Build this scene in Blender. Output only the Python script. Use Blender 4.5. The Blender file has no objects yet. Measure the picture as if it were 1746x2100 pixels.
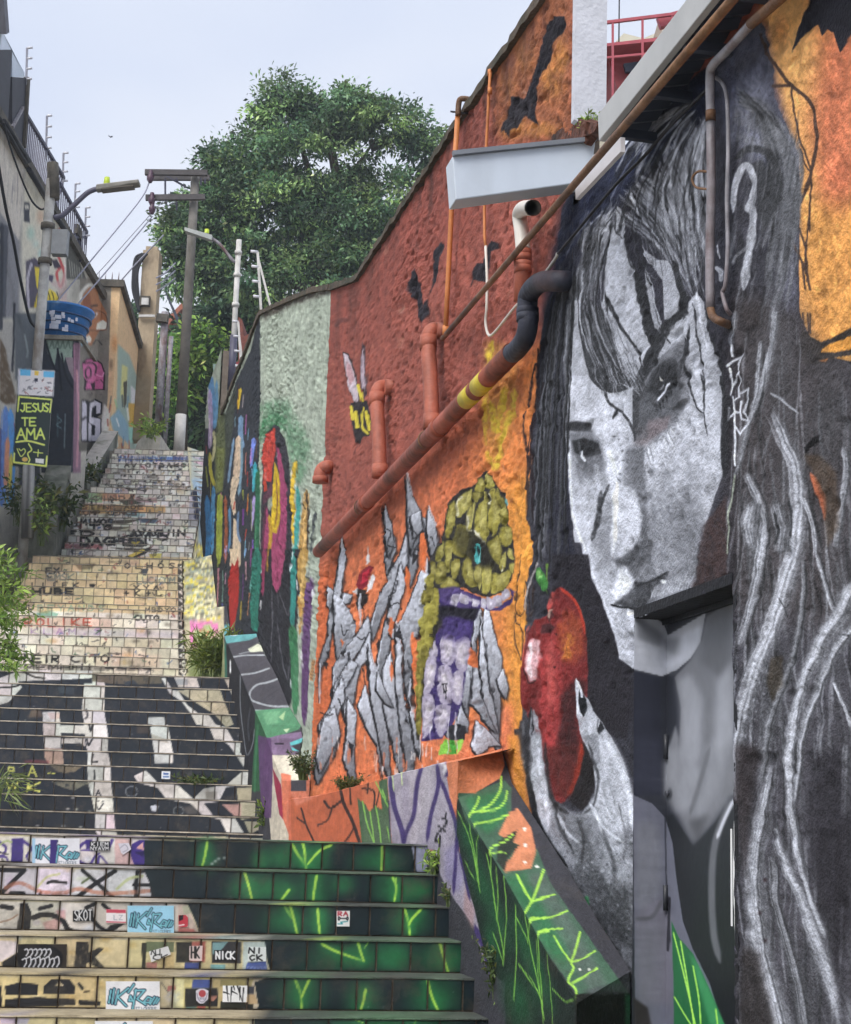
import bpy, bmesh, math, random
import numpy as np
from mathutils import Vector, Matrix

random.seed(7)
RNG = np.random.default_rng(11)
SC = bpy.context.scene
COL = SC.collection

# ------------------------------------------------------------------ camera, sky, sun, exposure
CAM_F, CAM_CX, CAM_CY = 3400.0,873.0,1050.0        # focal length and centre in units of a 1746 x 2100 picture
CAM_PITCH, CAM_ROLL, CAM_H = math.radians(11.0), math.radians(1.75),1.37
cam_data = bpy.data.cameras.new('camera')
cam = bpy.data.objects.new('camera', cam_data)
COL.objects.link(cam)
cam_data.sensor_fit = 'VERTICAL'
cam_data.angle_y = 2 * math.atan(1050.0 / CAM_F)
cam_data.clip_start, cam_data.clip_end = 0.1,2000
CAM_M = Matrix.Translation((0,0, CAM_H)) @ Matrix.Rotation(math.pi / 2 + CAM_PITCH, 4,'X') @ Matrix.Rotation(CAM_ROLL, 4,'Z')
cam.matrix_world = CAM_M
SC.camera = cam

world = bpy.data.worlds.new('World')
SC.world = world
world.use_nodes = True
_nt = world.node_tree
_bg = _nt.nodes['Background']
_sky = _nt.nodes.new('ShaderNodeTexSky')
_sky.sky_type = 'NISHITA'
_sky.sun_disc = False
SUN_EL, SUN_AZ = math.radians(50), math.radians(215)      # behind the camera, to its left
_sky.sun_elevation = SUN_EL
_sky.sun_rotation = SUN_AZ
_sky.dust_density = 4.0
_sky.air_density = 1.0
_bg.inputs['Strength'].default_value = 0.10
# overcast: a nearly even sheet of cloud over the clear-sky model
_cl = _nt.nodes.new('ShaderNodeTexNoise')
_cl.inputs['Scale'].default_value = 2.2
_cl.inputs['Detail'].default_value = 3
_cl.inputs['Roughness'].default_value = 0.5
_tc = _nt.nodes.new('ShaderNodeTexCoord')
_mp = _nt.nodes.new('ShaderNodeMapping')
_mp.inputs['Scale'].default_value = (1,1,2.2)
_nt.links.new(_tc.outputs['Generated'], _mp.inputs['Vector'])
_nt.links.new(_mp.outputs['Vector'], _cl.inputs['Vector'])
_rp = _nt.nodes.new('ShaderNodeValToRGB')
_rp.color_ramp.elements[0].position = 0.36
_rp.color_ramp.elements[0].color = (2.95,3.3,4.15,1)
_rp.color_ramp.elements[1].position = 0.66
_rp.color_ramp.elements[1].color = (4.1,4.25,4.6,1)
_nt.links.new(_cl.outputs['Fac'], _rp.inputs['Fac'])
_mx = _nt.nodes.new('ShaderNodeMix')
_mx.data_type = 'RGBA'
_mx.inputs['Factor'].default_value = 0.96
_nt.links.new(_sky.outputs['Color'], _mx.inputs['A'])
_nt.links.new(_rp.outputs['Color'], _mx.inputs['B'])
_nt.links.new(_mx.outputs['Result'], _bg.inputs['Color'])

sun_data = bpy.data.lights.new('sun', 'SUN')
sun_data.energy = 1.5
sun_data.angle = math.radians(42)
sun_data.color = (1.0,0.965,0.92)
sun = bpy.data.objects.new('sun', sun_data)
COL.objects.link(sun)
_sd = Vector((math.sin(SUN_AZ) * math.cos(SUN_EL), math.cos(SUN_AZ) * math.cos(SUN_EL), math.sin(SUN_EL)))
sun.rotation_euler = _sd.to_track_quat('Z', 'Y').to_euler()

SC.view_settings.view_transform = 'Standard'
SC.view_settings.look = 'None'
SC.view_settings.gamma = 1.0
SC.view_settings.use_curve_mapping = False
SC.view_settings.exposure = 1.2
SC.cycles.use_adaptive_sampling = True
SC.cycles.adaptive_threshold = 0.03
SC.cycles.use_light_tree = False
SC.cycles.volume_bounces = 0
SC.cycles.max_bounces = 5
SC.cycles.diffuse_bounces = 2

# ------------------------------------------------------------------ surveying: where a traced point of a surface lies in the place
_R = np.array(CAM_M.to_3x3())
_C = np.array([0.0,0.0, CAM_H])
WN = np.array([-0.9777,-0.2102,0.0])       # the mural wall faces the stairs
WT = np.array([-0.2102,0.9777,0.0])        # and runs uphill this way
WP = np.array([2.34,0.0,0.0])
def ray(x, y):
    return _R @ np.array([(x - CAM_CX) / CAM_F, -(y - CAM_CY) / CAM_F, -1.0])
def at(x, y, d):                              # point at the distance d up the street
    r = ray(x, y)
    return Vector(_C + r * (d / r[1]))
def on_wall(x, y, off=0.0):                   # point on the mural wall, or standing off it
    r = ray(x, y)
    return Vector(_C + r * ((WN @ (WP - _C) + off) / (WN @ r)))
def on_z(x, y, z):
    r = ray(x, y)
    return Vector(_C + r * ((z - CAM_H) / r[2]))
def on_x(x, y, X):
    r = ray(x, y)
    return Vector(_C + r * (X / r[0]))
def trace(P):                                 # survey coordinates of points (n,3)
    q = (np.asarray(P, dtype=np.float64) - _C) @ _R
    return CAM_CX + CAM_F * q[:, 0] / -q[:, 2], CAM_CY - CAM_F * q[:, 1] / -q[:, 2]
# ------------------------------------------------------------------ paint: what people have painted on the walls and tiles
def hexc(c):
    if isinstance(c, str):
        return np.array([int(c[i:i + 2],16) / 255.0 for i in (0,2,4)], dtype=np.float32)
    if isinstance(c, (int, float)):
        return np.array([c * 0.965, c * 0.985, c * 1.04], dtype=np.float32) / 255.0
    return np.array(c, dtype=np.float32) / 255.0
def hash2(ix, iy, seed):
    h = (ix.astype(np.int64) * 374761393 + iy.astype(np.int64) * 668265263 + seed * 1442695041) & 0x7fffffff
    h = ((h ^ (h >> 13)) * 1274126177) & 0x7fffffff
    return ((h ^ (h >> 16)) & 0xffff).astype(np.float32) / 65535.0
def vnoise(x, y, seed=0):                     # smooth value noise, 0..1
    ix, iy = np.floor(x), np.floor(y)
    fx, fy = (x - ix).astype(np.float32),(y - iy).astype(np.float32)
    fx = fx * fx * (3 - 2 * fx); fy = fy * fy * (3 - 2 * fy)
    ix = ix.astype(np.int64); iy = iy.astype(np.int64)
    a = hash2(ix, iy, seed); b = hash2(ix + 1, iy, seed); c = hash2(ix, iy + 1, seed); d = hash2(ix + 1, iy + 1, seed)
    return (a + (b - a) * fx) * (1 - fy) + (c + (d - c) * fx) * fy
def fbm(x, y, seed=0, oct=4):
    s = 0; a = 0.5; t = 0
    for o in range(oct):
        s = s + a * vnoise(x * 2 ** o + 17 * o, y * 2 ** o + 31 * o, seed + o); t += a; a *= 0.55
    return s / t
def boxblur(m, r):
    r = int(r)
    if r < 1: return m
    for ax in (0,1):
        p = np.concatenate([np.zeros_like(m.take([0], ax)), np.cumsum(m, axis=ax)], axis=ax)
        n = m.shape[ax]
        i = np.arange(n)
        hi = np.minimum(i + r + 1, n); lo = np.maximum(i - r, 0)
        m = (p.take(hi, ax) - p.take(lo, ax)) / (2 * r + 1)
    return m
def spline(pts, n=7, closed=False):
    p = np.array(pts, dtype=np.float64)
    if len(p) < 3: return p
    if closed: q = np.vstack([p[-1], p, p[0], p[1]])
    else: q = np.vstack([2 * p[0] - p[1], p, 2 * p[-1] - p[-2]])
    out = []
    t = np.linspace(0,1, n, endpoint=False)[:, None]
    for i in range(1, len(q) - 2):
        a, b, c, d = q[i - 1], q[i], q[i + 1], q[i + 2]
        out.append(0.5 * (2 * b + (c - a) * t + (2 * a - 5 * b + 4 * c - d) * t ** 2 + (3 * b - a - 3 * c + d) * t ** 3))
    out = np.vstack(out)
    if not closed: out = np.vstack([out, p[-1]])
    return out

class Canvas:
    def __init__(s, x0, y0, x1, y1, base):
        s.x0, s.y0 = x0, y0
        s.w, s.h = int(x1 - x0), int(y1 - y0)
        s.C = np.empty((s.h, s.w, 3), np.float32); s.C[:] = hexc(base)
        s.sc, s.ox, s.oy = 1.0,0.0,0.0
    def panel(s, x0, y0, x1, W):              # draw in the units of an enlarged detail of the survey
        s.sc = (x1 - x0) / W * 0.59246; s.ox = x0 * 0.59246; s.oy = y0 * 0.59246
        return s
    def full(s):
        s.sc, s.ox, s.oy = 1.0,0.0,0.0
        return s
    def tr(s, pts):
        p = np.array(pts, dtype=np.float64)
        return p * s.sc + np.array([s.ox - s.x0, s.oy - s.y0])
    def polymask(s, p, soft=0):
        pad = int(soft * 2 + 2)
        xa, ya = np.floor(p.min(0)).astype(int) - pad; xb, yb = np.ceil(p.max(0)).astype(int) + pad + 1
        xa, ya, xb, yb = max(xa, 0), max(ya, 0), min(xb, s.w), min(yb, s.h)
        if xb <= xa or yb <= ya: return None
        SS = 2
        h, w = (yb - ya) * SS, (xb - xa) * SS
        T = np.zeros((h, w + 1), np.int16)
        q = (p - [xa, ya]) * SS
        q2 = np.roll(q, -1, axis=0)
        for (x1, y1),(x2, y2) in zip(q, q2):
            if y1 == y2: continue
            if y1 > y2: x1, y1, x2, y2 = x2, y2, x1, y1
            r = np.arange(max(int(math.ceil(y1 - 0.5)),0), min(int(math.ceil(y2 - 0.5)), h))
            if len(r) == 0: continue
            xi = x1 + (r + 0.5 - y1) * (x2 - x1) / (y2 - y1)
            ci = np.clip(np.ceil(xi - 0.5),0, w).astype(int)
            np.add.at(T, (r, ci),1)
        M = (np.cumsum(T, axis=1)[:, :w] % 2).astype(np.float32)
        M = M.reshape(yb - ya, SS, xb - xa, SS).mean((1,3))
        if soft >= 1:
            M = boxblur(boxblur(M, soft * 0.6), soft * 0.6)
        return (slice(ya, yb), slice(xa, xb)), M
    def put(s, sl, M, col, a=1.0, tex=0.0, seed=3, col2=None, axis=None):
        yy, xx = np.mgrid[sl[0], sl[1]]
        if tex:
            n = fbm((xx + s.x0) / 5.0,(yy + s.y0) / 7.0, seed, 3)
            M = np.clip(M * (1 + tex * (n - 0.5) * 4),0,1)
        c = hexc(col)
        if col2 is not None:
            (ax, ay),(bx, by) = s.tr(axis)
            L = (bx - ax) ** 2 + (by - ay) ** 2
            t = np.clip(((xx - ax) * (bx - ax) + (yy - ay) * (by - ay)) / L, 0,1)[..., None].astype(np.float32)
            c = c * (1 - t) + hexc(col2) * t
        M = (M * a)[..., None]
        s.C[sl] = s.C[sl] * (1 - M) + c * M
    def poly(s, pts, col, a=1.0, soft=0, curve=False, tex=0.0, col2=None, axis=None, seed=3):
        p = s.tr(pts)
        if curve: p = spline(p, 6, True)
        r = s.polymask(p, soft * s.sc if soft else 0)
        if r is None: return s
        s.put(r[0], r[1], col, a, tex, seed, col2, axis)
        return s
    def stroke(s, pts, w, col, a=1.0, soft=0, w2=None, curve=True, tex=0.0, seed=3, mid=None, wob=0, cap=.3):
        p = s.tr(pts)
        if curve and len(p) > 2: p = spline(p, 6)
        if wob: p = p + RNG.normal(0, wob, p.shape)
        n = len(p)
        t = np.linspace(0,1, n)
        w2 = w if w2 is None else w2
        if mid is None: R = (w + (w2 - w) * t)
        else: R = np.where(t < 0.5, w + (mid - w) * t * 2, mid + (w2 - mid) * (t * 2 - 1))
        if curve and soft >= 2:                  # brush strokes start and end thin
            R = R * np.clip(t / 0.10 + cap, 0,1) * np.clip((1 - t) / 0.10 + cap, 0,1)
        R = np.maximum(R * s.sc / 2,0.35)
        so = max(soft * s.sc, 0.8)
        pad = int(R.max() + so + 2)
        xa, ya = np.floor(p.min(0)).astype(int) - pad; xb, yb = np.ceil(p.max(0)).astype(int) + pad + 1
        xa, ya, xb, yb = max(xa, 0), max(ya, 0), min(xb, s.w), min(yb, s.h)
        if xb <= xa or yb <= ya: return s
        M = np.zeros((yb - ya, xb - xa), np.float32)
        for i in range(n - 1):
            (x1, y1),(x2, y2) = p[i], p[i + 1]
            ra, rb = R[i], R[i + 1]
            k = max(ra, rb) + so + 1
            ua, ub = max(int(min(x1, x2) - k), xa), min(int(max(x1, x2) + k) + 1, xb)
            va, vb = max(int(min(y1, y2) - k), ya), min(int(max(y1, y2) + k) + 1, yb)
            if ub <= ua or vb <= va: continue
            X = np.arange(ua, ub)[None, :] + 0.5; Y = np.arange(va, vb)[:, None] + 0.5
            dx, dy = x2 - x1, y2 - y1
            L = dx * dx + dy * dy + 1e-9
            tt = np.clip(((X - x1) * dx + (Y - y1) * dy) / L, 0,1)
            d = np.hypot(X - x1 - tt * dx, Y - y1 - tt * dy)
            m = np.clip((ra + (rb - ra) * tt - d) / so + 0.5,0,1)
            sub = M[va - ya:vb - ya, ua - xa:ub - xa]
            np.maximum(sub, m, out=sub)
        s.put((slice(ya, yb), slice(xa, xb)), M, col, a, tex, seed)
        return s
    def blob(s, x, y, rx, ry, col, a=1.0, ang=0.0, hard=0.0, tex=0.0):
        (cx, cy), = s.tr([(x, y)])
        rx *= s.sc; ry *= s.sc
        k = max(rx, ry) * 1.6 + 2
        xa, xb = max(int(cx - k),0), min(int(cx + k) + 1, s.w)
        ya, yb = max(int(cy - k),0), min(int(cy + k) + 1, s.h)
        if xb <= xa or yb <= ya: return s
        X, Y = np.meshgrid(np.arange(xa, xb) - cx, np.arange(ya, yb) - cy)
        ca, sa = math.cos(ang), math.sin(ang)
        r = np.hypot((X * ca + Y * sa) / rx, (-X * sa + Y * ca) / ry)
        M = np.clip((1.5 - r) / (1.5 - hard),0,1).astype(np.float32) if hard < 1 else np.clip((1 - r) * min(rx, ry) + 0.5,0,1).astype(np.float32)
        if hard < 1: M = M * M * (3 - 2 * M)
        s.put((slice(ya, yb), slice(xa, xb)), M, col, a, tex)
        return s
    def grain(s, amp, sx, sy, seed, box=None):  # uneven coats
        x0, y0, x1, y1 = box or (s.x0, s.y0, s.x0 + s.w, s.y0 + s.h)
        sl = (slice(max(int(y0 - s.y0),0), min(int(y1 - s.y0), s.h)), slice(max(int(x0 - s.x0),0), min(int(x1 - s.x0), s.w)))
        yy, xx = np.mgrid[sl[0], sl[1]]
        n = fbm((xx + s.x0) / sx, (yy + s.y0) / sy, seed, 4) - 0.5
        s.C[sl] = np.clip(s.C[sl] * (1 + amp * 2 * n[..., None]),0,1)
        return s
    def sample(s, px, py):
        x = np.clip(px - s.x0 - 0.5,0, s.w - 1.001); y = np.clip(py - s.y0 - 0.5,0, s.h - 1.001)
        ix, iy = x.astype(int), y.astype(int)
        fx = (x - ix)[:, None]; fy = (y - iy)[:, None]
        ix1, iy1 = np.minimum(ix + 1, s.w - 1), np.minimum(iy + 1, s.h - 1)
        return (s.C[iy, ix] * (1 - fx) + s.C[iy, ix1] * fx) * (1 - fy) + (s.C[iy1, ix] * (1 - fx) + s.C[iy1, ix1] * fx) * fy
# ------------------------------------------------------------------ the long mural on the right-hand wall
M = Canvas(400,-120,1900,2200,'98564a')
F = M.full
# coats of red, brick and orange
M.full().grain(0.10,40,60,1)
M.poly([(560,1260),(660,1150),(1090,740),(1180,640),(1180,2200),(560,2200)],'cf7650',1, soft=46)
M.poly([(560,1330),(700,1215),(960,1010),(1040,800),(1110,720),(1180,700),(1180,2200),(560,2200)],'dc7f54',1, soft=40)
M.poly([(980,900),(1040,740),(1150,690),(1150,1500),(1040,1800),(960,1400)],'e08a4c',.9, soft=50)
M.poly([(1040,1000),(1090,960),(1130,1100),(1100,1800),(1030,1700),(1040,1300)],'e39c45',.9, soft=30)
M.poly([(640,1120),(760,1040),(960,860),(1060,760),(1075,800),(940,940),(700,1130)],'94503f',.6, soft=26)
M.poly([(955,1480),(1050,1440),(1060,1620),(1000,1640),(930,1570)],'d98058',1, soft=12)
M.poly([(640,1180),(700,1140),(690,1500),(640,1560)],'c9663c',.7, soft=26)
M.poly([(640,590),(900,300),(1120,0),(1130,330),(900,520),(760,700),(640,900)],'8f4e44',.7, soft=60)
M.poly([(1010,60),(1180,-60),(1185,280),(1030,300),(1000,200)],'9a5f42',1, soft=26)
for (x, y, rx, ry) in [(1050,262,34,26),(1110,265,40,18),(1075,110,20,50),(1130,160,30,50),(1040,170,18,40),(1150,110,16,40)]:
    M.blob(x, y, rx, ry, 'b0783f',.75, tex=.5)
for k in range(230):                                   # chips, stains and pits in the stucco coat
    x, y = RNG.uniform(650,1160), RNG.uniform(20,1600)
    M.blob(x, y, RNG.uniform(1.2,4), RNG.uniform(2,8),'5e2f28' if RNG.random() < .7 else 'c98a70', RNG.uniform(.2,.6), ang=.5)
for k in range(90):                                    # damp running down from the top and from the pipes
    t = RNG.random(); x = 690 + 430 * t; y = (590 - 330 * (x - 690) / 240 if x < 930 else 260 - 262 * (x - 930) / 185) + RNG.uniform(4,30)
    if x < 740: y = 590
    M.stroke([(x, y),(x - 2, y + RNG.uniform(20,60)),(x - 5, y + RNG.uniform(70,170))], RNG.uniform(4,14), RNG.choice(['5a3630', '4a302c', '6e4238']), RNG.uniform(.15,.4), soft=6, w2=2)
for k in range(46):
    t = RNG.random(); x, y = 665 + 410 * t, 1150 - 420 * t + RNG.uniform(10,30); M.stroke([(x, y),(x - 3, y + RNG.uniform(40,120))], RNG.uniform(6,18),'5c2f28', RNG.uniform(.12,.3), soft=8, w2=3)
for k in range(34):
    x, y = RNG.uniform(660,1160), RNG.uniform(60,1100); M.poly([(x + RNG.uniform(-9,9), y + RNG.uniform(-14,14)) for _ in range(6)], RNG.choice(['bd8672', '8a4a3c', 'c79a84', '7a4438']), RNG.uniform(.3,.7), tex=.8)
M.grain(0.16,7,12,5,(400,-120,1180,1650))
# bats
BAT = '25252d'
M.panel(900,0,1900,1746)
M.poly([(1746,80),(1700,260),(1690,440),(1650,560),(1640,640),(1690,760),(1600,700),(1560,790),(1530,770),(1500,830),(1480,780),(1455,800),(1470,700),(1530,580),(1600,600),(1650,460),(1690,300)], BAT, .95)
M.panel(1850,0,2450,1746)
M.poly([(190,165),(310,165),(325,290),(290,330),(230,370),(190,450),(170,600),(80,740),(40,900),(20,1200),(-30,1200),(-20,900),(20,720),(60,520),(110,260)], BAT, .95)
M.panel(900,0,1900,1746)
M.poly([(940,1620),(970,1700),(985,1800),(985,1860),(1040,1720),(1050,1520),(1090,1460),(1120,1480),(1090,1560),(1060,1700),(1010,1800),(1010,1900),(975,1980),(960,1900),(940,1820),(890,1760),(890,1720)], BAT, .95)
M.poly([(1350,1590),(1370,1500),(1400,1455),(1445,1470),(1440,1500),(1395,1520),(1385,1600),(1380,1700),(1320,1700),(1290,1690),(1270,1740),(1280,1640),(1310,1590)], BAT, .95)
# little winged insect
M.panel(700,900,1500,1746)
M.poly([(1065,690),(1110,710),(1160,850),(1190,1000),(1190,1110),(1150,1090),(1110,980),(1080,850)],'3f3436')
M.poly([(1072,702),(1100,720),(1150,860),(1180,1000),(1180,1095),(1140,1060),(1105,960),(1085,840)],'c9bcc6')
M.poly([(1090,760),(1125,800),(1150,900),(1120,950),(1090,860)],'b98d92',.8, soft=12)
M.poly([(1210,610),(1225,650),(1240,800),(1245,1000),(1225,1060),(1190,900),(1195,760)],'4a3d42')
M.poly([(1210,660),(1230,800),(1235,960),(1220,1000),(1195,860),(1200,740)],'b5a5b2')
M.poly([(1120,1080),(1250,1060),(1275,1200),(1265,1330),(1220,1330),(1190,1390),(1160,1380),(1130,1230)],'2f2b2e')
for x0, y0, x1, y1 in [(1125,1110,1140,1200),(1160,1150,1170,1260),(1180,950,1210,1060),(1240,1150,1262,1280)]:
    M.stroke([(x0, y0),(x1, y1)],26,'d8c846')
M.stroke([(1220,1120),(1205,1190),(1215,1270),(1250,1310)],20,'d8c846')
M.stroke([(1180,1360),(1160,1430),(1145,1470)],8,'5a2f2a',.7)
M.stroke([(1010,500),(1040,460),(1090,450)],34,'4a3030',.5, soft=14)
# yellow zig-zag and mist behind the pipe
M.panel(1000,1100,1900,1746)
M.poly([(1320,160),(1420,160),(1540,260),(1500,600),(1440,900),(1380,1020),(1330,900),(1300,560)],'c79a4c',.5, soft=40, tex=.4)
M.stroke([(1370,160),(1340,330),(1318,560),(1320,850)],40,'dcc63e',.75, soft=22, tex=.5, w2=14)
M.stroke([(1330,900),(1385,1010),(1420,860),(1490,600),(1510,480)],34,'e0ca42',.8, soft=16, tex=.5)
M.stroke([(1350,560),(1370,680),(1395,750),(1430,560),(1440,470)],44,'e2cc44',.8, soft=18, tex=.5)
M.stroke([(1330,220),(1345,340)],60,'d4bd45',.6, soft=26, tex=.5)
M.full().grain(0.10,5,9,15,(980,690,1110,1100))
# ---------------- silver lettering
M.panel(1000,1800,1800,1680)
SIL, SID, SIW, INK = 178,118,224,'1d1c20'
def plank(pts, hi=0, dark=None):
    p = np.array(pts, float); c_ = p.mean(0); p = c_ + (p - c_) * np.array([1.06,1.04]); h_ = np.ptp(p[:, 1]); i_, j_ = p[:, 1].argmin(), p[:, 1].argmax(); p[i_, 1] -= .16 * h_; p[j_, 1] += .16 * h_
    M.poly(p + np.array([-12,8]), INK); M.poly(p + np.array([10,12]), INK, .8, soft=6)
    x0, y0 = p.min(0); x1, y1 = p.max(0)
    M.poly(p, 238, col2=98, axis=[(x0, y0),(x1 + (x1 - x0) * .3, y1)], tex=0)
    for a, b in zip(p, np.roll(p, -1, axis=0)):
        M.stroke([a, b],5, INK, .7, curve=False)
    k = int(np.argmin(p[:, 0]))
    M.stroke([p[k] + [8,0], p[(k + 1) % len(p)] * .94 + p[k] * .06 + [4,4]],10,238,.75, curve=False)
planks = [
 [(692,0),(730,0),(770,130),(780,230),(740,300),(720,380),(700,250)],
 [(868,0),(1000,0),(1000,90),(950,110),(930,330),(890,420),(860,250)],
 [(1010,0),(1060,80),(1085,190),(1040,260),(1010,150)],
 [(920,60),(1000,90),(960,150),(915,150)],
 [(380,255),(410,300),(395,460),(370,600),(320,720),(290,960),(240,1060),(220,1160),(230,1010),(280,840),(300,650),(350,420)],
 [(280,500),(325,520),(300,640),(275,620)],
 [(400,540),(460,545),(440,600),(390,610)],
 [(330,600),(400,600),(470,720),(480,830),(420,920),(360,980),(330,800)],
 [(855,190),(850,330),(760,520),(680,700),(620,780),(600,760),(640,620),(740,370),(800,270)],
 [(810,430),(840,470),(800,640),(760,760),(720,1000),(660,1110),(640,1080),(680,860),(740,600)],
 [(1000,410),(1000,560),(960,760),(900,900),(890,1230),(850,1230),(840,860),(760,860),(740,820),(830,720),(880,600),(930,470)],
 [(570,770),(595,890),(500,960),(430,1080),(370,1180),(320,1200),(330,1060),(420,930),(500,830)],
 [(590,900),(590,1000),(520,1070),(480,1250),(440,1430),(400,1420),(400,1280),(450,1100)],
 [(440,1050),(500,1050),(430,1200),(380,1260),(320,1270),(340,1190)],
 [(380,1240),(400,1300),(330,1480),(360,1600),(320,1720),(210,1820),(180,1750),(230,1640),(220,1490),(290,1380)],
 [(250,1460),(330,1420),(370,1560),(300,1700),(230,1780),(200,1720)],
 [(430,1380),(490,1420),(470,1700),(490,1880),(440,1860),(400,1740),(420,1560)],
 [(580,1040),(640,1120),(700,1330),(720,1500),(740,1800),(690,1760),(640,1500),(600,1300)],
 [(510,1360),(560,1290),(620,1480),(660,1680),(690,1860),(640,1640),(560,1500)],
 [(690,1100),(740,1080),(790,1330),(850,1600),(880,1800),(790,1790),(740,1560),(690,1350)],
 [(780,900),(820,940),(830,1280),(900,1520),(920,1690),(870,1760),(800,1400),(780,1200)],
 [(650,1130),(690,1210),(760,1330),(700,1330),(640,1240)],
 [(900,1130),(890,1230),(870,1260),(880,1160)],
 [(870,1380),(910,1440),(940,1560),(960,1700),(920,1640)],
 [(1370,650),(1400,660),(1390,800),(1360,880),(1340,1020),(1330,900)],
 [(1430,710),(1470,720),(1500,860),(1550,1000),(1530,1440),(1500,1420),(1440,1100),(1420,860)],
 [(1400,830),(1430,1000),(1460,1230),(1510,1440),(1550,1640),(1480,1560),(1420,1340),(1390,1060)],
 [(1330,1070),(1380,1110),(1400,1290),(1510,1480),(1440,1480),(1350,1360),(1300,1320)],
 [(1290,1060),(1330,1070),(1300,1380),(1250,1290)],
 [(1560,1110),(1600,1220),(1580,1280),(1540,1230),(1520,1160)],
 [(1360,1490),(1440,1520),(1500,1590),(1540,1640),(1460,1640),(1380,1680),(1340,1640)],
 [(1250,1370),(1300,1460),(1300,1520),(1220,1500)],
]
for p in planks: plank(p)
M.panel(1000,1100,1900,1746)
for p in [[(792,1120),(830,1200),(880,1290),(915,1430),(880,1440),(870,1500),(820,1530),(800,1300)],[(645,1300),(690,1400),(700,1500),(670,1570),(640,1440)],[(935,1318),(985,1400),(1000,1530),(965,1610),(935,1450)],[(820,1330),(880,1320),(900,1420),(840,1460)]]: plank(p)
M.panel(1000,1800,1800,1680)
for p in [[(690,60),(740,90),(720,180),(770,200)],[(880,60),(930,110),(900,200),(950,220)],[(500,850),(530,870),(550,850),(555,890)],[(230,1400),(290,1420),(320,1410)],
          [(790,440),(770,520),(730,560),(740,640)],[(720,640),(790,600),(820,650)],[(380,760),(400,840),(430,800)],[(440,960),(420,1060)],[(360,1300),(420,1500),(400,1700)],
          [(540,1080),(560,1200)],[(1440,900),(1450,1100),(1490,1300)],[(1310,1100),(1330,1300)],[(870,1020),(900,1180)],[(1030,120),(1060,190)]]:
    M.stroke(p, 9, INK, .9)
for p in [[(270,960),(300,940),(290,1010)],[(245,1030),(290,1040),(270,1090)],[(800,760),(835,870),(770,850)],[(560,1010),(600,1100),(570,1180)],[(640,900),(660,860),(655,1000)],[(700,700),(740,720),(720,770)],
          [(430,1600),(470,1640),(460,1760)],[(850,1400),(880,1500),(850,1460)],[(900,240),(950,260),(900,330)],[(740,300),(780,310),(720,400)],[(1350,1000),(1380,1050),(1360,1060)],[(380,960),(420,940),(400,1000)]]:
    M.poly(p, INK, .95)
for p in [[(735,700),(765,740),(745,860),(725,800)],[(740,1020),(765,1090),(750,1180),(735,1110)],[(375,860),(405,890),(380,930)],[(955,100),(985,90),(1005,160),(990,390),(955,330)],[(850,330),(885,400),(870,560),(840,440)],[(1300,900),(1345,960),(1355,1080),(1300,1050)],[(895,800),(925,880),(925,1120),(900,1080)]]:
    M.poly(p, 'dc7442',.95)
# the small red heart-like drop
M.panel(1000,1800,1800,1680)
M.poly([(570,185),(585,300),(560,330)],'e8e6e8')
M.poly([(600,390),(635,420),(600,500),(560,530)],'e6e6ea')
M.poly([(465,520),(520,480),(510,560)],'e6e6ea')
M.poly([(530,360),(580,330),(610,340),(590,400),(570,480),(520,520),(490,470)],'7c1f2a')
M.poly([(540,390),(590,350),(570,440),(530,470)],'b3263a')
M.poly([(500,500),(560,510),(580,580),(540,640),(510,660),(480,580)],'28201f')
M.stroke([(525,540),(520,640),(525,780)],14,214,.9, w2=8)
M.stroke([(535,600),(545,700),(530,790)],8, INK)
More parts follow.
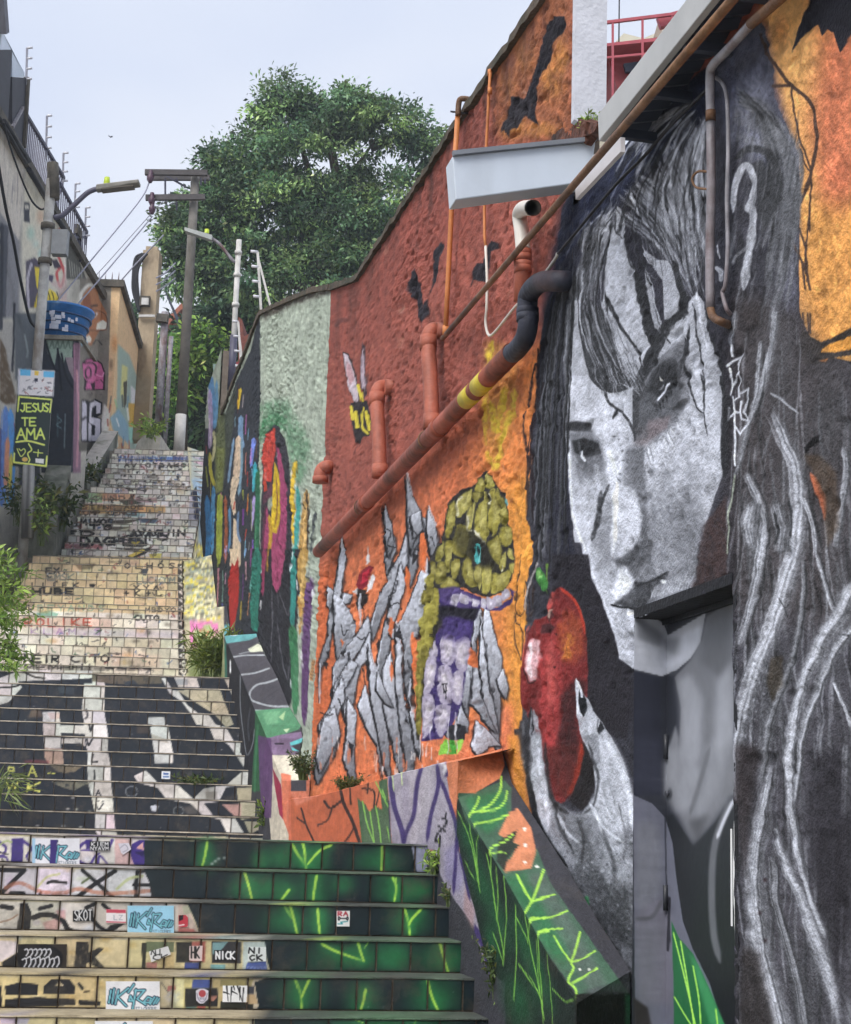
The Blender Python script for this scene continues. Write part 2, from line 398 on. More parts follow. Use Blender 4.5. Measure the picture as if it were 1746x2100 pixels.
# ---------------- the green scaled head
M.panel(1000,1100,1900,1746)
OL, OLD, OLH = '98923c', '4d4a22', 'c2ba58'
M.poly([(1310,1020),(1360,1060),(1390,1120),(1460,1180),(1475,1300),(1480,1400),(1510,1500),(1520,1620),(1500,1760),(1440,1840),(1340,1880),(1230,1850),(1180,1810),(1080,1830),(1000,1820),(960,1790),(920,1940),(905,1940),(930,1760),(930,1650),(1010,1510),(1060,1330),(1080,1240),(1140,1160),(1230,1130),(1280,1060)],'2c2a2a')
scales = [
 [(1310,1040),(1350,1060),(1375,1120),(1340,1150),(1310,1110)],[(1270,1075),(1300,1085),(1310,1150),(1270,1175),(1245,1140)],
 [(1240,1170),(1290,1180),(1260,1240),(1235,1220)],[(1165,1180),(1225,1150),(1225,1230),(1180,1310),(1130,1340),(1130,1240)],
 [(1330,1180),(1330,1500),(1290,1490),(1250,1440),(1255,1320),(1290,1230)],[(1350,1170),(1390,1150),(1420,1260),(1420,1380),(1370,1470),(1340,1380)],
 [(1400,1150),(1440,1200),(1465,1290),(1470,1370),(1430,1390)],[(1200,1270),(1250,1240),(1240,1330),(1220,1430),(1190,1410)],
 [(1085,1260),(1120,1230),(1120,1340),(1090,1440),(1060,1480),(1060,1370)],[(1430,1400),(1490,1410),(1500,1500),(1450,1540),(1415,1480)],
 [(1360,1490),(1410,1460),(1430,1560),(1410,1660),(1370,1620),(1330,1530)],[(1490,1550),(1515,1620),(1490,1620),(1470,1580)],
 [(1430,1600),(1460,1570),(1460,1660),(1430,1710),(1410,1680)],[(1130,1390),(1190,1400),(1210,1480),(1180,1600),(1130,1600),(1100,1560),(1110,1460)],
 [(1060,1500),(1100,1530),(1090,1640),(1070,1710),(1045,1680)],[(1010,1530),(1050,1500),(1040,1600),(1000,1640),(985,1610)],
 [(1000,1650),(1045,1640),(1060,1720),(1020,1790),(985,1760)],[(1100,1630),(1140,1620),(1140,1700),(1110,1760),(1085,1700)],
 [(1180,1600),(1220,1620),(1230,1720),(1260,1780),(1220,1810),(1170,1750),(1165,1680)],[(1240,1700),(1290,1640),(1300,1720),(1280,1830),(1250,1790)],
 [(1300,1640),(1350,1660),(1370,1760),(1340,1850),(1300,1840),(1295,1740)],[(1370,1720),(1420,1720),(1490,1690),(1480,1780),(1430,1830),(1360,1850)],
 [(950,1650),(985,1640),(985,1720),(960,1780),(940,1760)],[(1060,1740),(1100,1750),(1130,1800),(1080,1820),(1020,1810)],
 [(1490,1650),(1515,1650),(1505,1720),(1480,1690)],[(920,1800),(960,1800),(950,1880),(915,1900)],[(960,1820),(1020,1830),(1000,1900),(960,1900)],
]
for i, p in enumerate(scales):
    c = ['b8b058', 'a89f4a', '968e42', 'c4bc68'][i % 4]
    if np.mean([q[0] for q in p]) < 1150: c = ['8e8840', '7f7938', 'a09848'][i % 3]
    M.poly(p, c, curve=True)
    q = np.array(p); m = q.mean(0)
    M.poly((q - m) * .55 + m + [6,-14],'dcd48c',.6, soft=14, curve=True)
    M.poly(p, '5a5628',.22, tex=1.0, curve=True, seed=i); M.stroke(list(p) + [p[0]],5,'2c2a1e',.5)
M.stroke([(1130,1330),(1135,1240),(1160,1200)],8,'e6e4c8')
M.stroke([(1250,1430),(1290,1490),(1320,1520)],12,'efeee0')
M.stroke([(1200,1330),(1195,1420),(1230,1430)],9,'e6e4c8')
M.stroke([(1340,1250),(1350,1180)],8,'e6e4c8')
M.stroke([(1425,1700),(1440,1670)],9,'f0f0e8')
M.poly([(1130,1390),(1210,1420),(1300,1500),(1340,1600),(1400,1680),(1370,1700),(1280,1640),(1210,1620),(1140,1590),(1100,1480)],'3a371f',.75, soft=26)
M.blob(1290,1580,52,90,'23221c',1, ang=-.35, hard=.7)
M.poly([(1250,1530),(1275,1520),(1290,1570),(1285,1640),(1262,1650),(1240,1600)],'54b7b8', curve=True)
M.poly([(1260,1540),(1275,1535),(1278,1580),(1268,1600)],'0f1a1c', curve=True)
M.poly([(1280,1560),(1290,1570),(1284,1640),(1272,1645)],'9adfe0',.8)
M.poly([(1455,1180),(1475,1230),(1470,1270),(1455,1230)],'6fb4b4')
# teeth and purple throat
M.panel(1000,1800,1800,1680)
M.poly([(1010,440),(1090,490),(1110,540),(1110,760),(1060,860),(1000,1100),(970,1420),(955,1600),(930,1600),(920,1400),(935,1100),(960,760),(990,560)],'2f2c24')
for (x, y, w, h) in [(1030,440,34,60),(1075,560,40,70),(1030,540,34,60),(990,580,30,70),(1010,660,34,60),(1060,640,40,60),(975,740,26,70),(1015,760,34,70),(1050,720,30,50),(970,860,28,80),(1000,880,30,80),(955,970,26,90),(990,1000,30,90),(950,1100,28,100),(945,1230,26,110),(945,1360,26,100),(945,1480,22,90)]:
    M.poly([(x - w, y),(x - w * .3, y - h),(x + w * .8, y - h * .5),(x + w * .7, y + h * .6),(x, y + h),(x - w * .7, y + h * .5)],['8d863a', '777030', '9d9645'][(x + y) % 3], curve=True)
    M.blob(x + 4, y - h * .2, w * .4, h * .4,'b5ac58',.5)
PUR = '3d2f66'
M.poly([(1090,500),(1240,500),(1390,560),(1500,640),(1620,560),(1600,490),(1640,520),(1620,600),(1540,660),(1460,660),(1400,630),(1340,760),(1300,1000),(1280,1180),(1250,1360),(1190,1500),(1110,1590),(1040,1600),(970,1610),(970,1420),(1000,1100),(1060,860),(1110,760)], PUR)
M.poly([(1100,620),(1250,630),(1390,640),(1350,740),(1200,700),(1090,720)],'1b1924',1, soft=16)
M.poly([(1090,500),(1200,480),(1300,530),(1390,580),(1380,640),(1250,640),(1120,600)],'55467a',.9, soft=10)
for p in [[(1170,560),(1230,540),(1230,610),(1180,620)],[(1240,530),(1310,560),(1300,610),(1250,600)],[(1320,570),(1380,590),(1370,630),(1330,620)],[(1395,570),(1430,580),(1430,640),(1400,630)],[(1430,560),(1490,580),(1500,630),(1450,650)],[(1490,560),(1540,550),(1540,610),(1500,630)],[(1545,520),(1590,500),(1600,550),(1550,590)]]:
    M.poly(p, 'b9b3c6', curve=True); m = np.mean(p, 0); M.blob(m[0], m[1],14,16,'eeecf2',.8)
for p in [[(1060,880),(1080,980),(1010,1010),(1040,900)],[(1110,850),(1205,850),(1205,1010),(1155,1060),(1110,1010)],[(1215,890),(1310,860),(1290,1080),(1250,1100),(1210,1040)],
          [(1000,1020),(1070,1010),(1060,1180),(1010,1270),(980,1250)],[(1085,1080),(1180,1080),(1190,1280),(1140,1340),(1090,1290)],[(1200,1120),(1270,1110),(1250,1330),(1190,1300)],
          [(980,1280),(1045,1290),(1040,1500),(980,1590),(970,1480)],[(1080,1350),(1170,1360),(1150,1500),(1100,1580),(1060,1480)]]:
    M.poly(p, 'b5aebf', curve=True)
    m = np.mean(p, 0); q = (np.array(p) - m) * .6 + m + [0,-10]
    M.poly(q, 'dcd6dc',.95, soft=14, curve=True)
    M.poly(p, '6f628c',.18, tex=1.0, curve=True)
M.poly([(1110,700),(1330,740),(1320,850),(1220,890),(1100,850)],'4a3c76',.7, soft=24)
for p in [[(1120,1190),(1125,1260)],[(1140,1200),(1140,1290)],[(1110,1195),(1150,1190)],[(1155,1240),(1130,1245),(1150,1280),(1135,1300)]]:
    M.stroke(p, 8,'16151a')
M.poly([(1170,1500),(1220,1480),(1290,1500),(1280,1600),(1170,1600),(1130,1560)],'26262c')
M.poly([(1100,1640),(1140,1590),(1160,1600),(1150,1700),(1090,1710)],'8fd04e')
M.poly([(1160,1600),(1210,1600),(1220,1700),(1150,1710)],'4da83c')
M.poly([(1215,1610),(1265,1590),(1260,1660),(1230,1710)],'9ad858')
for p in [[(1165,1440),(1160,1700)],[(1215,1400),(1220,1660)],[(1030,1500),(1030,1600)],[(955,1560),(950,1740)],[(1005,1620),(1000,1720)],[(780,1840),(770,1960)],[(685,1790),(690,1850)]]:
    M.stroke(p, 7,'e8e8ee',.9)
# drips of orange at the foot
for k in range(40):
    x = RNG.uniform(200,1200); y = RNG.uniform(1560,1800)
    M.stroke([(x, y),(x + RNG.uniform(-8,8), y + RNG.uniform(40,120))], RNG.uniform(4,12),'d9754a' if RNG.random() < .7 else 'e8e0de',.7)
M.full().grain(0.10,4,7,25,(640,990,1060,1650))
# ---------------- the grey face with hair, apple and hand
# orange field on the far right, bats and vines
def lock(p, w, c, w2, mid=None):           # a lock of hair, brushed and sprayed
    p = np.array(p, float); m_ = mid or (w + w2) / 2; o = lambda k: p + np.array([k * m_, 0])
    kw = dict(w2=w2, mid=mid, cap=.2)
    M.stroke(p, w * 1.15, c * .7,.8, soft=m_ * .5 + 2, tex=.25, **kw)
    M.stroke(o(-.08), w * .6, c, .9, soft=m_ * .42 + 2, w2=w2 * .6, mid=mid and mid * .6, cap=.1, tex=.3)
    for k in range(int(5 + m_ * .35)):
        f = RNG.uniform(-.5,.5); M.stroke(o(f), RNG.uniform(1.2,2.6),(RNG.choice([40., 58., 90.]) if f > .15 or RNG.random() < .3 else RNG.choice([200., 226., 240.])), RNG.uniform(.25,.55), soft=2, wob=.5)
M.full()
M.poly([(1540,-120),(1900,-120),(1900,800),(1640,800),(1620,300)],'e0985a',1, soft=10)
M.poly([(1560,20),(1640,-40),(1690,120),(1680,420),(1660,720),(1640,700),(1640,320),(1590,160)],'e6ae6c',.9, soft=24)
M.poly([(1690,60),(1900,60),(1900,560),(1720,600),(1690,420),(1660,260)],'cf7a5a',.9, soft=36)
M.poly([(1650,420),(1760,400),(1900,500),(1900,740),(1660,740)],'e6a45a',.9, soft=40)
M.blob(1720,380,40,60,'d47a58',.5)
M.blob(1600,60,16,40,'c78352',.5)
M.grain(0.14,6,9,33,(1540,-120,1900,800))
M.panel(1947,0,2947,1746)
M.poly([(1500,-60),(1470,60),(1430,160),(1395,320),(1450,230),(1500,170),(1545,150),(1570,220),(1600,180),(1640,200),(1680,320),(1720,260),(1746,200),(2000,160),(2000,-100)], BAT)
# dark ground of the whole figure
M.full()
DK = '3f3f47'
M.poly([(1150,425),(1250,300),(1460,130),(1560,40),(1585,120),(1590,200),(1640,320),(1640,480),(1640,640),(1660,690),(1700,712),(1750,715),(1900,700),(1900,2200),(1120,2200),(1100,1800),(1075,1600),(1070,1500),(1080,1200),(1095,1130),(1080,1060),(1090,920),(1100,760),(1118,640),(1140,560)], DK)
M.poly([(1500,600),(1640,640),(1660,720),(1746,740),(1746,1300),(1500,1250)],'3b3534',.85, soft=40)
M.poly([(1150,425),(1250,300),(1460,130),(1470,220),(1300,380),(1180,520),(1130,700),(1110,640)],'2a2f42',.9, soft=16)
M.poly([(1470,120),(1560,40),(1600,200),(1640,330),(1620,420),(1540,330),(1480,260)],'5a5c6c',1, soft=20)
M.poly([(1500,200),(1560,150),(1600,300),(1560,330),(1500,300)],'8a8d9c',.55, soft=26, tex=.5)
M.poly([(1580,330),(1636,350),(1630,640),(1600,640),(1610,450)],'77788a',.6, soft=14, tex=.5)
M.grain(0.22,8,14,41,(1080,40,1900,2200))
# vines on the orange field
M.panel(1947,0,2947,1746)
for p, w in [([(1190,210),(1260,350),(1380,510),(1480,590),(1520,680),(1535,860),(1500,1060),(1440,1220)],22),([(1280,520),(1390,515)],20),([(1385,520),(1400,640),(1440,850),(1500,1020),(1500,1200),(1480,1400),(1470,1600)],12),
             ([(1430,1380),(1470,1500),(1480,1700)],12),([(1380,1450),(1460,1600),(1500,1746)],16),([(1440,900),(1470,1000),(1510,1050)],10),([(1455,1600),(1465,1746)],12),([(1500,1100),(1490,1400)],8)]:
    M.stroke(p, w, '4a3a34',.95, wob=.5)
M.panel(2400,1100,2947,1436)
for x0, x1 in [(1000,1010),(1040,1045),(970,985),(1060,1062)]:
    M.stroke([(x0,-40),(x1,140)],14,'3a3030',.9)
M.poly([(1000,100),(1060,170),(1150,220),(1250,190),(1436,85),(1600,40),(1600,90),(1436,160),(1280,240),(1160,320),(1300,320),(1436,290),(1600,270),(1600,330),(1436,350),(1300,370),(1200,420),(1000,420),(940,250)],'37322f')
M.poly([(1200,260),(1436,160),(1600,100),(1600,260),(1436,285),(1300,315),(1150,312)],'dd9a48')
M.poly([(1290,365),(1436,340),(1600,330),(1600,420),(1436,395)],'d89c50')
M.poly([(1120,390),(1230,370),(1200,400)],'b8743f')
# ---- skin
LT = 196
M.panel(1800,800,2947,1746)
M.poly([(300,250),(250,400),(236,600),(238,800),(220,1000),(245,1080),(268,1160),(262,1300),(272,1450),(290,1640),(420,1640),(900,1640),(985,1522),(1065,1285),(1065,900),(1040,720),(980,560),(940,320),(900,360),(850,430),(700,610),(640,300),(560,180),(530,0),(490,0),(455,200),(450,330),(400,500),(340,500)],186)
M.poly([(245,420),(330,420),(360,700),(420,800),(560,900),(600,1050),(560,1200),(480,1200),(440,1100),(380,1020),(250,990)],212,.8, soft=40)
M.poly([(870,560),(1000,620),(1060,900),(1060,1270),(1000,1400),(850,1300),(700,1250),(660,1150),(800,1080),(860,1000),(880,800)],204,.75, soft=40)
M.poly([(700,1250),(1050,1250),(980,1522),(880,1640),(640,1640),(650,1400)],172,.8, soft=50)
# shade across the nose bridge and brow
M.poly([(600,1100),(660,1130),(640,1300),(620,1522),(560,1522),(600,1300),(560,1180)],128,.75, soft=30)
M.poly([(740,640),(870,560),(890,680),(870,860),(830,1010),(700,1110),(610,1120),(600,1000),(620,860)],112,.9, soft=26)
M.poly([(640,1030),(800,1000),(660,1130),(600,1120)],'8d8488',.7, soft=20)
# hair strands falling over the face
def hair(p, w, c, a=.92, w2=None, mid=None, soft=2, tex=.35):
    M.stroke(p, w, c, a, soft=soft, w2=w2, mid=mid, tex=tex)
DKH = 58
for p, w, m, w2 in [
  ([(560,150),(640,330),(680,480),(700,620)],40,70,30),([(600,200),(690,420),(730,540),(760,620)],20,26,10),
  ([(880,400),(760,530),(680,690),(620,830),(605,1100)],60,66,26),([(860,340),(830,420),(760,520)],60,60,40),
  ([(340,240),(330,430),(360,640),(440,800),(560,830)],60,110,40),([(430,400),(440,560),(500,720),(600,820)],70,90,40),
  ([(380,380),(400,560),(450,700),(520,800)],60,70,30),([(440,320),(520,480),(600,600),(640,700)],26,18,8),
  ([(320,420),(345,640),(360,730),(430,780)],14,10,8),([(430,780),(470,900),(560,980),(605,1080),(605,1110)],16,14,10),
  ([(910,380),(940,560),(960,760),(965,900),(985,1080)],14,20,6),([(900,480),(870,620),(880,780),(930,920),(960,960)],14,14,8),
  ([(980,420),(990,560),(1040,700),(1065,900),(1070,1290)],34,26,24),([(860,560),(855,700),(840,820)],20,16,8)]:
    hair(p, w, DKH, w2=w2, mid=m)
for p, w, m, w2 in [([(470,430),(500,600),(580,760)],8,16,4),([(395,420),(420,600),(480,760)],8,14,4),([(345,440),(360,600),(400,720)],14,20,6),([(540,500),(600,700),(640,800)],8,14,4)]:
    hair(p, w, 150,.7, w2=w2, mid=m, soft=4)
M.poly([(240,500),(300,520),(320,640),(360,740),(300,900),(250,960),(238,780)],214,.55, soft=30)
# left brow and eye
M.poly([(222,1010),(300,1000),(370,1010),(380,1060),(300,1055),(225,1050)],52,.92, soft=8)
M.poly([(250,1060),(380,1050),(420,1100),(450,1180),(440,1260),(400,1260),(380,1300),(330,1280),(270,1180)],118,.85, soft=22)
M.poly([(275,1110),(340,1090),(410,1110),(420,1150),(340,1190),(300,1170)],58,.9, soft=12)
M.stroke([(310,1110),(318,1160),(340,1195)],12,224,.9, soft=3)
M.stroke([(280,1180),(310,1230),(330,1240)],14,190,.7, soft=6)
M.stroke([(300,1230),(320,1330)],26,120,.6, soft=14)
M.stroke([(240,1070),(262,1170),(262,1300),(275,1522)],20,228,.85, soft=8, tex=.3)
M.stroke([(405,1230),(410,1300),(415,1360)],26,222,.8, soft=10)
# right eye and lashes
M.panel(1950,1250,2450,1500)
M.poly([(960,60),(1180,0),(1230,100),(1150,260),(1080,380),(960,480),(880,420),(900,220)],74,.85, soft=30, tex=.3)
M.stroke([(1000,400),(1050,320),(1100,230)],26,226,.95, soft=5)
M.stroke([(1000,300),(1030,240),(1050,200)],14,180,.8, soft=5)
M.poly([(1000,200),(1012,150),(1025,205)],238)
for (x, y, dx, dy) in [(1150,180,22,60),(1130,230,26,70),(1110,300,14,60),(1070,360,16,70),(1040,400,4,70),(1010,430,2,70),(1090,330,12,80)]:
    M.stroke([(x, y),(x + dx, y + dy)],18,44,.9, w2=4)
for (x, y, x2, y2) in [(850,950,870,1150),(880,900,920,1060),(930,880,970,1010),(980,850,1010,960),(1050,820,1090,990),(1090,750,1160,940),(1120,700,1190,820),(1170,640,1230,740),(1180,570,1240,640),(845,1060,890,1260),(1020,840,1050,960)]:
    M.stroke([(x, y),(x2, y2)],34,226,.8, w2=14, soft=8)
for (x, y, x2, y2) in [(870,930,910,1080),(905,900,940,1040),(1100,740,1150,860),(1070,800,1110,900),(860,1080,890,1200)]:
    M.stroke([(x, y),(x2, y2)],9,96,.7, w2=3)
# nose, lit on its left
M.poly([(440,900),(560,900),(620,1000),(600,1150),(560,1250),(600,1300),(580,1500),(560,1700),(520,1900),(500,1700),(500,1400),(470,1200),(450,1050)],226,.85, soft=24, tex=.2)
M.stroke([(560,1260),(556,1500),(550,1700),(545,1900)],44,240,.85, soft=16)
M.stroke([(600,1260),(560,1200),(540,1120)],14,70,.6, soft=4)
M.poly([(580,1290),(740,1330),(790,1480),(830,1620),(800,1800),(700,1920),(560,2000),(510,1980),(500,1800),(560,1700)],206,.85, soft=26)
M.poly([(780,1400),(830,1500),(850,1620),(880,1800),(830,2000),(740,2050),(700,1980),(800,1800),(820,1620)],104,.8, soft=26, tex=.3)
M.stroke([(480,1280),(430,1400),(400,1500),(350,1600),(330,1780),(280,1920)],34,56,.85, soft=8, w2=10, tex=.4)
M.poly([(440,1420),(510,1450),(500,1700),(490,2000),(330,2100),(270,2080),(330,1850),(400,1560)],152,.75, soft=26)
M.poly([(550,480),(560,540),(520,610),(510,590)],44,.9)
for (x, y) in [(520,780),(570,810),(610,930),(620,1030),(590,1170),(1240,1560),(1330,1810),(1120,1520),(1010,1540)]:
    M.blob(x, y, 16,10,54,.8)
for (x, y, rx, ry, c) in [(1000,1640,60,70,232),(920,1240,60,50,212),(1450,1600,40,60,226),(300,1700,70,60,210),(180,500,60,120,224),(350,420,60,80,206),(1300,700,80,60,196)]:
    M.blob(x, y, rx, ry, c, .55, tex=.6)
# lower cheek, mouth
M.panel(1800,1700,2947,1746)
M.poly([(315,215),(640,230),(945,215),(920,400),(900,500),(680,620),(610,670),(540,640),(500,720),(560,900),(590,935),(530,880),(490,720),(440,580),(360,380),(318,240)],178,1, soft=10)
M.poly([(275,40),(420,60),(400,180),(370,300),(420,450),(520,620),(560,780),(590,930),(520,860),(470,680),(360,380),(300,180)],206,.8, soft=16)
M.stroke([(276,20),(300,180),(360,380),(440,580),(490,720),(530,880)],16,226,.8, soft=6, tex=.3)
M.poly([(660,100),(980,60),(960,180),(900,420),(640,560),(620,330),(650,200)],142,.7, soft=36, tex=.4)
M.poly([(510,60),(600,40),(650,100),(640,200),(560,350),(500,350),(480,200)],208,.8, soft=30)
M.stroke([(500,0),(500,100),(490,220),(485,340)],26,238,.9, soft=8)
M.poly([(640,150),(660,240),(600,330),(510,380),(520,420),(580,460),(700,470),(680,300)],98,.85, soft=14, tex=.3)
M.poly([(370,250),(480,60),(480,200),(480,380),(500,420),(440,420)],160,.8, soft=18)
M.stroke([(430,0),(410,140),(380,260)],26,54,.8, soft=8, tex=.4)
M.poly([(520,400),(560,400),(600,470),(560,540),(510,560),(480,540),(500,480)],226,.9, soft=16, tex=.2)
M.poly([(600,470),(760,440),(740,560),(640,640),(560,600),(490,600),(560,540)],92,.9, soft=8, tex=.3)
M.stroke([(600,485),(680,480),(770,430)],14,52,.9, soft=4)
M.stroke([(480,600),(540,612),(620,620)],10,48,.9, soft=3)
M.poly([(560,610),(600,640),(650,640),(620,680),(580,665)],214,.9, soft=4, tex=.6)
for x, y in [(575,640),(600,668),(650,650)]: M.blob(x, y, 14,10,246,.95)
M.poly([(740,470),(900,380),(960,330),(920,500),(680,640),(650,600)],132,.8, soft=12, tex=.6)
for k in range(14):
    x = 690 + k * 16; M.stroke([(x, 560 - k * 4),(x + 30,490 - k * 6)],8,214,.6, w2=3)
M.poly([(960,190),(1090,20),(1095,460),(900,530),(920,400),(950,290)],'4d4040',.95, soft=10, tex=.4)
M.poly([(985,0),(1010,60),(970,180),(930,300),(900,420),(930,330),(1000,100)],208,.6, soft=6, tex=.8)
# stucco left of the door: chin and dark ground
M.poly([(540,640),(600,640),(760,760),(760,980),(590,935),(530,880),(490,720)],196,.95, soft=4, tex=.2)
M.poly([(590,940),(760,980),(770,1300),(600,1300),(560,1000)],'2b2b33',.6, soft=20)
# ---- crown of hair
M.full()
for k in range(330):                                   # strands from the parting under the eaves
    t = RNG.random(); x0, y0 = 1190 + 265 * t + RNG.normal(0,5),470 - 250 * t + RNG.uniform(0,60)
    if t < .3: x2, y2 = x0 - RNG.uniform(10,70), y0 + RNG.uniform(90,260); bx = -10
    else: f = RNG.uniform(.35,.95); x2, y2 = x0 + (1446 - x0) * f + RNG.normal(0,8), y0 + (640 - y0) * f; bx = 14
    M.stroke([(x0, y0),((x0 + x2) / 2 + bx, (y0 + y2) / 2 - 6),(x2, y2)], RNG.uniform(1.2,7), RNG.choice([30., 40., 52., 96., 140., 176., 205., 224.]), RNG.uniform(.35,.85), soft=2.2, w2=1.2, tex=.25)
for k in range(110):                                   # and round the ear
    r = RNG.uniform(.75,1.25); q = [(1500 + (x - 1500) * r + RNG.normal(0,4), y + RNG.normal(0,10)) for x, y in [(1520,200),(1570,240),(1605,330),(1612,440),(1596,560),(1570,680)]]; i0 = RNG.integers(0,3); M.stroke(q[i0:i0 + 3 + RNG.integers(0,2)], RNG.uniform(1.5,8), RNG.choice([34., 48., 90., 112., 130., 150.]), RNG.uniform(.3,.65), soft=3, tex=.3)
M.panel(1900,600,2500,1746)
def poly2(p, c, a=.95, soft=3, tex=.15): M.poly(p, c, a, soft=soft, tex=tex)
poly2([(680,360),(650,600),(600,800),(568,950),(570,1170),(640,1330),(720,1480),(860,1660),(950,1960),(1020,1800),(965,1560),(930,1400),(880,1150),(850,980),(790,820),(760,680),(740,450)],184)
poly2([(930,720),(1010,880),(1090,1000),(1150,1090),(1170,1480),(1290,1400),(1320,1250),(1280,1000),(1200,880),(1080,870),(980,780)],184)
poly2([(940,880),(1000,1010),(1060,1150),(1060,1280),(1140,1530),(1130,1620),(1060,1560),(1000,1300)],184)
poly2([(1340,1420),(1350,1580),(1230,1730),(1120,1860),(1110,1820),(1200,1640)],184)
poly2([(1490,1190),(1550,1290),(1580,1480),(1640,1750),(1720,2037),(1540,2037),(1450,1900),(1410,1700),(1420,1500),(1450,1330)],184)
poly2([(240,1290),(300,1270),(310,1350),(290,1500),(330,1700),(400,2037),(150,2037),(150,1800),(200,1560)],184)
for p, w in [([(670,320),(740,470),(760,660),(800,880),(840,970)],16),([(680,400),(670,580),(740,660)],12),([(570,1230),(700,1500),(830,1680),(900,1800),(940,1950)],18),([(940,880),(1040,1200),(1100,1480),(1220,1720)],18),([(1150,1100),(1165,1480)],10),
             ([(1460,1340),(1480,1560),(1530,1860),(1560,2037)],22),([(300,1000),(300,1300),(310,1560),(370,1880),(420,2037)],14),([(860,980),(930,1300),(1000,1600),(1060,1780)],60),([(1400,1240),(1300,1440),(1150,1560),(1050,1760),(960,1960)],76),([(1360,1250),(1310,1100),(1260,900)],70)]:
    hair(p, w, 56)
for p, w, c in [([(820,150),(870,330),(960,490),(1050,600),(1130,720)],26,232),([(900,20),(1060,90),(1160,180),(1220,300),(1290,460),(1300,600)],34,196),([(1190,0),(1250,160),(1310,320),(1330,440),(1350,600)],26,228),
                ([(1300,600),(1330,720)],20,200),([(1430,480),(1470,700),(1480,840)],24,206),([(1390,0),(1390,200),(1420,340),(1450,500)],34,176),([(1090,200),(1160,380),(1240,560)],50,168),([(900,180),(980,210),(1040,290)],16,180),
                ([(360,770),(280,870),(220,980),(140,1160)],30,186),([(340,980),(330,1200),(310,1340),(330,1560),(400,1800)],22,214),([(560,420),(520,600),(520,780)],22,150),([(480,480),(490,640)],12,150),([(700,340),(745,460),(755,620)],30,208),([(770,200),(790,280)],26,150),
                ([(240,1080),(230,1180)],26,176),([(120,1100),(70,1340),(40,1600),(10,1760)],22,178),([(160,1160),(140,1500),(120,1800),(90,2037)],16,150),([(1230,760),(1280,860)],40,160),([(1130,600),(1220,720)],40,172),([(1000,1000),(1090,1080)],20,140),([(540,1300),(640,1560),(760,1760)],14,160),([(450,1420),(490,1640),(560,1880)],12,158),([(380,1500),(420,1760),(500,1950)],14,168),([(590,1500),(700,1700)],16,168),
                ([(960,800),(1010,900),(1080,980)],14,226),([(1050,1160),(1060,1300),(1130,1560)],16,216),([(1500,1200),(1530,1500),(1600,1860)],30,222)]:
    hair(p, w, c, .88, w2=w * .35, soft=4, tex=.3)
for k in range(60):                                    # fine hairs
    x = RNG.uniform(380,560); y = RNG.uniform(350,900)
    M.stroke([(x, y),(x - 30, y + 160),(x - 70, y + 420)], RNG.uniform(4,10), RNG.choice([40., 60., 110., 130.]),.6)
for k in range(70):
    x = RNG.uniform(760,1500); y = RNG.uniform(100,700)
    M.stroke([(x, y),(x + 60, y + 150),(x + 90, y + 330)], RNG.uniform(4,12), RNG.choice([44., 50., 60., 120., 150.]),.55)
for k in range(40):
    x = RNG.uniform(320,640); y = RNG.uniform(1250,1500)
    M.stroke([(x, y),(x + 60, y + 240),(x + 160, y + 480)], RNG.uniform(4,12), RNG.choice([44., 56., 110., 140.]),.6)
# upper right crown around the pipes
M.panel(1947,0,2947,1746)
for p, w, c, a in [([(700,700),(780,800),(860,880)],90,176,.6),([(600,880),(700,960),(800,960),(860,1000)],60,160,.5),([(640,1040),(700,1200),(720,1400)],30,200,.7),([(480,980),(560,1080),(640,1200),(700,1420)],40,170,.6),([(750,1000),(760,1200),(800,1500)],40,170,.7),
                   ([(760,1050),(840,1050)],40,214,.8),([(780,1150),(840,1170),(800,1240)],30,180,.6),([(1050,700),(1200,760),(1300,850)],90,130,.5),([(1060,820),(1200,870),(1330,900)],50,124,.6),([(1320,760),(1400,960),(1400,1200),(1370,1400)],90,128,.6)]:
    M.stroke(p, w, c, a, soft=26, tex=.5)
M.stroke([(1040,960),(1130,900),(1250,930),(1310,1060),(1300,1200),(1210,1420)],44,58,.9, soft=14)
M.poly([(1110,1000),(1200,960),(1290,1060),(1290,1200),(1220,1400),(1180,1300),(1180,1100)],66,.9, soft=16)
M.stroke([(1030,1280),(1045,1120),(1090,1010),(1130,1010),(1155,1080),(1150,1200),(1120,1270)],40,216,.95, soft=6, tex=.2)
M.stroke([(1110,1260),(1150,1280),(1140,1450),(1110,1600),(1090,1746)],50,208,.95, soft=8, tex=.25)
M.stroke([(1130,1480),(1060,1540),(1030,1600)],16,160,.8, soft=5)
M.stroke([(1290,1280),(1250,1400),(1210,1500)],20,120,.7, soft=8)
M.stroke([(1370,1150),(1330,1350),(1270,1500),(1240,1746)],44,108,.7, soft=14, tex=.4)
M.stroke([(1440,900),(1450,1060),(1410,1250),(1380,1420)],20,96,.7, soft=8)
M.stroke([(940,1480),(950,1560)],24,214,.9, soft=5); M.stroke([(930,1620),(960,1640),(960,1700)],26,200,.8, soft=5)
# loose strands through the dark hair
M.full()
M.poly([(1510,660),(1640,650),(1680,740),(1900,740),(1900,2200),(1520,2200),(1512,1300)],'56545a',.55, soft=30, tex=.4)
for k in range(520):
    x, y = RNG.uniform(1505,1880), RNG.uniform(640,2080); L0 = RNG.uniform(80,330); b_ = RNG.uniform(-26,30) + (x - 1600) * .10
    if y < 760 and x > 1650: continue
    M.stroke([(x, y),(x + b_ * .2, y + L0 * .4),(x + b_, y + L0)], RNG.uniform(1.5,6), RNG.choice([30., 40., 84., 100., 120., 140., 160., 180.]), RNG.uniform(.25,.6), soft=2, tex=.3)
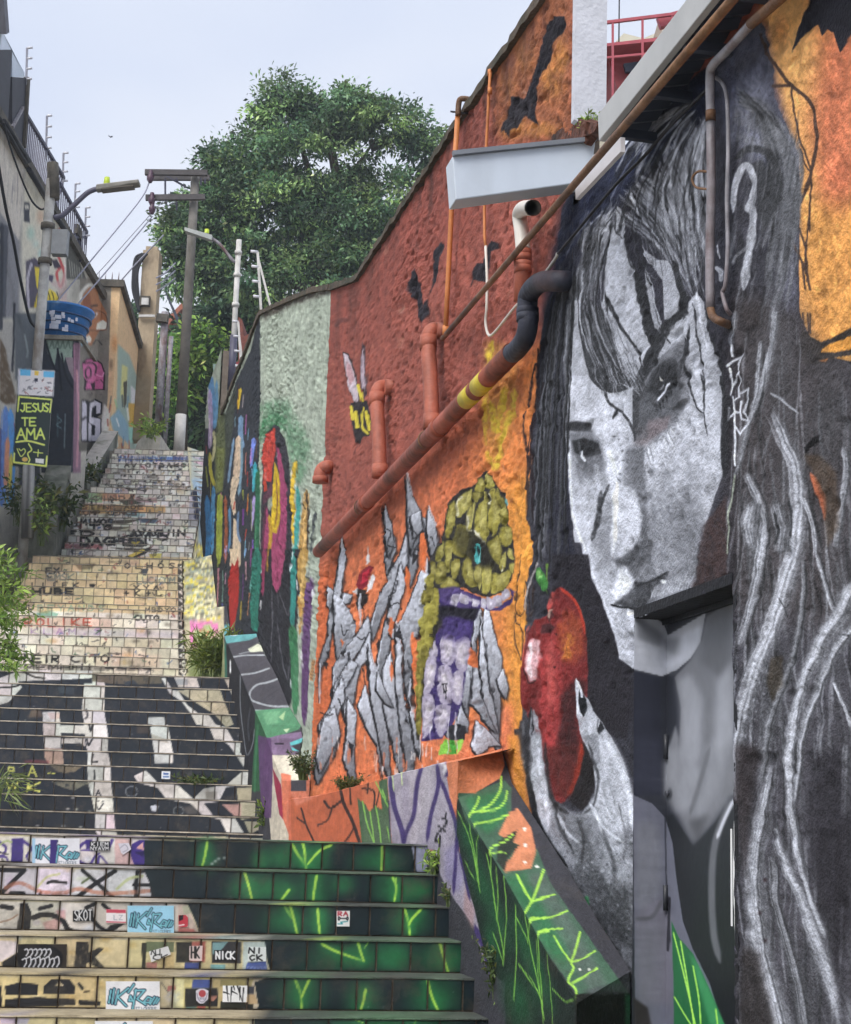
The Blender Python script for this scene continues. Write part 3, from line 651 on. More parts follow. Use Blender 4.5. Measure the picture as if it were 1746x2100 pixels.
# locks of hair down the right side
M.full()
for x, y, rx, ry, c in [(1600,760,30,120,84),(1560,1120,26,110,92),(1700,860,46,110,74),(1720,1250,20,160,84),(1585,1420,40,130,66),(1690,1650,30,160,62),(1560,1900,30,200,74),(1660,2030,50,130,66),(1620,980,26,120,96)]: M.blob(x, y, rx, ry, c, .5, tex=.3)
for p, w, c, w2, mid in [
 ([(1510,640),(1505,670),(1498,690),(1500,708)],12,200,6, None),([(1593,640),(1588,680),(1580,730),(1570,770),(1560,810),(1545,850),(1535,870)],10,176,9,16),([(1562,700),(1556,750),(1553,800),(1542,840)],8,168,8,10),([(1535,865),(1528,905),(1517,950),(1505,975)],11,214,4,9),
 ([(1588,852),(1602,885),(1615,915),(1630,945),(1638,985),(1640,1040),(1636,1090),(1628,1140),(1612,1200),(1588,1280),(1560,1350),(1535,1420),(1520,1480),(1512,1560)],6,208,20,40),([(1534,975),(1548,1005),(1562,1040),(1566,1090),(1563,1130),(1552,1190),(1536,1260),(1518,1320)],6,200,8,26),([(1545,1035),(1538,1080),(1545,1120)],26,172,20,34),([(1593,1035),(1603,1080),(1602,1130)],22,128,22,34),([(1652,1022),(1665,1060),(1674,1105),(1676,1140)],8,178,6,10),
 ([(1582,807),(1600,817),(1615,830),(1637,846)],5,206,2,5),([(1733,918),(1737,960),(1732,1010),(1724,1060),(1716,1120)],8,130,16,14),([(1650,1150),(1650,1200),(1646,1255),(1638,1300),(1622,1360),(1602,1420),(1582,1480),(1570,1540),(1562,1600)],8,142,22,16),([(1679,1140),(1690,1185),(1702,1225),(1712,1255)],6,182,4,12),
 ([(1775,1180),(1746,1215),(1722,1262),(1692,1306),(1668,1355),(1648,1402),(1636,1450),(1626,1510),(1620,1560),(1621,1620),(1628,1690),(1640,1760),(1650,1800)],34,210,6,24),([(1765,1280),(1738,1302),(1706,1348),(1684,1398),(1664,1455),(1645,1510),(1636,1590),(1630,1640)],26,160,8,18),([(1714,1400),(1732,1445),(1746,1490)],6,140,8,8),
 ([(1580,1575),(1572,1620),(1561,1680),(1550,1750),(1546,1820),(1550,1880),(1562,1950),(1580,2020),(1602,2110),(1612,2190)],6,214,46,34),([(1590,1700),(1606,1750),(1622,1795),(1640,1830),(1658,1880),(1682,1950),(1708,2020),(1735,2090),(1760,2170)],4,204,46,26),([(1585,1760),(1592,1850),(1615,1930),(1640,2030),(1652,2110)],8,116,34,22),([(1648,1795),(1665,1850),(1690,1920)],4,190,16, None),([(1735,1530),(1732,1630),(1736,1780)],8,108,8,16),([(1518,1470),(1508,1560),(1512,1640)],22,150,8, None)]:
    lock(p, w, c, w2, mid)
M.panel(1947,0,2947,1746)
for k in range(150):
    a_ = RNG.uniform(1.75,3.0); r0 = RNG.uniform(120,500); r1 = r0 + RNG.uniform(120,420); q_ = lambda r, a: (930 + r * math.cos(a) * .95,560 + r * math.sin(a) * 1.35)
    M.stroke([q_(r0, a_), q_((r0 + r1) / 2, a_ - .05), q_(r1, a_ - .16)], RNG.uniform(5,22), RNG.choice([34., 44., 60., 110., 150., 190., 214.]), RNG.uniform(.3,.75), soft=4, tex=.3)
for k in range(60):
    x, y = RNG.uniform(1020,1440), RNG.uniform(620,1700); M.stroke([(x, y),(x - 10, y + 100),(x - 40, y + 240)], RNG.uniform(5,20), RNG.choice([40., 60., 110., 136., 150.]),.4, soft=6, tex=.4)
# big hair, right side
M.panel(2400,1100,2947,1436)
for p in [[(640,660),(600,830),(560,900)],[(660,480),(640,640)],[(740,1760),(760,1900),(740,2060)],[(870,1660),(890,1800),(890,2000)],[(660,1780),(700,2100)],[(1040,1500),(1100,1800),(1180,2100)]]:
    M.stroke(p, 26,46,.85, soft=8)
M.poly([(1000,1180),(1080,1100),(1160,1060),(1150,1130),(1070,1180),(1020,1240)],'0c0b0d')
M.poly([(1060,1400),(1130,1450),(1190,1600),(1210,1740),(1200,1850),(1140,1700)],'c9714f',.9, soft=14)
M.poly([(1000,1240),(1150,1250),(1300,1400),(1330,1900),(1220,2100),(1180,1700),(1100,1420)],'4f3f30',.6, soft=26)
for p in [[(300,440),(430,330),(400,420),(405,470)],[(320,460),(330,600),(325,700)],[(330,620),(410,490),(415,720),(350,760)],[(350,720),(370,860),(430,860),(430,760)],[(420,690),(500,640),(480,720),(460,860),(500,930)],[(320,820),(310,930),(380,850)],[(430,860),(440,920),(510,940),(430,1060),(380,990)],[(370,880),(380,1100),(380,1340)],[(345,250),(350,350)]]:
    M.stroke(p, 17,232,.95, curve=False)
M.stroke([(375,1430),(340,1680),(320,1800),(320,2000),(310,2140)],16,'9fa79c',.95)
M.poly([(270,700),(330,700),(340,1300),(270,1500),(262,1100)],40,.55, soft=20)
# ropes of hair, lower right
M.panel(2400,1900,2947,1276)
for p in [[(700,400),(740,470),(800,430)],[(740,480),(760,540)],[(1180,690),(1276,700)],[(930,970),(960,980)]]: M.stroke(p, 9,40,.8)
for k in range(120):
    x, y = RNG.uniform(330,620), RNG.uniform(900,1700)
    M.blob(x, y, RNG.uniform(4,14), RNG.uniform(4,12),40 if RNG.random() < .55 else 200,.6)
M.poly([(640,880),(720,860),(720,1100),(640,1240),(600,1100)],'3d3427',.6, soft=14)
for k in range(160):                                   # wiry hairs in the dark
    x, y = RNG.uniform(860,1300), RNG.uniform(1200,2150)
    a = RNG.uniform(0,3.1)
    M.stroke([(x, y),(x + 26 * math.cos(a), y + 26 * math.sin(a))],4,120,.35)
# lower right hair
M.panel(1700,2545,2947,1746)
M.stroke([(1480,40),(1470,180)],12,50,.8)
for x, y in [(1325,995),(1300,860),(1330,700)]: M.blob(x, y, 12,12,'2a1c20',.9)
M.poly([(1690,400),(1746,380),(1746,900),(1720,1000),(1700,1100),(1760,1500),(1690,1400),(1640,900)],'1f1d22',.7, soft=26)
M.poly([(1560,100),(1700,60),(1740,500),(1690,800),(1620,900),(1560,700),(1520,400)],'29272d',.8, soft=36)
M.poly([(1190,40),(1300,60),(1250,400),(1230,700),(1200,500),(1180,300)],'322c2e',.8, soft=26)
M.poly([(1215,1020),(1300,1050),(1380,1420),(1200,1420)],'2a2626',.8, soft=26)
# long hair on the left, in front of the orange field
M.panel(1800,800,2947,1746)
M.poly([(200,200),(300,60),(330,120),(270,300),(240,420),(232,700),(225,1000),(262,1300),(275,1640),(380,1900),(200,1900),(160,1600),(80,1500),(80,1300),(100,900),(90,700),(120,560),(180,380)],'33343f',.95, soft=6)
for k in range(46):
    t = RNG.random()
    x0 = 150 + 100 * t + RNG.uniform(-14,14); y0 = 260 + RNG.uniform(-80,120)
    x2 = 70 + 170 * t; y2 = RNG.uniform(1300,1900)
    M.stroke([(x0 + 40, y0),((x0 + x2) / 2 + 20 * t, (y0 + y2) / 2 - 80),(x2, y2)], RNG.uniform(4,11), RNG.choice([30., 44., 70., 96., 130.]),.7)
for p in [[(85,700),(40,900),(20,1060),(60,1300),(70,1522)],[(100,700),(70,960),(40,1160),(30,1360)],[(95,620),(90,900),(45,1240),(40,1500)],[(120,800),(60,1100),(80,1400)]]:
    M.stroke(p, 10,'2c2328',.9)
M.panel(1750,1950,2250,1312)
for p, w, c in [([(150,-80),(130,60),(100,200),(90,430),(125,480),(165,430),(180,330),(230,180),(290,-40)],9,'2c2226'),([(110,100),(80,330)],9,'2c2226'),([(80,450),(100,540),(150,600),(155,800),(155,870)],10,'2c2226'),([(80,480),(90,720),(150,880)],10,'2c2226'),([(240,120),(215,300),(220,480)],12,'2c2226'),
                ([(290,0),(235,140),(200,260),(170,420)],14,'b9b3b3'),([(255,180),(235,480)],10,'3a2c24'),([(190,160),(170,300)],8,'3a2c24')]:
    M.stroke(p, w, c, .92)
M.poly([(430,-80),(760,-80),(780,130),(860,300),(920,480),(1000,700),(1040,880),(1130,940),(1160,1260),(1100,1600),(900,1560),(760,1250),(720,900),(720,500),(600,260),(500,210),(420,260)],'2f2d33',.95, soft=8, tex=.2)
for k in range(260):
    x, y = RNG.uniform(720,1130), RNG.uniform(300,1500)
    if x < 700 + (y - 300) * .1 or x > 830 + (y - 200) * .3: continue
    M.blob(x, y, RNG.uniform(6,18), RNG.uniform(5,12), RNG.choice(['1c1a1e', '4a474e', '3d3a40']),.5, ang=RNG.uniform(0,3))
# leaf and apple
M.poly([(375,0),(390,0),(390,180),(370,300)],'5d7a3a')
M.poly([(275,60),(320,40),(360,100),(390,190),(370,250),(330,240),(290,160)],'3f7d3c', curve=True)
M.poly([(285,70),(320,60),(345,120),(300,150)],'8fc474',.8, soft=8)
M.poly([(500,215),(610,300),(690,450),(725,640),(742,850),(747,1060),(742,1260),(728,1480),(712,1680),(680,1880),(610,2060),(520,2170),(430,2130),(370,1960),(325,1740),(270,1520),(190,1380),(140,1250),(135,1100),(160,900),(190,700),(250,540),(330,490),(385,430),(425,290)],'762828', curve=True, soft=5)
M.poly([(380,600),(470,600),(520,900),(500,1200),(490,1500),(440,1800),(360,1600),(300,1250),(290,900)],'ad4040',.8, soft=36, tex=.2)
M.poly([(380,700),(430,680),(450,1000),(430,1300),(380,1300),(360,1000)],'c8605a',.6, soft=24)
M.poly([(560,400),(680,500),(720,800),(640,900),(560,900),(480,760),(480,560)],'b35c34',.6, soft=46, tex=.5)
M.poly([(520,650),(620,640),(600,860),(520,880)],'c98436',.6, soft=30, tex=.9)
M.poly([(500,1200),(640,1050),(740,1060),(740,1180),(650,1320),(640,1460),(690,1650),(640,1800),(500,1900),(480,1600)],'3f2224',.9, soft=36, tex=.3)
M.stroke([(500,225),(620,330),(690,480),(720,640)],26,'c8432f',.8, soft=10)
M.stroke([(690,1640),(700,1720),(670,1860),(600,2030)],36,'a23420',.8, soft=12)
M.stroke([(430,260),(400,360),(390,460)],36,'c9524c',.8, soft=14)
M.poly([(320,560),(400,540),(450,580),(420,630),(330,640)],'43272a',.9, soft=14)
M.poly([(385,440),(425,430),(440,470),(400,540),(380,500)],'4a2a2c',.9, soft=6)
M.stroke([(395,500),(400,440),(425,420)],16,'c9b7a8',.8, soft=5)
M.poly([(240,680),(320,700),(310,900),(270,1060),(220,1080),(190,960),(195,800)],'dcb6bc',.9, soft=12)
M.stroke([(245,720),(225,900),(235,1040)],34,'f0dfe4',.85, soft=10); M.stroke([(300,720),(290,900)],16,'efe0e4',.8, soft=6)
M.stroke([(180,950),(200,1060),(230,1090),(270,1060)],9,'2c2023')
M.stroke([(215,560),(175,720),(160,900)],12,'c05a50',.8, soft=5)
M.blob(648,1806,12,14,'fff0e8',1, hard=1); M.blob(435,940,10,12,'3a1418',.9, hard=1); M.blob(460,640,10,12,'3a1418',.9, hard=1)
for k in range(160):
    x, y = RNG.uniform(170,720), RNG.uniform(500,1900)
    M.blob(x, y, RNG.uniform(4,10), RNG.uniform(4,12),'5e1d20' if RNG.random() < .6 else 'd0705a',.35)
# fingers
M.poly([(640,1040),(670,1100),(700,1180),(760,1240),(790,1330),(880,1450),(960,1580),(1040,1720),(1120,1950),(1160,2150),(850,2150),(800,1850),(740,1680),(690,1580),(650,1400),(630,1100)],186, tex=.1)
M.poly([(640,1040),(665,1100),(720,1300),(700,1390),(650,1370),(632,1140)],226,.9, soft=5)
M.poly([(670,1130),(700,1180),(735,1230),(740,1330),(710,1400),(680,1350),(665,1240)],'23252a')
M.stroke([(650,1060),(690,1170),(700,1220)],20,236,.9, soft=3)
M.poly([(740,1230),(780,1330),(850,1430),(880,1500),(850,1560),(780,1600),(700,1560),(680,1420),(730,1390)],196,.8, soft=14, tex=.4)
M.poly([(860,1430),(900,1500),(850,1560),(830,1520)],'25262b',.95)
M.stroke([(840,1420),(830,1500)],8,60,.8); M.stroke([(880,1460),(860,1520)],8,60,.8)
M.poly([(900,1510),(960,1600),(1040,1740),(1120,1960),(1150,2150),(1000,2150),(900,1900),(820,1720),(830,1600)],212,.8, soft=20, tex=.4)
M.stroke([(830,1640),(780,1700),(760,1660)],10,90,.6, soft=4)
M.stroke([(700,1590),(790,1760),(830,1900),(850,2060)],14,232,.7, soft=6)
M.poly([(140,1420),(200,1440),(230,1650),(250,1900),(300,2150),(180,2150),(140,1900),(100,1640),(80,1510),(120,1500)],'34353b',.95, soft=6)
M.poly([(250,1320),(300,1440),(330,1650),(360,1900),(410,2150),(290,2150),(240,1900),(215,1660),(215,1500)],172,.95, soft=6, tex=.3)
M.poly([(215,1290),(240,1320),(250,1500),(240,1640),(210,1560),(205,1400)],'26262c')
M.stroke([(235,1330),(225,1500),(235,1600)],14,196,.7, soft=5)
M.stroke([(160,1430),(170,1640),(190,1900)],24,110,.7, soft=8)
M.stroke([(85,1510),(110,1700),(150,1950),(170,2150)],18,'1f1d22',.9, soft=5)
# hand and wrist
M.panel(1700,2545,2947,1746)
M.poly([(180,0),(240,0),(260,160),(300,320),(400,380),(450,370),(500,300),(510,180),(440,0),(570,0),(640,120),(690,290),(700,480),(690,900),(670,1200),(560,1240),(460,1000),(380,800),(320,640),(260,520),(220,420),(200,300),(150,120)],150,.9, soft=12)
M.poly([(510,0),(570,0),(640,120),(690,290),(690,420),(600,460),(500,400),(450,380),(510,280),(530,160)],206,.85, soft=20, tex=.3)
M.poly([(180,0),(235,0),(255,160),(290,330),(280,480),(230,420),(200,260)],186,.9, soft=10, tex=.3)
M.poly([(290,330),(400,390),(480,480),(470,640),(400,640),(320,560)],176,.7, soft=26, tex=.4)
M.poly([(440,420),(520,640),(560,700),(520,760),(420,760),(360,660),(440,600)],78,.75, soft=36, tex=.4)
M.poly([(540,520),(680,560),(690,700),(600,760),(560,640)],170,.6, soft=30, tex=.4)
M.poly([(380,700),(680,720),(680,1200),(560,1240),(460,1000)],92,.75, soft=30, tex=.5)
M.poly([(600,980),(680,960),(680,1210),(620,1220)],150,.7, soft=20, tex=.7)
for p, w, c in [([(420,390),(440,460),(430,540)],10,226),([(500,330),(540,480),(600,560)],12,220),([(520,220),(560,360),(640,470)],10,226),([(330,400),(380,500)],10,206),([(560,200),(600,330)],8,120),([(460,470),(500,600)],12,90),([(620,330),(650,500),(640,600)],10,100)]:
    M.stroke(p, w, c, .6, soft=5)
for k in range(220):
    x, y = RNG.uniform(330,690), RNG.uniform(480,1230)
    if y > 560 + (x - 330) * 2.6: continue
    M.blob(x, y, RNG.uniform(3,10), RNG.uniform(3,9),40 if RNG.random() < .55 else 214,.5)
M.poly([(262,60),(430,40),(445,90),(430,180),(380,310),(330,290),(280,160)],'5a2624',.9, soft=22)
M.poly([(430,20),(450,60),(430,180),(390,290),(370,280),(420,120)],'94301f',.8, soft=8)
M.poly([(440,20),(500,130),(505,250),(470,340),(440,365),(380,320),(430,190),(450,80)],'2a2729',.95, soft=6)
M.poly([(150,0),(190,0),(190,240),(240,440),(300,560),(250,520),(190,380),(165,200)],'28272c',.9, soft=8)
# orange runs out beside the hand, green leaf tips below
M.poly([(80,0),(130,0),(165,220),(190,380),(215,500),(215,580),(160,660),(60,660),(90,520),(100,300),(90,160)],'d78c56',.97, soft=4)
M.poly([(85,0),(130,0),(150,160),(170,320),(120,400),(110,200)],'d9913f',.9, soft=16, tex=.4)
M.poly([(230,540),(270,580),(300,640),(280,620),(400,760),(520,1000),(560,1240),(420,1250),(300,960)],'33553f',.55, soft=18)
for p in [[(240,520),(260,560),(290,610)],[(400,740),(410,790)],[(465,790),(470,870),(460,900)],[(550,960),(560,1040)],[(540,1100),(560,1180)]]: M.stroke(p, 22,'3d8a58',.85, w2=6)
M.panel(1700,2545,2947,1746)
M.poly([(300,330),(380,370),(450,400),(480,520),(440,640),(380,560),(320,460)],96,.7, soft=26, tex=.3); M.poly([(500,700),(690,760),(690,1000),(600,1000),(480,860)],62,.6, soft=40, tex=.4); M.stroke([(262,40),(275,200),(305,330),(380,380)],20,54,.8, soft=9); M.stroke([(452,380),(500,330),(520,200),(470,40)],12,50,.7, soft=6); M.stroke([(560,30),(620,140),(670,300),(690,460)],26,232,.75, soft=12, tex=.3); M.stroke([(225,20),(235,160),(262,300),(275,430)],20,218,.8, soft=8, tex=.3); M.poly([(560,420),(640,420),(650,600),(560,560)],206,.5, soft=26, tex=.5)
M.stroke([(330,640),(400,760),(470,900),(540,1060)],26,40,.7, soft=14)
M.panel(1950,1250,2450,1500)
M.poly([(770,330),(880,150),(1040,10),(1210,-40),(1245,120),(1230,320),(1190,500),(1130,640),(980,730),(850,800),(760,870),(735,700),(745,500)],92,.72, soft=46, tex=.3); M.poly([(930,60),(1160,-20),(1200,140),(1110,300),(1000,380),(900,300)],52,.75, soft=40, tex=.3); M.poly([(880,620),(1130,560),(1080,700),(880,800)],'8a7f84',.6, soft=30)
M.stroke([(985,410),(1040,330),(1105,225)],24,222,.95, soft=5); M.stroke([(1000,300),(1035,235),(1055,195)],13,180,.8, soft=5); M.poly([(1000,205),(1012,150),(1026,208)],240)
for (x, y, dx, dy) in [(1160,180,22,66),(1135,235,26,76),(1112,300,14,66),(1072,365,16,76),(1040,405,6,76),(1010,435,2,76)]: M.stroke([(x, y),(x + dx, y + dy)],17,38,.9, w2=4)
for (x, y, x2, y2) in [(850,950,872,1160),(882,900,925,1070),(930,880,975,1020),(985,850,1015,970),(1050,815,1095,1000),(1092,745,1165,950),(1122,700,1195,830),(1172,640,1235,750)]: M.stroke([(x, y),(x2, y2)],30,232,.85, w2=12, soft=7)
M.poly([(660,900),(830,900),(850,1200),(870,1420),(800,1400),(740,1340),(640,1280),(640,1100)],112,.75, soft=36, tex=.3); M.poly([(770,1350),(860,1400),(890,1800),(850,2050),(740,2080),(700,1990),(810,1800),(830,1600)],84,.7, soft=30, tex=.35)
M.poly([(880,1400),(1300,1300),(1490,1700),(1400,2050),(900,2060),(880,1800)],126,.45, soft=60, tex=.4); M.poly([(100,840),(400,800),(440,1000),(450,1200),(400,1300),(150,1250)],84,.28, soft=60); M.stroke([(560,1270),(556,1500),(548,1700),(545,1880)],36,244,.9, soft=14); M.stroke([(470,930),(520,1060),(560,1200)],44,236,.7, soft=18)
M.stroke([(60,900),(70,1200),(85,1500),(130,1700),(230,1960)],26,236,.85, soft=10, tex=.3); M.stroke([(180,940),(195,1000),(230,1040)],22,228,.9, soft=5); M.poly([(90,830),(220,800),(380,860),(400,960),(240,1000),(120,950)],46,.7, soft=16); M.stroke([(190,930),(200,990),(235,1030)],16,232,.95, soft=4)
for k in range(90):                                    # thin hairs across the brow
    x, y = RNG.uniform(300,760), RNG.uniform(-120,120); M.stroke([(x, y),(x + RNG.uniform(20,60), y + 130),(x + RNG.uniform(60,160), y + 260)], RNG.uniform(4,9), RNG.choice([40., 50., 70., 170., 200.]), RNG.uniform(.35,.7))
M.panel(1950,1850,2500,1746)                        # lips and the underside of the nose
M.poly([(545,285),(640,250),(730,180),(830,90),(850,160),(800,270),(720,350),(650,330),(590,330)],78,.75, soft=22, tex=.3); M.poly([(600,765),(660,670),(770,570),(900,530),(1010,490),(1120,420),(1170,400),(1110,500),(1000,580),(950,680),(900,790),(850,840),(770,815),(690,800)],70,.85, soft=12, tex=.3); M.poly([(640,730),(700,660),(790,600),(800,700),(740,770)],112,.7, soft=16, tex=.3); M.stroke([(530,765),(610,800),(700,800),(790,830)],18,34,.9, soft=6); M.stroke([(780,560),(900,540),(1020,490),(1140,410)],14,40,.8, soft=6); M.poly([(600,380),(680,340),(770,560),(720,640),(640,700),(560,740),(590,560)],230,.7, soft=22, tex=.25); M.poly([(820,360),(1060,300),(1100,420),(900,520),(800,540)],150,.6, soft=26, tex=.5); M.poly([(960,620),(1300,420),(1400,520),(1000,760)],168,.5, soft=30, tex=.8)
for x, y in [(725,865),(800,915),(885,885),(1095,515)]: M.blob(x, y, 30,20,244,.9, hard=.6, tex=.3)
M.panel(1900,600,2500,1746)
for p, w in [([(430,1330),(500,1560),(620,1830),(720,1990)],24),([(370,1440),(440,1760),(540,1960)],22),([(530,1290),(640,1580),(800,1850)],22),([(480,1500),(560,1720),(680,1930)],14)]: M.stroke(p, w, 182,.8, soft=8, w2=4, tex=.4)
M.panel(1700,2545,2947,1746)
M.stroke([(188,200),(225,400),(300,545),(370,640)],18,36,.75, soft=8); M.stroke([(300,340),(335,450),(400,560)],14,58,.7, soft=7); M.stroke([(540,470),(590,600),(600,720)],22,52,.55, soft=14); M.stroke([(420,400),(450,500),(440,620)],16,50,.6, soft=9); M.poly([(420,900),(560,840),(690,960),(680,1200),(560,1230)],46,.55, soft=50, tex=.4); M.stroke([(480,330),(540,440),(640,520)],14,236,.7, soft=7); M.stroke([(318,380),(370,470),(430,520)],14,214,.7, soft=7)
# deepen blacks and lift whites of the grey figure
q_ = M.C[:, 690:1110, :]; sat = (q_.max(2) - q_.min(2)); w_ = np.clip(1.6 - sat * 8,0,1)[..., None]; g_ = np.clip((q_ - .47) * 1.14 + .46,.03,.95); q_[:] = q_ * (1 - w_) + g_ * w_
M.full().grain(0.10,4,6,55,(1080,120,1900,2200)).grain(0.14,18,26,57,(1080,120,1900,2200))
# ---------------- the far stretch of the wall: pale green stucco, hooded figure, streaks of colour
FW = Canvas(380,480,720,1720,'a9b3a4')
FW.full().grain(0.12,6,12,3)
V = lambda: FW.panel(680,1250,1130,1350)
V()
FW.poly([(660,480),(760,420),(950,400),(1000,560),(1160,800),(1180,1000),(1100,1300),(1000,1200),(960,900),(900,680),(700,700),(660,1000)],'5f8a6a',.75, soft=60, tex=.6)
FW.poly([(660,640),(800,560),(900,560),(940,700),(880,720),(740,740),(660,860)],'3f7750',.8, soft=40, tex=.6)
for k in range(420):                       # pits and runs in the rough coat
    x, y = RNG.uniform(660,1350), RNG.uniform(-900,1700)
    FW.stroke([(x, y),(x - RNG.uniform(0,26), y + RNG.uniform(20,70))], RNG.uniform(6,16),'66705f' if RNG.random() < .65 else 'cdd2c4', RNG.uniform(.25,.6), w2=2)
FW.full().poly([(535,632),(600,606),(680,584),(740,566),(740,590),(680,600),(600,625),(540,655)],'4a3e38',.75, soft=8, tex=.6)
V()
# black ground with streaks
FW.poly([(660,-500),(665,300),(655,700),(650,1200),(660,2200),(640,3600),(-100,3600),(-100,700),(120,700),(300,560),(420,200),(560,-100)],'34383f',1)
FW.poly([(200,380),(300,560),(420,240),(380,700),(300,1200),(260,1360),(200,1000)],'4a5148',.9, soft=16)
FW.poly([(215,400),(290,560),(300,900),(270,1350),(200,1380),(190,1000),(205,700)],'68704f',.9, soft=14, tex=.3)
FW.poly([(210,900),(300,900),(270,1350),(200,1350)],'8b9350',.6, soft=20)
def st(p, w, c, a=.95, w2=None): FW.stroke(p, w, c, a, soft=4, w2=w2, tex=.15)
st([(140,150),(170,400),(180,700)],70,'5d8fc0', w2=40); st([(210,200),(210,500),(190,700)],30,'6ea3cf')
st([(140,300),(150,600),(140,900)],44,'b6a3cc'); st([(135,600),(150,880)],50,'dccfdc'); st([(100,880),(110,960)],26,'a8322e')
st([(140,950),(150,1150),(190,1300)],34,'c6bf4a'); st([(180,720),(190,900),(160,1050)],30,'d6d3a0'); st([(100,1100),(120,1300)],50,'9aa050')
st([(150,1180),(150,1400)],20,'d0c040'); st([(180,1300),(170,1600),(160,2000)],40,'5c9acb'); st([(110,1400),(130,1800),(110,2100)],60,'3f7fb8')
st([(250,1380),(240,1600),(235,2100)],60,'a9b84a'); st([(255,1370),(255,1440)],40,'d988a8'); st([(300,1400),(310,1700),(300,2100)],34,'a05a3c')
st([(460,280),(440,420),(435,500)],34,'e4c53a', w2=20); st([(490,350),(480,480)],26,'cdbcbc'); st([(440,240),(430,540)],14,'8c3326',.7)
st([(405,580),(400,680)],20,'9fd0e4'); st([(465,570),(460,760),(480,900)],54,'7fa0c4'); st([(520,560),(510,760)],30,'c06bb0'); st([(545,700),(535,820)],18,'86bede')
st([(440,780),(430,1000),(420,1200)],60,'d9c1a8', w2=90); st([(410,1200),(380,1400),(400,1600)],90,'dcc8ae', w2=30); st([(400,1640),(420,1900),(400,2140)],40,'d9c5aa', w2=120)
st([(470,800),(470,1100),(440,1400)],26,'7f9fb4'); st([(390,800),(350,1100),(330,1260)],26,'7f9fc0'); st([(400,1460),(395,1540)],30,'b23a30')
st([(600,800),(580,960),(570,1100)],50,'7b8fe0', w2=30); st([(570,900),(560,1060)],30,'d58fd0'); st([(515,950),(510,1180)],30,'cf7a66', w2=20); st([(530,1150),(530,1300)],26,'b03a34')
st([(610,1050),(600,1250),(590,1360)],40,'43b3c4', w2=20); st([(580,1120),(590,1300)],20,'7fc8ea'); st([(485,1340),(485,1440)],24,'c4d03a'); st([(540,1380),(530,1600)],40,'d79a3a', w2=16); st([(535,1460),(525,1560)],24,'c8502c')
st([(600,1400),(590,1600),(570,1760)],36,'b9a8e0', w2=14); st([(570,1440),(575,1760)],16,'a4c24c'); st([(490,1540),(485,1700)],40,'7b3a94'); st([(440,1560),(430,1760),(460,1880)],24,'6f8cb4')
st([(350,1500),(350,1800),(330,2000)],24,'5c86ac'); st([(310,1920),(300,2060)],34,'c3a8d4'); st([(510,1820),(500,2040)],34,'8fd0ee', w2=20); st([(520,1750),(500,1860)],40,'b5402e'); st([(590,1860),(580,2060)],40,'8a6ad0'); st([(580,1940),(575,2060)],20,'c23a44')
st([(630,800),(625,1000)],16,'9b4a38',.8); st([(640,1100),(635,1600),(620,2100)],50,'2f6a4c'); st([(625,1640),(610,2000)],20,'79b98c',.6); st([(550,1880),(545,1960)],14,'ffffff',.7)
# hooded figure
FW.poly([(810,660),(860,680),(910,800),(950,960),(980,1200),(985,1600),(985,2200),(660,2200),(670,1500),(690,1200),(680,950),(720,760)],'35333a')
FW.poly([(815,690),(825,820),(820,940),(790,1100),(780,1260),(720,1240),(700,1130),(680,1000),(700,880),(730,760)],'c3483c', tex=.1)
FW.poly([(700,1130),(720,1240),(740,1340),(700,1360),(690,1200)],'b0402f'); st([(720,1160),(720,1230)],10,'e6e0dc')
FW.poly([(840,880),(880,980),(910,1150),(935,1350),(940,1650),(930,1900),(910,2200),(700,2200),(690,2000),(720,1560),(740,1500),(760,1700),(840,1700),(870,1400),(860,1150),(830,1000)],'a0476c', tex=.1)
FW.poly([(780,1230),(740,1340),(700,1400),(690,1500),(740,1450),(800,1380)],'5c3a48')
FW.poly([(810,1040),(830,1080),(860,1180),(870,1360),(870,1640),(830,1790),(790,1780),(780,1620),(790,1400),(800,1200)],'d0b030', tex=.1)
FW.poly([(740,1440),(790,1400),(790,1500),(760,1560),(740,1500)],'9aa090')
st([(760,1600),(770,1800),(740,2100)],36,'caa233'); st([(830,940),(832,1000)],16,'e8e0e0'); st([(720,1500),(690,1900),(680,2200)],26,'6e2f4a',.7)
for p in [[(870,1640),(850,1800),(820,1900)],[(900,1400),(900,1700)],[(800,1900),(790,2100)],[(870,1900),(860,2100)],[(760,760),(750,1000)],[(790,800),(770,1060)],[(830,1200),(840,1500),(820,1700)]]:
    st(p, 12,'5a2a3c',.6)
# drips to the right of the figure
st([(1035,1040),(1010,1200),(1000,1500),(1005,1900)],50,'d8b335', w2=30); st([(1050,1060),(1050,1180)],24,'6b5a1e',.8); st([(990,1130),(985,1200)],26,'f0f0ee')
st([(1045,1300),(1060,1500),(1040,1800),(1020,2100)],44,'3f9a94'); st([(1035,1290),(1030,1360)],20,'f0f4f4'); st([(1145,1340),(1130,1600),(1110,1900),(1100,2100)],70,'b88f50', w2=90); st([(1145,1340),(1160,1600),(1150,2000)],22,'3a2f28')
st([(1120,1480),(1140,1560),(1110,1700),(1130,1850),(1100,2000)],24,'dcb676'); st([(1100,1480),(1120,1540)],30,'2b2624'); st([(1120,1400),(1115,1450)],16,'ffffff'); st([(1230,1560),(1200,1800),(1180,2000)],24,'3a3f44',.9); st([(1190,1580),(1180,1660)],16,'f4f6f6',.9); st([(990,1990),(990,2080)],30,'eef2f6')
X = lambda: FW.panel(680,1900,1130,1181)
X()
FW.poly([(500,0),(960,0),(930,500),(900,900),(860,1400),(820,1480),(600,900),(500,800)],'26262c',.97)
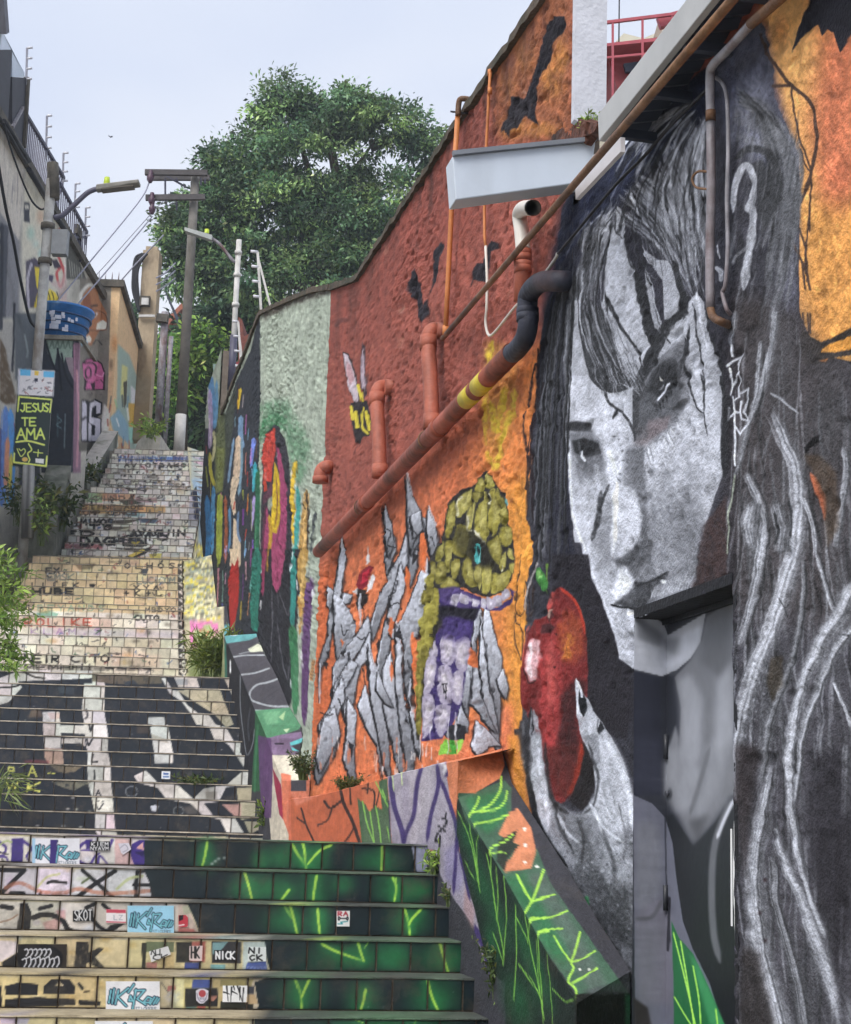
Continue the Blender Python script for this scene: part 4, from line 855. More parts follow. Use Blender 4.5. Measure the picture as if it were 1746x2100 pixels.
st([(620,0),(610,200),(605,420)],50,'8e3a58', w2=20); st([(650,0),(640,200)],26,'d09a34'); FW.poly([(680,0),(800,0),(790,150),(760,330),(730,400),(690,320),(680,150)],'a04a6c'); st([(735,120),(735,300)],30,'6e2f4a',.7); st([(590,150),(585,220)],22,'f2f2f4'); st([(592,470),(592,560)],26,'f2f2f4')
for p in [[(685,380),(690,600),(690,800)],[(735,410),(750,540)],[(760,400),(790,500),(830,600),(850,540)],[(690,620),(680,900),(680,1030)],[(735,640),(770,960),(800,1100),(830,1180),(850,1000)],[(740,860),(740,1000)]]: st(p, 9,'77777f',.7)
st([(880,0),(880,400),(870,700)],50,'3a8f86'); st([(870,700),(890,1000),(900,1500)],80,'3f7d54', w2=60); st([(870,30),(870,90)],34,'f0f6fa'); st([(855,130),(855,200)],24,'e8eef2'); st([(915,290),(915,370)],36,'f2f4f8'); st([(860,1190),(860,1260)],24,'eef2f6')
st([(980,0),(960,200),(980,500),(950,620)],90,'b89350', w2=40); st([(980,40),(960,300),(960,500)],26,'dbb878',.8); st([(930,430),(950,600),(940,780)],26,'b88a48')
st([(1040,260),(1010,600),(990,1000),(980,1600)],80,'5b3a68', w2=60); st([(1060,370),(1060,450)],34,'eef0f6'); st([(950,900),(955,1000)],24,'f2f4f8'); st([(965,1040),(965,1090)],20,'eef0f6'); st([(1020,160),(1010,260)],30,'4a4652',.8)
st([(550,0),(540,300),(530,600),(540,740)],90,'2f7766', w2=70); st([(500,250),(490,400)],30,'6fb4a8'); st([(480,400),(465,600)],30,'d08a5c'); st([(410,480),(400,640)],40,'b09a3c'); st([(450,120),(450,280)],36,'d9a4ac'); st([(425,230),(420,460)],26,'6a3c7e')
FW.poly([(380,40),(390,300),(380,500),(350,700),(310,760),(300,600),(290,300),(320,130)],'a52f2c'); FW.poly([(300,0),(400,0),(385,60),(350,160),(320,120)],'d6c2a6')
st([(200,180),(190,560)],44,'b9808c'); st([(240,200),(240,480)],20,'7fb0a0'); st([(265,220),(265,320)],16,'d09ab4'); st([(240,500),(235,760)],40,'5a5fa8'); st([(255,560),(250,720)],26,'c87a5c'); st([(205,0),(195,160)],44,'8f9a48'); st([(450,0),(440,60)],40,'8fb8ea'); st([(500,0),(490,160)],40,'8a4a8a'); st([(260,0),(265,60)],26,'a89ad0')
FW.poly([(1040,1000),(1075,1010),(1060,1200),(1030,1190)],'c78a52',.8, soft=6)
for k in range(14): st([(1042,1020 + k * 13),(1072,1026 + k * 13)],6,'2a2424')
FW.full().grain(0.14,4,8,8).grain(0.10,14,24,18)
# ---------------- what is painted on the stair risers
GLY = {'A': [[(0,1),(.5,0),(1,1)],[(.2,.62),(.8,.62)]],'B': [[(0,0),(0,1),(.7,1),(.95,.75),(.7,.5),(0,.5)],[(.7,.5),(.85,.25),(.6,0),(0,0)]],'C': [[(1,.1),(.5,0),(.05,.4),(.05,.7),(.5,1),(1,.9)]],
 'D': [[(0,0),(0,1),(.6,.95),(.95,.5),(.6,.05),(0,0)]],'E': [[(1,0),(0,0),(0,1),(1,1)],[(0,.5),(.8,.5)]],'F': [[(1,0),(0,0),(0,1)],[(0,.5),(.8,.5)]],'G': [[(1,.1),(.5,0),(.05,.5),(.5,1),(.95,.9),(.95,.55),(.6,.55)]],
 'H': [[(0,0),(0,1)],[(1,0),(1,1)],[(0,.5),(1,.5)]],'I': [[(.5,0),(.5,1)]],'J': [[(.8,0),(.8,.8),(.4,1),(.05,.8)],[(.3,0),(1,0)]],'K': [[(0,0),(0,1)],[(1,0),(0,.55),(1,1)]],'L': [[(0,0),(0,1),(.9,1)]],
 'M': [[(0,1),(.05,0),(.5,.6),(.95,0),(1,1)]],'N': [[(0,1),(0,0),(1,1),(1,0)]],'O': [[(.5,0),(.05,.3),(.05,.7),(.5,1),(.95,.7),(.95,.3),(.5,0)]],'P': [[(0,1),(0,0),(.8,.05),(.9,.3),(.7,.5),(0,.52)]],
 'Q': [[(.5,0),(.05,.5),(.5,1),(.95,.5),(.5,0)],[(.6,.7),(1,1.05)]],'R': [[(0,1),(0,0),(.8,.05),(.9,.3),(.7,.5),(0,.52),(.9,1)]],'S': [[(.95,.1),(.4,0),(.05,.25),(.9,.7),(.6,1),(.05,.9)]],'T': [[(0,0),(1,0)],[(.5,0),(.5,1)]],
 'U': [[(0,0),(.05,.8),(.5,1),(.95,.8),(1,0)]],'V': [[(0,0),(.5,1),(1,0)]],'W': [[(0,0),(.25,1),(.5,.4),(.75,1),(1,0)]],'X': [[(0,0),(1,1)],[(1,0),(0,1)]],'Y': [[(0,0),(.5,.5),(1,0)],[(.5,.5),(.5,1)]],'Z': [[(0,0),(1,0),(0,1),(1,1)]],
 '.': [[(.4,.9),(.5,1)]],'+': [[(.5,.1),(.5,.9)],[(.1,.5),(.9,.5)]],'-': [[(.1,.5),(.9,.5)]],'8': [[(.3,.2),(.05,.5),(.3,.8),(.7,.2),(.95,.5),(.7,.8),(.3,.2)]]}
def letters(cv, s, x, y, h, w, col, lw, gap=.25, a=.95, jit=0):
    for ch in s:
        for pl in GLY.get(ch.upper(),[]):
            cv.stroke([(x + px * w + RNG.normal(0, jit), y + py * h + RNG.normal(0, jit)) for px, py in pl], lw, col, a, curve=False)
        x += w * (1 + gap)
S = Canvas(-160,880,1120,2240,'d9d2bf')
# upper flights
S.full()
S.poly([(-160,1244),(460,1262),(460,1420),(-160,1400)],'e9e3d2'); S.poly([(-160,1130),(460,1142),(460,1264),(-160,1246)],'e2cba0'); S.poly([(-160,990),(460,1000),(460,1144),(-160,1134)],'e8e3da'); S.poly([(-160,880),(460,880),(460,1010),(-160,1002)],'e6e1d8')
S.poly([(150,1300),(380,1306),(380,1384),(200,1380)],'d8cdb2',.8, soft=20); S.poly([(230,1340),(330,1344),(330,1372),(230,1368)],'d9b7a2',.6, soft=8); S.poly([(20,1262),(230,1268),(230,1292),(20,1284)],'dcb7a4',.7, soft=6); S.poly([(80,1288),(380,1296),(380,1310),(80,1304)],'c9c2c8',.7, soft=6)
S.panel(0,1700,1000,1746)
letters(S, 'ROLIKE',150,770,46,46,'c0503c',10,.55); letters(S, 'KLAM.S',190,830,36,40,'a07ab0',8,.9,.6); letters(S, 'NEIR',150,990,44,44,'1c1a1c',12,.25); letters(S, 'CITO',430,990,44,50,'1c1a1c',10,.2); letters(S, 'CUTO.',815,752,28,30,'1c1a1c',9,.3)
S.stroke([(130,1060),(560,1075),(900,1072)],26,'3a3430',.55, tex=.8); letters(S, 'MEMHHI',150,1048,34,56,'2a2626',10,.3,.7); S.poly([(220,735),(290,722),(355,740),(340,765),(230,762)],'79b09a',.8)
for x in range(640,930,75): S.stroke([(x, 1068),(x + 46,1072)],12,'1c1a1c',.8)
letters(S, 'OLHOS',755,436,30,32,'2a2622',8,1.1); letters(S, 'IIIFK',180,555,26,30,'2a2622',7,1.2); letters(S, 'HUBE',200,590,34,44,'14130f',14,.5); letters(S, '+K+L',750,600,34,30,'2a2622',8,1.2); letters(S, 'BEYANDS',230,690,34,34,'6f9a86',8,.8,.6); letters(S, 'EMSK',290,500,40,34,'5a6a68',8,.2,.6); letters(S, 'LUCICOM',830,520,40,30,'55686a',8,.1,.7); letters(S, 'XYA',810,570,26,30,'2a2622',7,1.0); letters(S, 'EX.',280,465,30,30,'1c1a1c',9,.6); letters(S, 'MBDYO',880,705,26,26,'3a3632',6,.5); letters(S, 'KNU',90,690,26,28,'1c1a1c',9,.5)
S.poly([(850,470),(900,468),(885,510),(865,510)],'43474a'); S.poly([(450,440),(580,436),(560,468),(480,476)],'6b5a40',.7, soft=5); S.poly([(540,560),(580,562),(570,582),(545,580)],'221f1c')
S.poly([(330,318),(620,322),(620,350),(330,344)],'b05a62',.8, soft=5, tex=.6); S.poly([(520,10),(620,14),(620,70),(520,66)],'9fc48a',.8, soft=4); S.poly([(620,10),(820,20),(810,60),(620,60)],'d9a078',.8, soft=4); S.poly([(480,76),(1000,90),(1000,130),(470,140)],'dba869',.85, soft=5); S.poly([(760,130),(880,134),(880,156),(760,152)],'a4c6cc',.9, soft=3); S.poly([(820,36),(950,40),(950,70),(820,66)],'b98f92',.7, soft=4)
letters(S, 'CINDAS',560,30,26,36,'4a3a30',7,.5,.7); letters(S, 'STINE ADE',500,84,24,30,'3a2c22',7,.4,.8); letters(S, 'CUMP CENCE',470,118,26,28,'3a2c22',8,.3,.85); letters(S, 'VIMIMOS',410,170,34,32,'141214',11,.25); letters(S, 'PITO',380,206,30,46,'141214',12,.8); letters(S, 'AVAGUIN',790,236,34,40,'141214',12,.2); letters(S, 'FD',380,242,30,80,'141214',13,.4); letters(S, 'DAGHIN',490,280,46,56,'141214',15,.2); letters(S, 'KETO',720,268,30,60,'1c1a1c',11,.3); letters(S, 'UPCI',360,360,34,60,'77706e',8,.3,.6)
for p in [[(720,60),(800,50),(870,74),(760,86)],[(620,190),(700,176),(860,170),(760,200)],[(620,214),(800,216),(700,240)],[(660,340),(990,350),(820,372)],[(850,170),(960,160),(930,196),(860,190)]]: S.poly(p, '4a4238',.9)
S.poly([(750,400),(900,340),(930,330),(880,380),(800,410)],'26241f'); S.poly([(770,392),(860,350),(880,360),(800,400)],'d9c255'); S.poly([(900,380),(980,376),(970,405),(910,405)],'cdbb4a',.8); S.poly([(830,156),(960,176),(940,196),(850,190)],'4a5e8a',.6)
S.poly([(740,310),(850,300),(900,320),(860,340),(760,336)],'2a2824',.8); S.poly([(790,306),(850,304),(820,330)],'cdb74a')
S.panel(300,1530,760,1746)
S.poly([(500,180),(1560,200),(1560,260),(400,250)],'c6cbd6',.9, soft=6)
for k in range(34): x = 420 + k * 30; S.stroke([(x, 190 + k % 3 * 10),(x + RNG.uniform(-20,30),250)], RNG.uniform(8,26),'3f5a9c',.8)
S.poly([(1000,190),(1280,200),(1270,260),(900,250)],'4a63a4',.8, soft=6, tex=.6)
for k in range(90):
    x = RNG.uniform(250,1540); y = RNG.uniform(270,640)
    if x < 520 - y * .5: continue
    S.poly([(x, y),(x + RNG.uniform(14,44), y + RNG.uniform(-8,8)),(x + RNG.uniform(10,40), y + RNG.uniform(18,40)),(x - 6, y + RNG.uniform(16,34))], RNG.choice(['1c1b1e', '2c2a2c', '8a8076', 'efeae0', 'c9b48c']),.85)
letters(S, 'AVICTDAKOS',500,280,50,60,'201e20',13,.55); letters(S, 'BTOLEPRM',420,540,60,70,'4a463e',9,.6,.7)
S.stroke([(580,515),(900,530)],16,'3a342c',.8); S.stroke([(520,610),(780,640)],18,'3a342c',.8)
S.poly([(1420,200),(1560,210),(1560,330),(1400,320)],'d8b8c8',.6, soft=8)
S.full()
for k in range(620):                                   # years of scribbling
    y = RNG.uniform(928,1390); f = (y - 925) / 460; x = RNG.uniform(225 - 240 * f, 425 - 45 * f)
    c = RNG.choice(['1c1a1c', '1c1a1c', '2a2a30', '5a5650', '8a3f3c', '3f5a8a', '4a6a50', 'efeae0']); L0 = RNG.uniform(2,9) * (.7 + f * .5)
    if y > 1140 and RNG.random() < .45: continue
    S.stroke([(x, y),(x + RNG.uniform(-L0, L0), y + RNG.uniform(-5,5)),(x + RNG.uniform(0, L0), y + RNG.uniform(-4,4)),(x + L0 * RNG.uniform(.2,1.2), y + RNG.uniform(-5,5))], RNG.uniform(1,2.6), c, RNG.uniform(.45,.9))
for k in range(60):
    y = RNG.uniform(940,1380); f = (y - 925) / 460; x = RNG.uniform(225 - 240 * f, 420 - 45 * f); S.blob(x, y, RNG.uniform(4,14), RNG.uniform(3,8), RNG.choice(['5a5044', '3a342c', '8a7a5c', 'c9a060', 'b08a80']),.5, tex=.5)
# diamonds down the right-hand edge
S.panel(0,1700,1000,1746)
S.poly([(1075,440),(1140,440),(1150,1110),(1080,1110)],'3f3a34')
for k in range(14):
    y = 465 + k * 48; x = 1105 + k * .6
    S.poly([(x - 28, y),(x, y - 22),(x + 28, y),(x, y + 22)],'e2dccf'); S.poly([(x - 9, y),(x, y - 8),(x + 9, y),(x, y + 8)],'3f3a34')
S.panel(300,1530,760,1746)
S.poly([(1370,560),(1520,560),(1510,1130),(1330,1130)],'aeb0ba',.9)
for (x, y) in [(1440,740),(1440,830),(1460,915),(1460,980),(1420,680)]: S.blob(x, y, 44,34,'1f2440',.95, hard=.8)
# black and white flight
S.full().poly([(-160,1372),(460,1392),(620,1720),(-160,1712)],'20252e')
B = lambda: S.panel(0,2250,900,1746)
B()
WB = 'd9d6d2'
S.poly([(565,225),(705,225),(700,400),(725,560),(725,680),(745,780),(745,880),(755,960),(775,1200),(800,1270),(670,1270),(640,1210),(640,1100),(610,960),(590,880),(590,700),(575,600),(565,480),(550,400)], WB)
S.poly([(620,195),(700,195),(705,240),(620,240)], WB)
S.poly([(288,415),(400,415),(410,560),(410,660),(300,660),(290,540)], WB); S.poly([(300,655),(420,665),(430,765),(330,770),(300,720)],'b89a8c'); S.poly([(320,420),(400,420),(400,460),(340,466)],'d8b8b0',.6)
S.poly([(410,505),(570,505),(575,565),(410,555)], WB); S.poly([(415,590),(570,595),(575,650),(540,625),(415,630)],'cfc8c0')
S.poly([(-60,210),(150,132),(620,140),(620,190),(260,205),(120,212),(150,250),(60,350),(-60,385)], WB); S.stroke([(150,140),(230,180),(300,190)],12,'2a2622'); S.stroke([(-20,255),(100,245),(145,225)],12,'1c1a1c')
S.poly([(620,150),(1090,165),(1090,225),(900,232),(740,225),(620,210)],'6b6252',.95, tex=.4); S.poly([(840,215),(900,200),(930,230),(840,236)],'39414a')
S.poly([(1085,190),(1110,185),(1160,270),(1200,275),(1260,370),(1330,425),(1400,430),(1450,500),(1520,520),(1570,610),(1615,612),(1615,690),(1645,722),(1642,790),(1595,720),(1540,640),(1480,600),(1440,600),(1405,515),(1320,500),(1280,425),(1220,345),(1140,290)], WB)
S.poly([(1190,270),(1480,265),(1500,330),(1570,500),(1520,520),(1440,430),(1310,350)],'bdb49c'); S.poly([(1170,180),(1320,180),(1340,250),(1200,250)],'d4cfc4'); S.poly([(1180,195),(1260,195),(1260,235),(1190,235)],'9aa0a4',.8)
for k in range(5): S.stroke([(1330 + k * 40,300 + k * 40),(1360 + k * 40,330 + k * 40),(1400 + k * 36,310 + k * 40)],8,'8f8a70',.6)
S.poly([(990,452),(1105,452),(1110,500),(1130,505),(1165,700),(1163,762),(1040,762),(1035,680),(1010,520),(1030,505),(990,495)], WB); S.poly([(1010,560),(1120,600),(1130,625),(1030,605)],'a59a8a',.6)
S.poly([(900,845),(980,808),(1060,890),(1200,910),(1300,1000),(1370,930),(1530,900),(1620,820),(1670,815),(1670,915),(1520,920),(1470,1020),(1370,1030),(1440,1120),(1580,1130),(1645,1240),(1530,1240),(1480,1140),(1360,1110),(1280,1030),(1120,1005),(1060,925),(930,892)], WB)
S.poly([(1380,950),(1460,950),(1455,1000),(1385,1000)],'8a8278',.7, soft=6)
S.poly([(1590,925),(1720,920),(1750,1130),(1620,1140),(1600,1020)],'b4ab92'); S.poly([(1490,1035),(1620,1035),(1620,1130),(1580,1120)],'c49a92'); S.poly([(1640,1150),(1760,1150),(1750,1200),(1680,1240)],'a9a28c')
for k in range(6): S.stroke([(1640,1050 + k * 16),(1680,1040 + k * 16),(1720,1060 + k * 14)],7,'8f8a70',.6)
for p in [[(600,500),(610,545),(625,500)],[(585,600),(595,640),(620,600)],[(625,700),(620,750),(655,750)],[(635,810),(635,865)]]: S.stroke(p, 12,'18191f')
letters(S, 'A',645,940,40,34,'26262c',9); S.stroke([(645,1040),(665,1072),(695,1030)],9,'18191f'); S.blob(660,1012,5,5,'18191f',1, hard=1); S.blob(690,1016,5,5,'18191f',1, hard=1); S.stroke([(580,400),(590,440),(575,460)],14,'26262c',.7)
letters(S, 'P',60,785,48,40,'d5d36a',11, jit=3); letters(S, 'A',190,780,70,56,'d5d36a',11); letters(S, 'W',46,880,56,76,'d5d36a',12, jit=3); letters(S, 'K',190,890,60,76,'d5d36a',12, jit=3); S.stroke([(-10,930),(10,945)],12,'d5d36a'); S.stroke([(325,828),(340,824)],9,'d5d36a'); S.stroke([(350,830),(366,828)],9,'d5d36a')
S.poly([(335,770),(550,785),(500,820),(430,826),(380,812)],'7d705c',.9, tex=.3); S.poly([(345,880),(620,890),(560,910),(500,945),(430,925),(380,905)],'86806e',.9, tex=.5)
S.poly([(210,400),(270,390),(290,450),(190,455)],'6a584a',.8, soft=6); S.poly([(390,250),(500,250),(500,300),(400,290)],'3a444c',.8); S.poly([(160,740),(240,735),(330,742),(330,764),(170,760)],'8a3f44',.6, soft=6)
S.poly([(920,500),(1010,500),(1000,560),(920,560)],'5a4a3c',.6, soft=8)
for (x, y, r) in [(885,950,40),(1200,1080,34)]: S.stroke([(x + r * math.cos(a), y + r * .85 * math.sin(a)) for a in np.linspace(.4,6.2,12)],8,'8a9094',.8)
S.poly([(1010,1050),(1040,1040),(1070,1050),(1050,1085),(1020,1080)],'c9cdd2'); S.poly([(1230,1060),(1300,1040),(1340,1100),(1260,1105)],'8a8078',.5, soft=14)
for k in range(36):
    x, y = RNG.uniform(0,1640), RNG.choice([395., 480., 575., 680., 790., 885., 1000., 1095., 1200.]) + RNG.uniform(-20,6); S.blob(x, y, RNG.uniform(2,9), RNG.uniform(2,6),'c9c6ba',.8)
for k in range(80):
    x, y = RNG.uniform(0,1640), RNG.uniform(230,1250); S.stroke([(x, y),(x + RNG.uniform(-3,3), y + RNG.uniform(10,40))], RNG.uniform(2,5),'6a6a62',.5)
for x, y in [(455,1065),(510,1068),(600,1085),(250,1180),(490,990),(540,1190),(425,1180)]: S.blob(x, y, 16,9,'d8d6cc',.9)
# lowest flight: left half
S.full().poly([(-160,1706),(460,1716),(620,1732),(1120,1740),(1120,2240),(-160,2240)],'cfc3a4')
S.panel(0,2850,600,1746)
S.poly([(-200,130),(1500,150),(1480,445),(-200,440)],'d6cfc8'); S.poly([(-200,450),(1600,470),(1600,770),(-200,760)],'cdcbd0'); S.poly([(-200,785),(1800,810),(1950,1130),(-200,1120)],'d5cdc0'); S.poly([(-200,1160),(2500,1180),(2500,1520),(-200,1510)],'d8c79a'); S.poly([(-200,1540),(2500,1550),(2500,1930),(-200,1930)],'d3bf8a'); S.poly([(-200,1940),(2500,1950),(2500,2400),(-200,2400)],'d2c096')
for k in range(90):
    x, y = RNG.uniform(-100,1700), RNG.uniform(150,1950)
    c = RNG.choice(['c9b6d0', 'dcc7a0', 'e4e2e4', 'b9c2a4', 'd9b0a0', 'c8d0dc']) if y < 1120 else RNG.choice(['c9a860', 'e2d6b4', 'b89a5c', 'dcc890'])
    S.blob(x, y, RNG.uniform(30,90), RNG.uniform(20,60), c, .5, tex=.4)
# row 1
for p in [[(120,150),(240,150),(230,420),(110,420)],[(510,160),(580,160),(560,430),(500,430)],[(860,160),(930,160),(920,250),(870,260)]]: S.poly(p, '3a2c74',.95)
S.poly([(1330,210),(1400,170),(1460,165),(1460,440),(1370,440),(1320,360),(1310,270)],'43317e'); S.poly([(1370,250),(1440,190),(1450,270)],'d9a8a0'); S.poly([(1350,290),(1450,280),(1440,340)],'2a2152'); S.poly([(1160,150),(1330,160),(1310,300),(1360,440),(1160,440)],'d0a8a6',.85, soft=6)
for p in [[(-20,180),(60,240),(40,300),(-20,280)],[(0,330),(60,340),(90,400)],[(240,180),(320,250),(270,330),(310,400)],[(790,250),(870,190),(960,260),(820,270)],[(810,390),(900,420),(960,330),(1010,300)],[(980,420),(1010,330),(1100,430)],[(1130,170),(1100,260)]]: S.stroke(p, 34,'43317e',.9, w2=14)
S.stroke([(-20,230),(60,180),(120,190)],20,'aab87c',.8)
for p in [[(-20,290),(80,310)],[(20,360),(80,420)]]: S.stroke(p, 14,'18161a',.9)
# row 2: black letters over washes
S.stroke([(-60,470),(250,470),(20,700),(-30,690)],44,'17171b',.97, curve=False); S.stroke([(110,705),(240,705)],40,'17171b'); S.stroke([(830,470),(1000,620),(1140,750)],40,'17171b',.97); S.stroke([(1160,480),(960,610),(770,750)],44,'17171b',.97); S.stroke([(1385,490),(1370,640),(1375,750)],42,'17171b'); S.stroke([(1350,620),(1520,625)],34,'17171b'); S.stroke([(1390,490),(1500,480)],26,'17171b'); S.stroke([(1390,750),(1540,750)],26,'17171b')
S.stroke([(480,600),(540,585),(670,600)],28,'17171b'); S.stroke([(410,690),(420,740),(620,735)],26,'17171b'); S.stroke([(380,640),(480,540),(600,510)],24,'b9bf8c',.9); S.stroke([(830,600),(900,550)],24,'4d5a34',.8); S.stroke([(60,650),(200,600),(420,690),(640,700),(800,660),(1000,700),(1250,700),(1500,680)],40,'b4735a',.7, tex=.4); S.stroke([(1180,660),(1300,560),(1440,530)],30,'b9bf8c',.8)
S.poly([(1450,470),(1520,480),(1560,620),(1590,780),(1530,770),(1500,580)],'26292c')
# row 3
S.poly([(200,805),(280,805),(320,900),(310,1060),(220,1090),(170,1080),(180,1000),(200,900)],'16161a'); S.stroke([(340,950),(430,920),(540,930),(640,990),(690,1070),(780,1100)],54,'17171b'); S.stroke([(20,840),(120,850)],50,'17171b'); S.stroke([(400,860),(520,830)],40,'26262a'); S.stroke([(930,960),(1000,1040),(1080,1090)],40,'17171b'); S.stroke([(870,850),(960,810)],40,'17171b'); S.stroke([(1040,820),(1100,870)],40,'17171b'); S.poly([(1060,1080),(1120,1020),(1260,1010),(1170,1070),(1100,1110)],'1a1a1c',.95, soft=6)
S.poly([(430,1000),(560,960),(620,1000),(560,1110),(480,1110)],'d49a98',.7, soft=10); S.poly([(560,880),(660,870),(660,960),(600,950)],'cf9a94',.7, soft=8); S.stroke([(-20,1000),(100,970),(180,920)],14,'8a5a3c',.7)
# row 4,5
S.poly([(-20,1180),(180,1190),(190,1290),(20,1390),(-20,1390)],'dad0cc'); S.poly([(20,1400),(180,1300),(170,1480),(20,1490)],'17171a',.95); S.poly([(770,1190),(890,1190),(900,1300),(1000,1250),(1050,1260),(960,1350),(1050,1440),(1040,1490),(960,1440),(880,1400),(860,1490),(740,1490)],'1c1b1c',.95, tex=.3); S.poly([(1430,1200),(1480,1200),(1470,1490),(1430,1490)],'23231f',.9)
S.poly([(50,1640),(200,1600),(390,1620),(380,1730),(60,1730)],'191a1f',.97); S.poly([(440,1640),(520,1570),(700,1570),(760,1640),(750,1720),(440,1720)],'191a1f',.97); S.poly([(550,1640),(600,1590),(650,1640)],'d8c9a0'); S.poly([(50,1770),(380,1750),(760,1770),(760,1830),(560,1840),(50,1860)],'191a1f',.97); S.poly([(790,1780),(1020,1790),(1010,1840),(800,1830)],'1c1c1e',.95); S.poly([(-40,1630),(20,1640),(20,1850),(-40,1850)],'191a1f'); S.stroke([(800,1620),(830,1660)],34,'1c1c1e'); S.stroke([(850,1700),(900,1690)],20,'3a3020',.8)
S.poly([(0,1960),(300,1960),(280,2022),(0,2022)],'b9b0cc',.8, soft=8)
# right-hand patchwork tiles of rows 3-5
S.panel(500,2850,1100,1746)
S.poly([(340,815),(430,815),(560,1140),(340,1135)],'cdbcae'); S.poly([(340,1050),(500,1060),(540,1140),(340,1140)],'b9746c'); S.poly([(380,830),(440,830),(480,900),(400,920)],'a9b094',.8, soft=6)
for p, c in [([(20,1190),(300,1190),(300,1300),(20,1300)],'6b7458'),([(20,1400),(130,1400),(130,1500),(20,1500)],'c4807a'),([(140,1350),(300,1300),(300,1500),(140,1500)],'d0b684'),([(320,1190),(480,1190),(480,1400),(320,1400)],'20201f'),([(480,1190),(620,1190),(610,1400),(460,1390)],'b8655c'),([(410,1400),(570,1400),(560,1510),(400,1510)],'3c4a8e'),([(680,1190),(980,1190),(970,1410),(680,1410)],'2c2c34'),([(690,1200),(850,1190),(750,1300),(690,1320)],'84aab0'),([(670,1420),(820,1420),(810,1510),(670,1510)],'7fb4ba'),([(820,1420),(960,1420),(960,1510),(810,1510)],'d8d0a8'),([(1000,1190),(1220,1190),(1240,1520),(990,1520)],'c3cdc9'),([(1040,1400),(1230,1390),(1240,1520),(1000,1520)],'4a5ca0'),
             ([(160,1570),(400,1570),(390,1910),(150,1910)],'d9cba4'),([(240,1640),(310,1630),(320,1680),(230,1690)],'c4756c'),([(410,1660),(740,1660),(740,1850),(410,1850)],'1e1e22'),([(490,1570),(680,1570),(680,1660),(480,1660)],'3f4c90'),([(650,1740),(740,1740),(700,1790),(650,1780)],'cc907c'),([(540,1840),(620,1840),(600,1900),(540,1890)],'b8544c'),([(420,1850),(520,1850),(500,1900),(420,1900)],'8fb0a8'),([(770,1570),(1100,1570),(1080,1640),(760,1640)],'a79c68'),([(770,1790),(1100,1800),(1090,1910),(770,1910)],'23261f'),([(1020,1720),(1110,1720),(1150,1820),(1020,1820)],'d0b484'),([(1030,1640),(1110,1640),(1110,1720),(1030,1720)],'3a3c44')]:
    S.poly(p, c, .95, soft=2)
for k in range(5): S.stroke([(1020 + k * 40,1510),(1050 + k * 40,1440),(1080 + k * 36,1480)],9,'8a9ad0',.8)
S.blob(285,1740,80,70,'b9b6b4',.9, tex=.8); S.blob(280,1830,70,40,'8f8a78',.6, tex=.6); S.stroke([(170,1600),(240,1700)],10,'3a3a3a',.7)
# green half
S.panel(500,2850,1100,1746)
S.poly([(0,170),(1500,196),(4200,240),(4200,2700),(1130,2700),(1110,1950),(1150,1840),(1110,1600),(1290,1540),(1240,1400),(1215,1190),(570,1150),(520,1000),(440,820),(300,800),(120,780),(80,650),(0,480)],'18252a')
S.panel(900,2545,1900,1746)
for (x, y, rx, ry) in [(160,740,120,80),(350,760,60,90),(700,760,110,70),(60,920,130,70),(330,940,70,90),(830,930,110,80),(160,1120,120,90),(370,1120,50,100),(900,1120,90,80),(960,930,60,50),(560,1340,200,80),(1110,1350,120,90),(820,1340,80,90),(240,1560,110,110),(620,1600,80,110),(1050,1590,110,100),(-330,740,60,80),(-80,930,90,80),(0,760,40,60),(500,900,60,60),(760,1750,300,60)]:
    S.blob(x, y, rx * 1.5, ry * 1.3,'2c7444',.85)
LIME = 'b8e45c'
veins = [[(190,650),(230,720),(278,790),(275,825)],[(258,645),(270,700),(275,780)],[(440,660),(360,700),(285,785)],[(740,660),(738,760),(735,830)],[(750,700),(742,780)],[(345,840),(330,930),(320,1015)],[(800,850),(825,920),(810,1015)],[(825,860),(822,960)],[(180,930),(150,970),(120,1010)],[(150,1030),(185,1090),(205,1110)],[(180,1020),(205,1110),(230,1220)],[(350,1040),(355,1130),(365,1225)],[(870,1035),(895,1120),(910,1230)],[(985,1040),(920,1110),(900,1150)],
         [(370,1260),(470,1310),(630,1365)],[(590,1240),(610,1310),(630,1370)],[(660,1245),(630,1290)],[(1085,1245),(1110,1340),(1145,1450)],[(210,1470),(240,1540),(250,1600),(252,1690)],[(305,1465),(270,1540),(250,1590)],[(640,1530),(625,1610),(600,1690)],[(1010,1470),(1040,1580),(1090,1690)],[(950,1700),(935,1746)],[(580,1720),(640,1746)],[(-315,630),(-330,720),(-350,800)],[(-95,820),(-70,900),(-45,1005)],[(215,1475),(225,1530)]]
for v in veins:
    S.stroke(v, 80,'348048',.4, soft=36); S.stroke(v, 28,'4f9c4e',.45, soft=10); S.stroke(v, 17, LIME, .95, soft=2.5, w2=12)
S.poly([(915,660),(1060,650),(1090,700),(1085,825),(950,830),(930,740)],'a9afc4',1, soft=4); S.poly([(1010,680),(1060,690),(1040,800),(1000,820)],'8087a8',.7, soft=10)
for k in range(40):
    x, y = RNG.uniform(-300,1300), RNG.uniform(680,1700); S.blob(x, y, RNG.uniform(2,5), RNG.uniform(2,6),'aab4b0',.5)
for (x, y) in [(-270,760),(-250,745),(-215,740),(-290,775)]: S.blob(x, y, 12,10,'c9ccc8',.9)
S.full().grain(0.07,5,5,77).grain(0.10,30,18,78)
ST = Canvas(-160,880,1120,2240,'ffffff')          # stickers are drawn on a sheet of their own
ST.C[:] = S.C
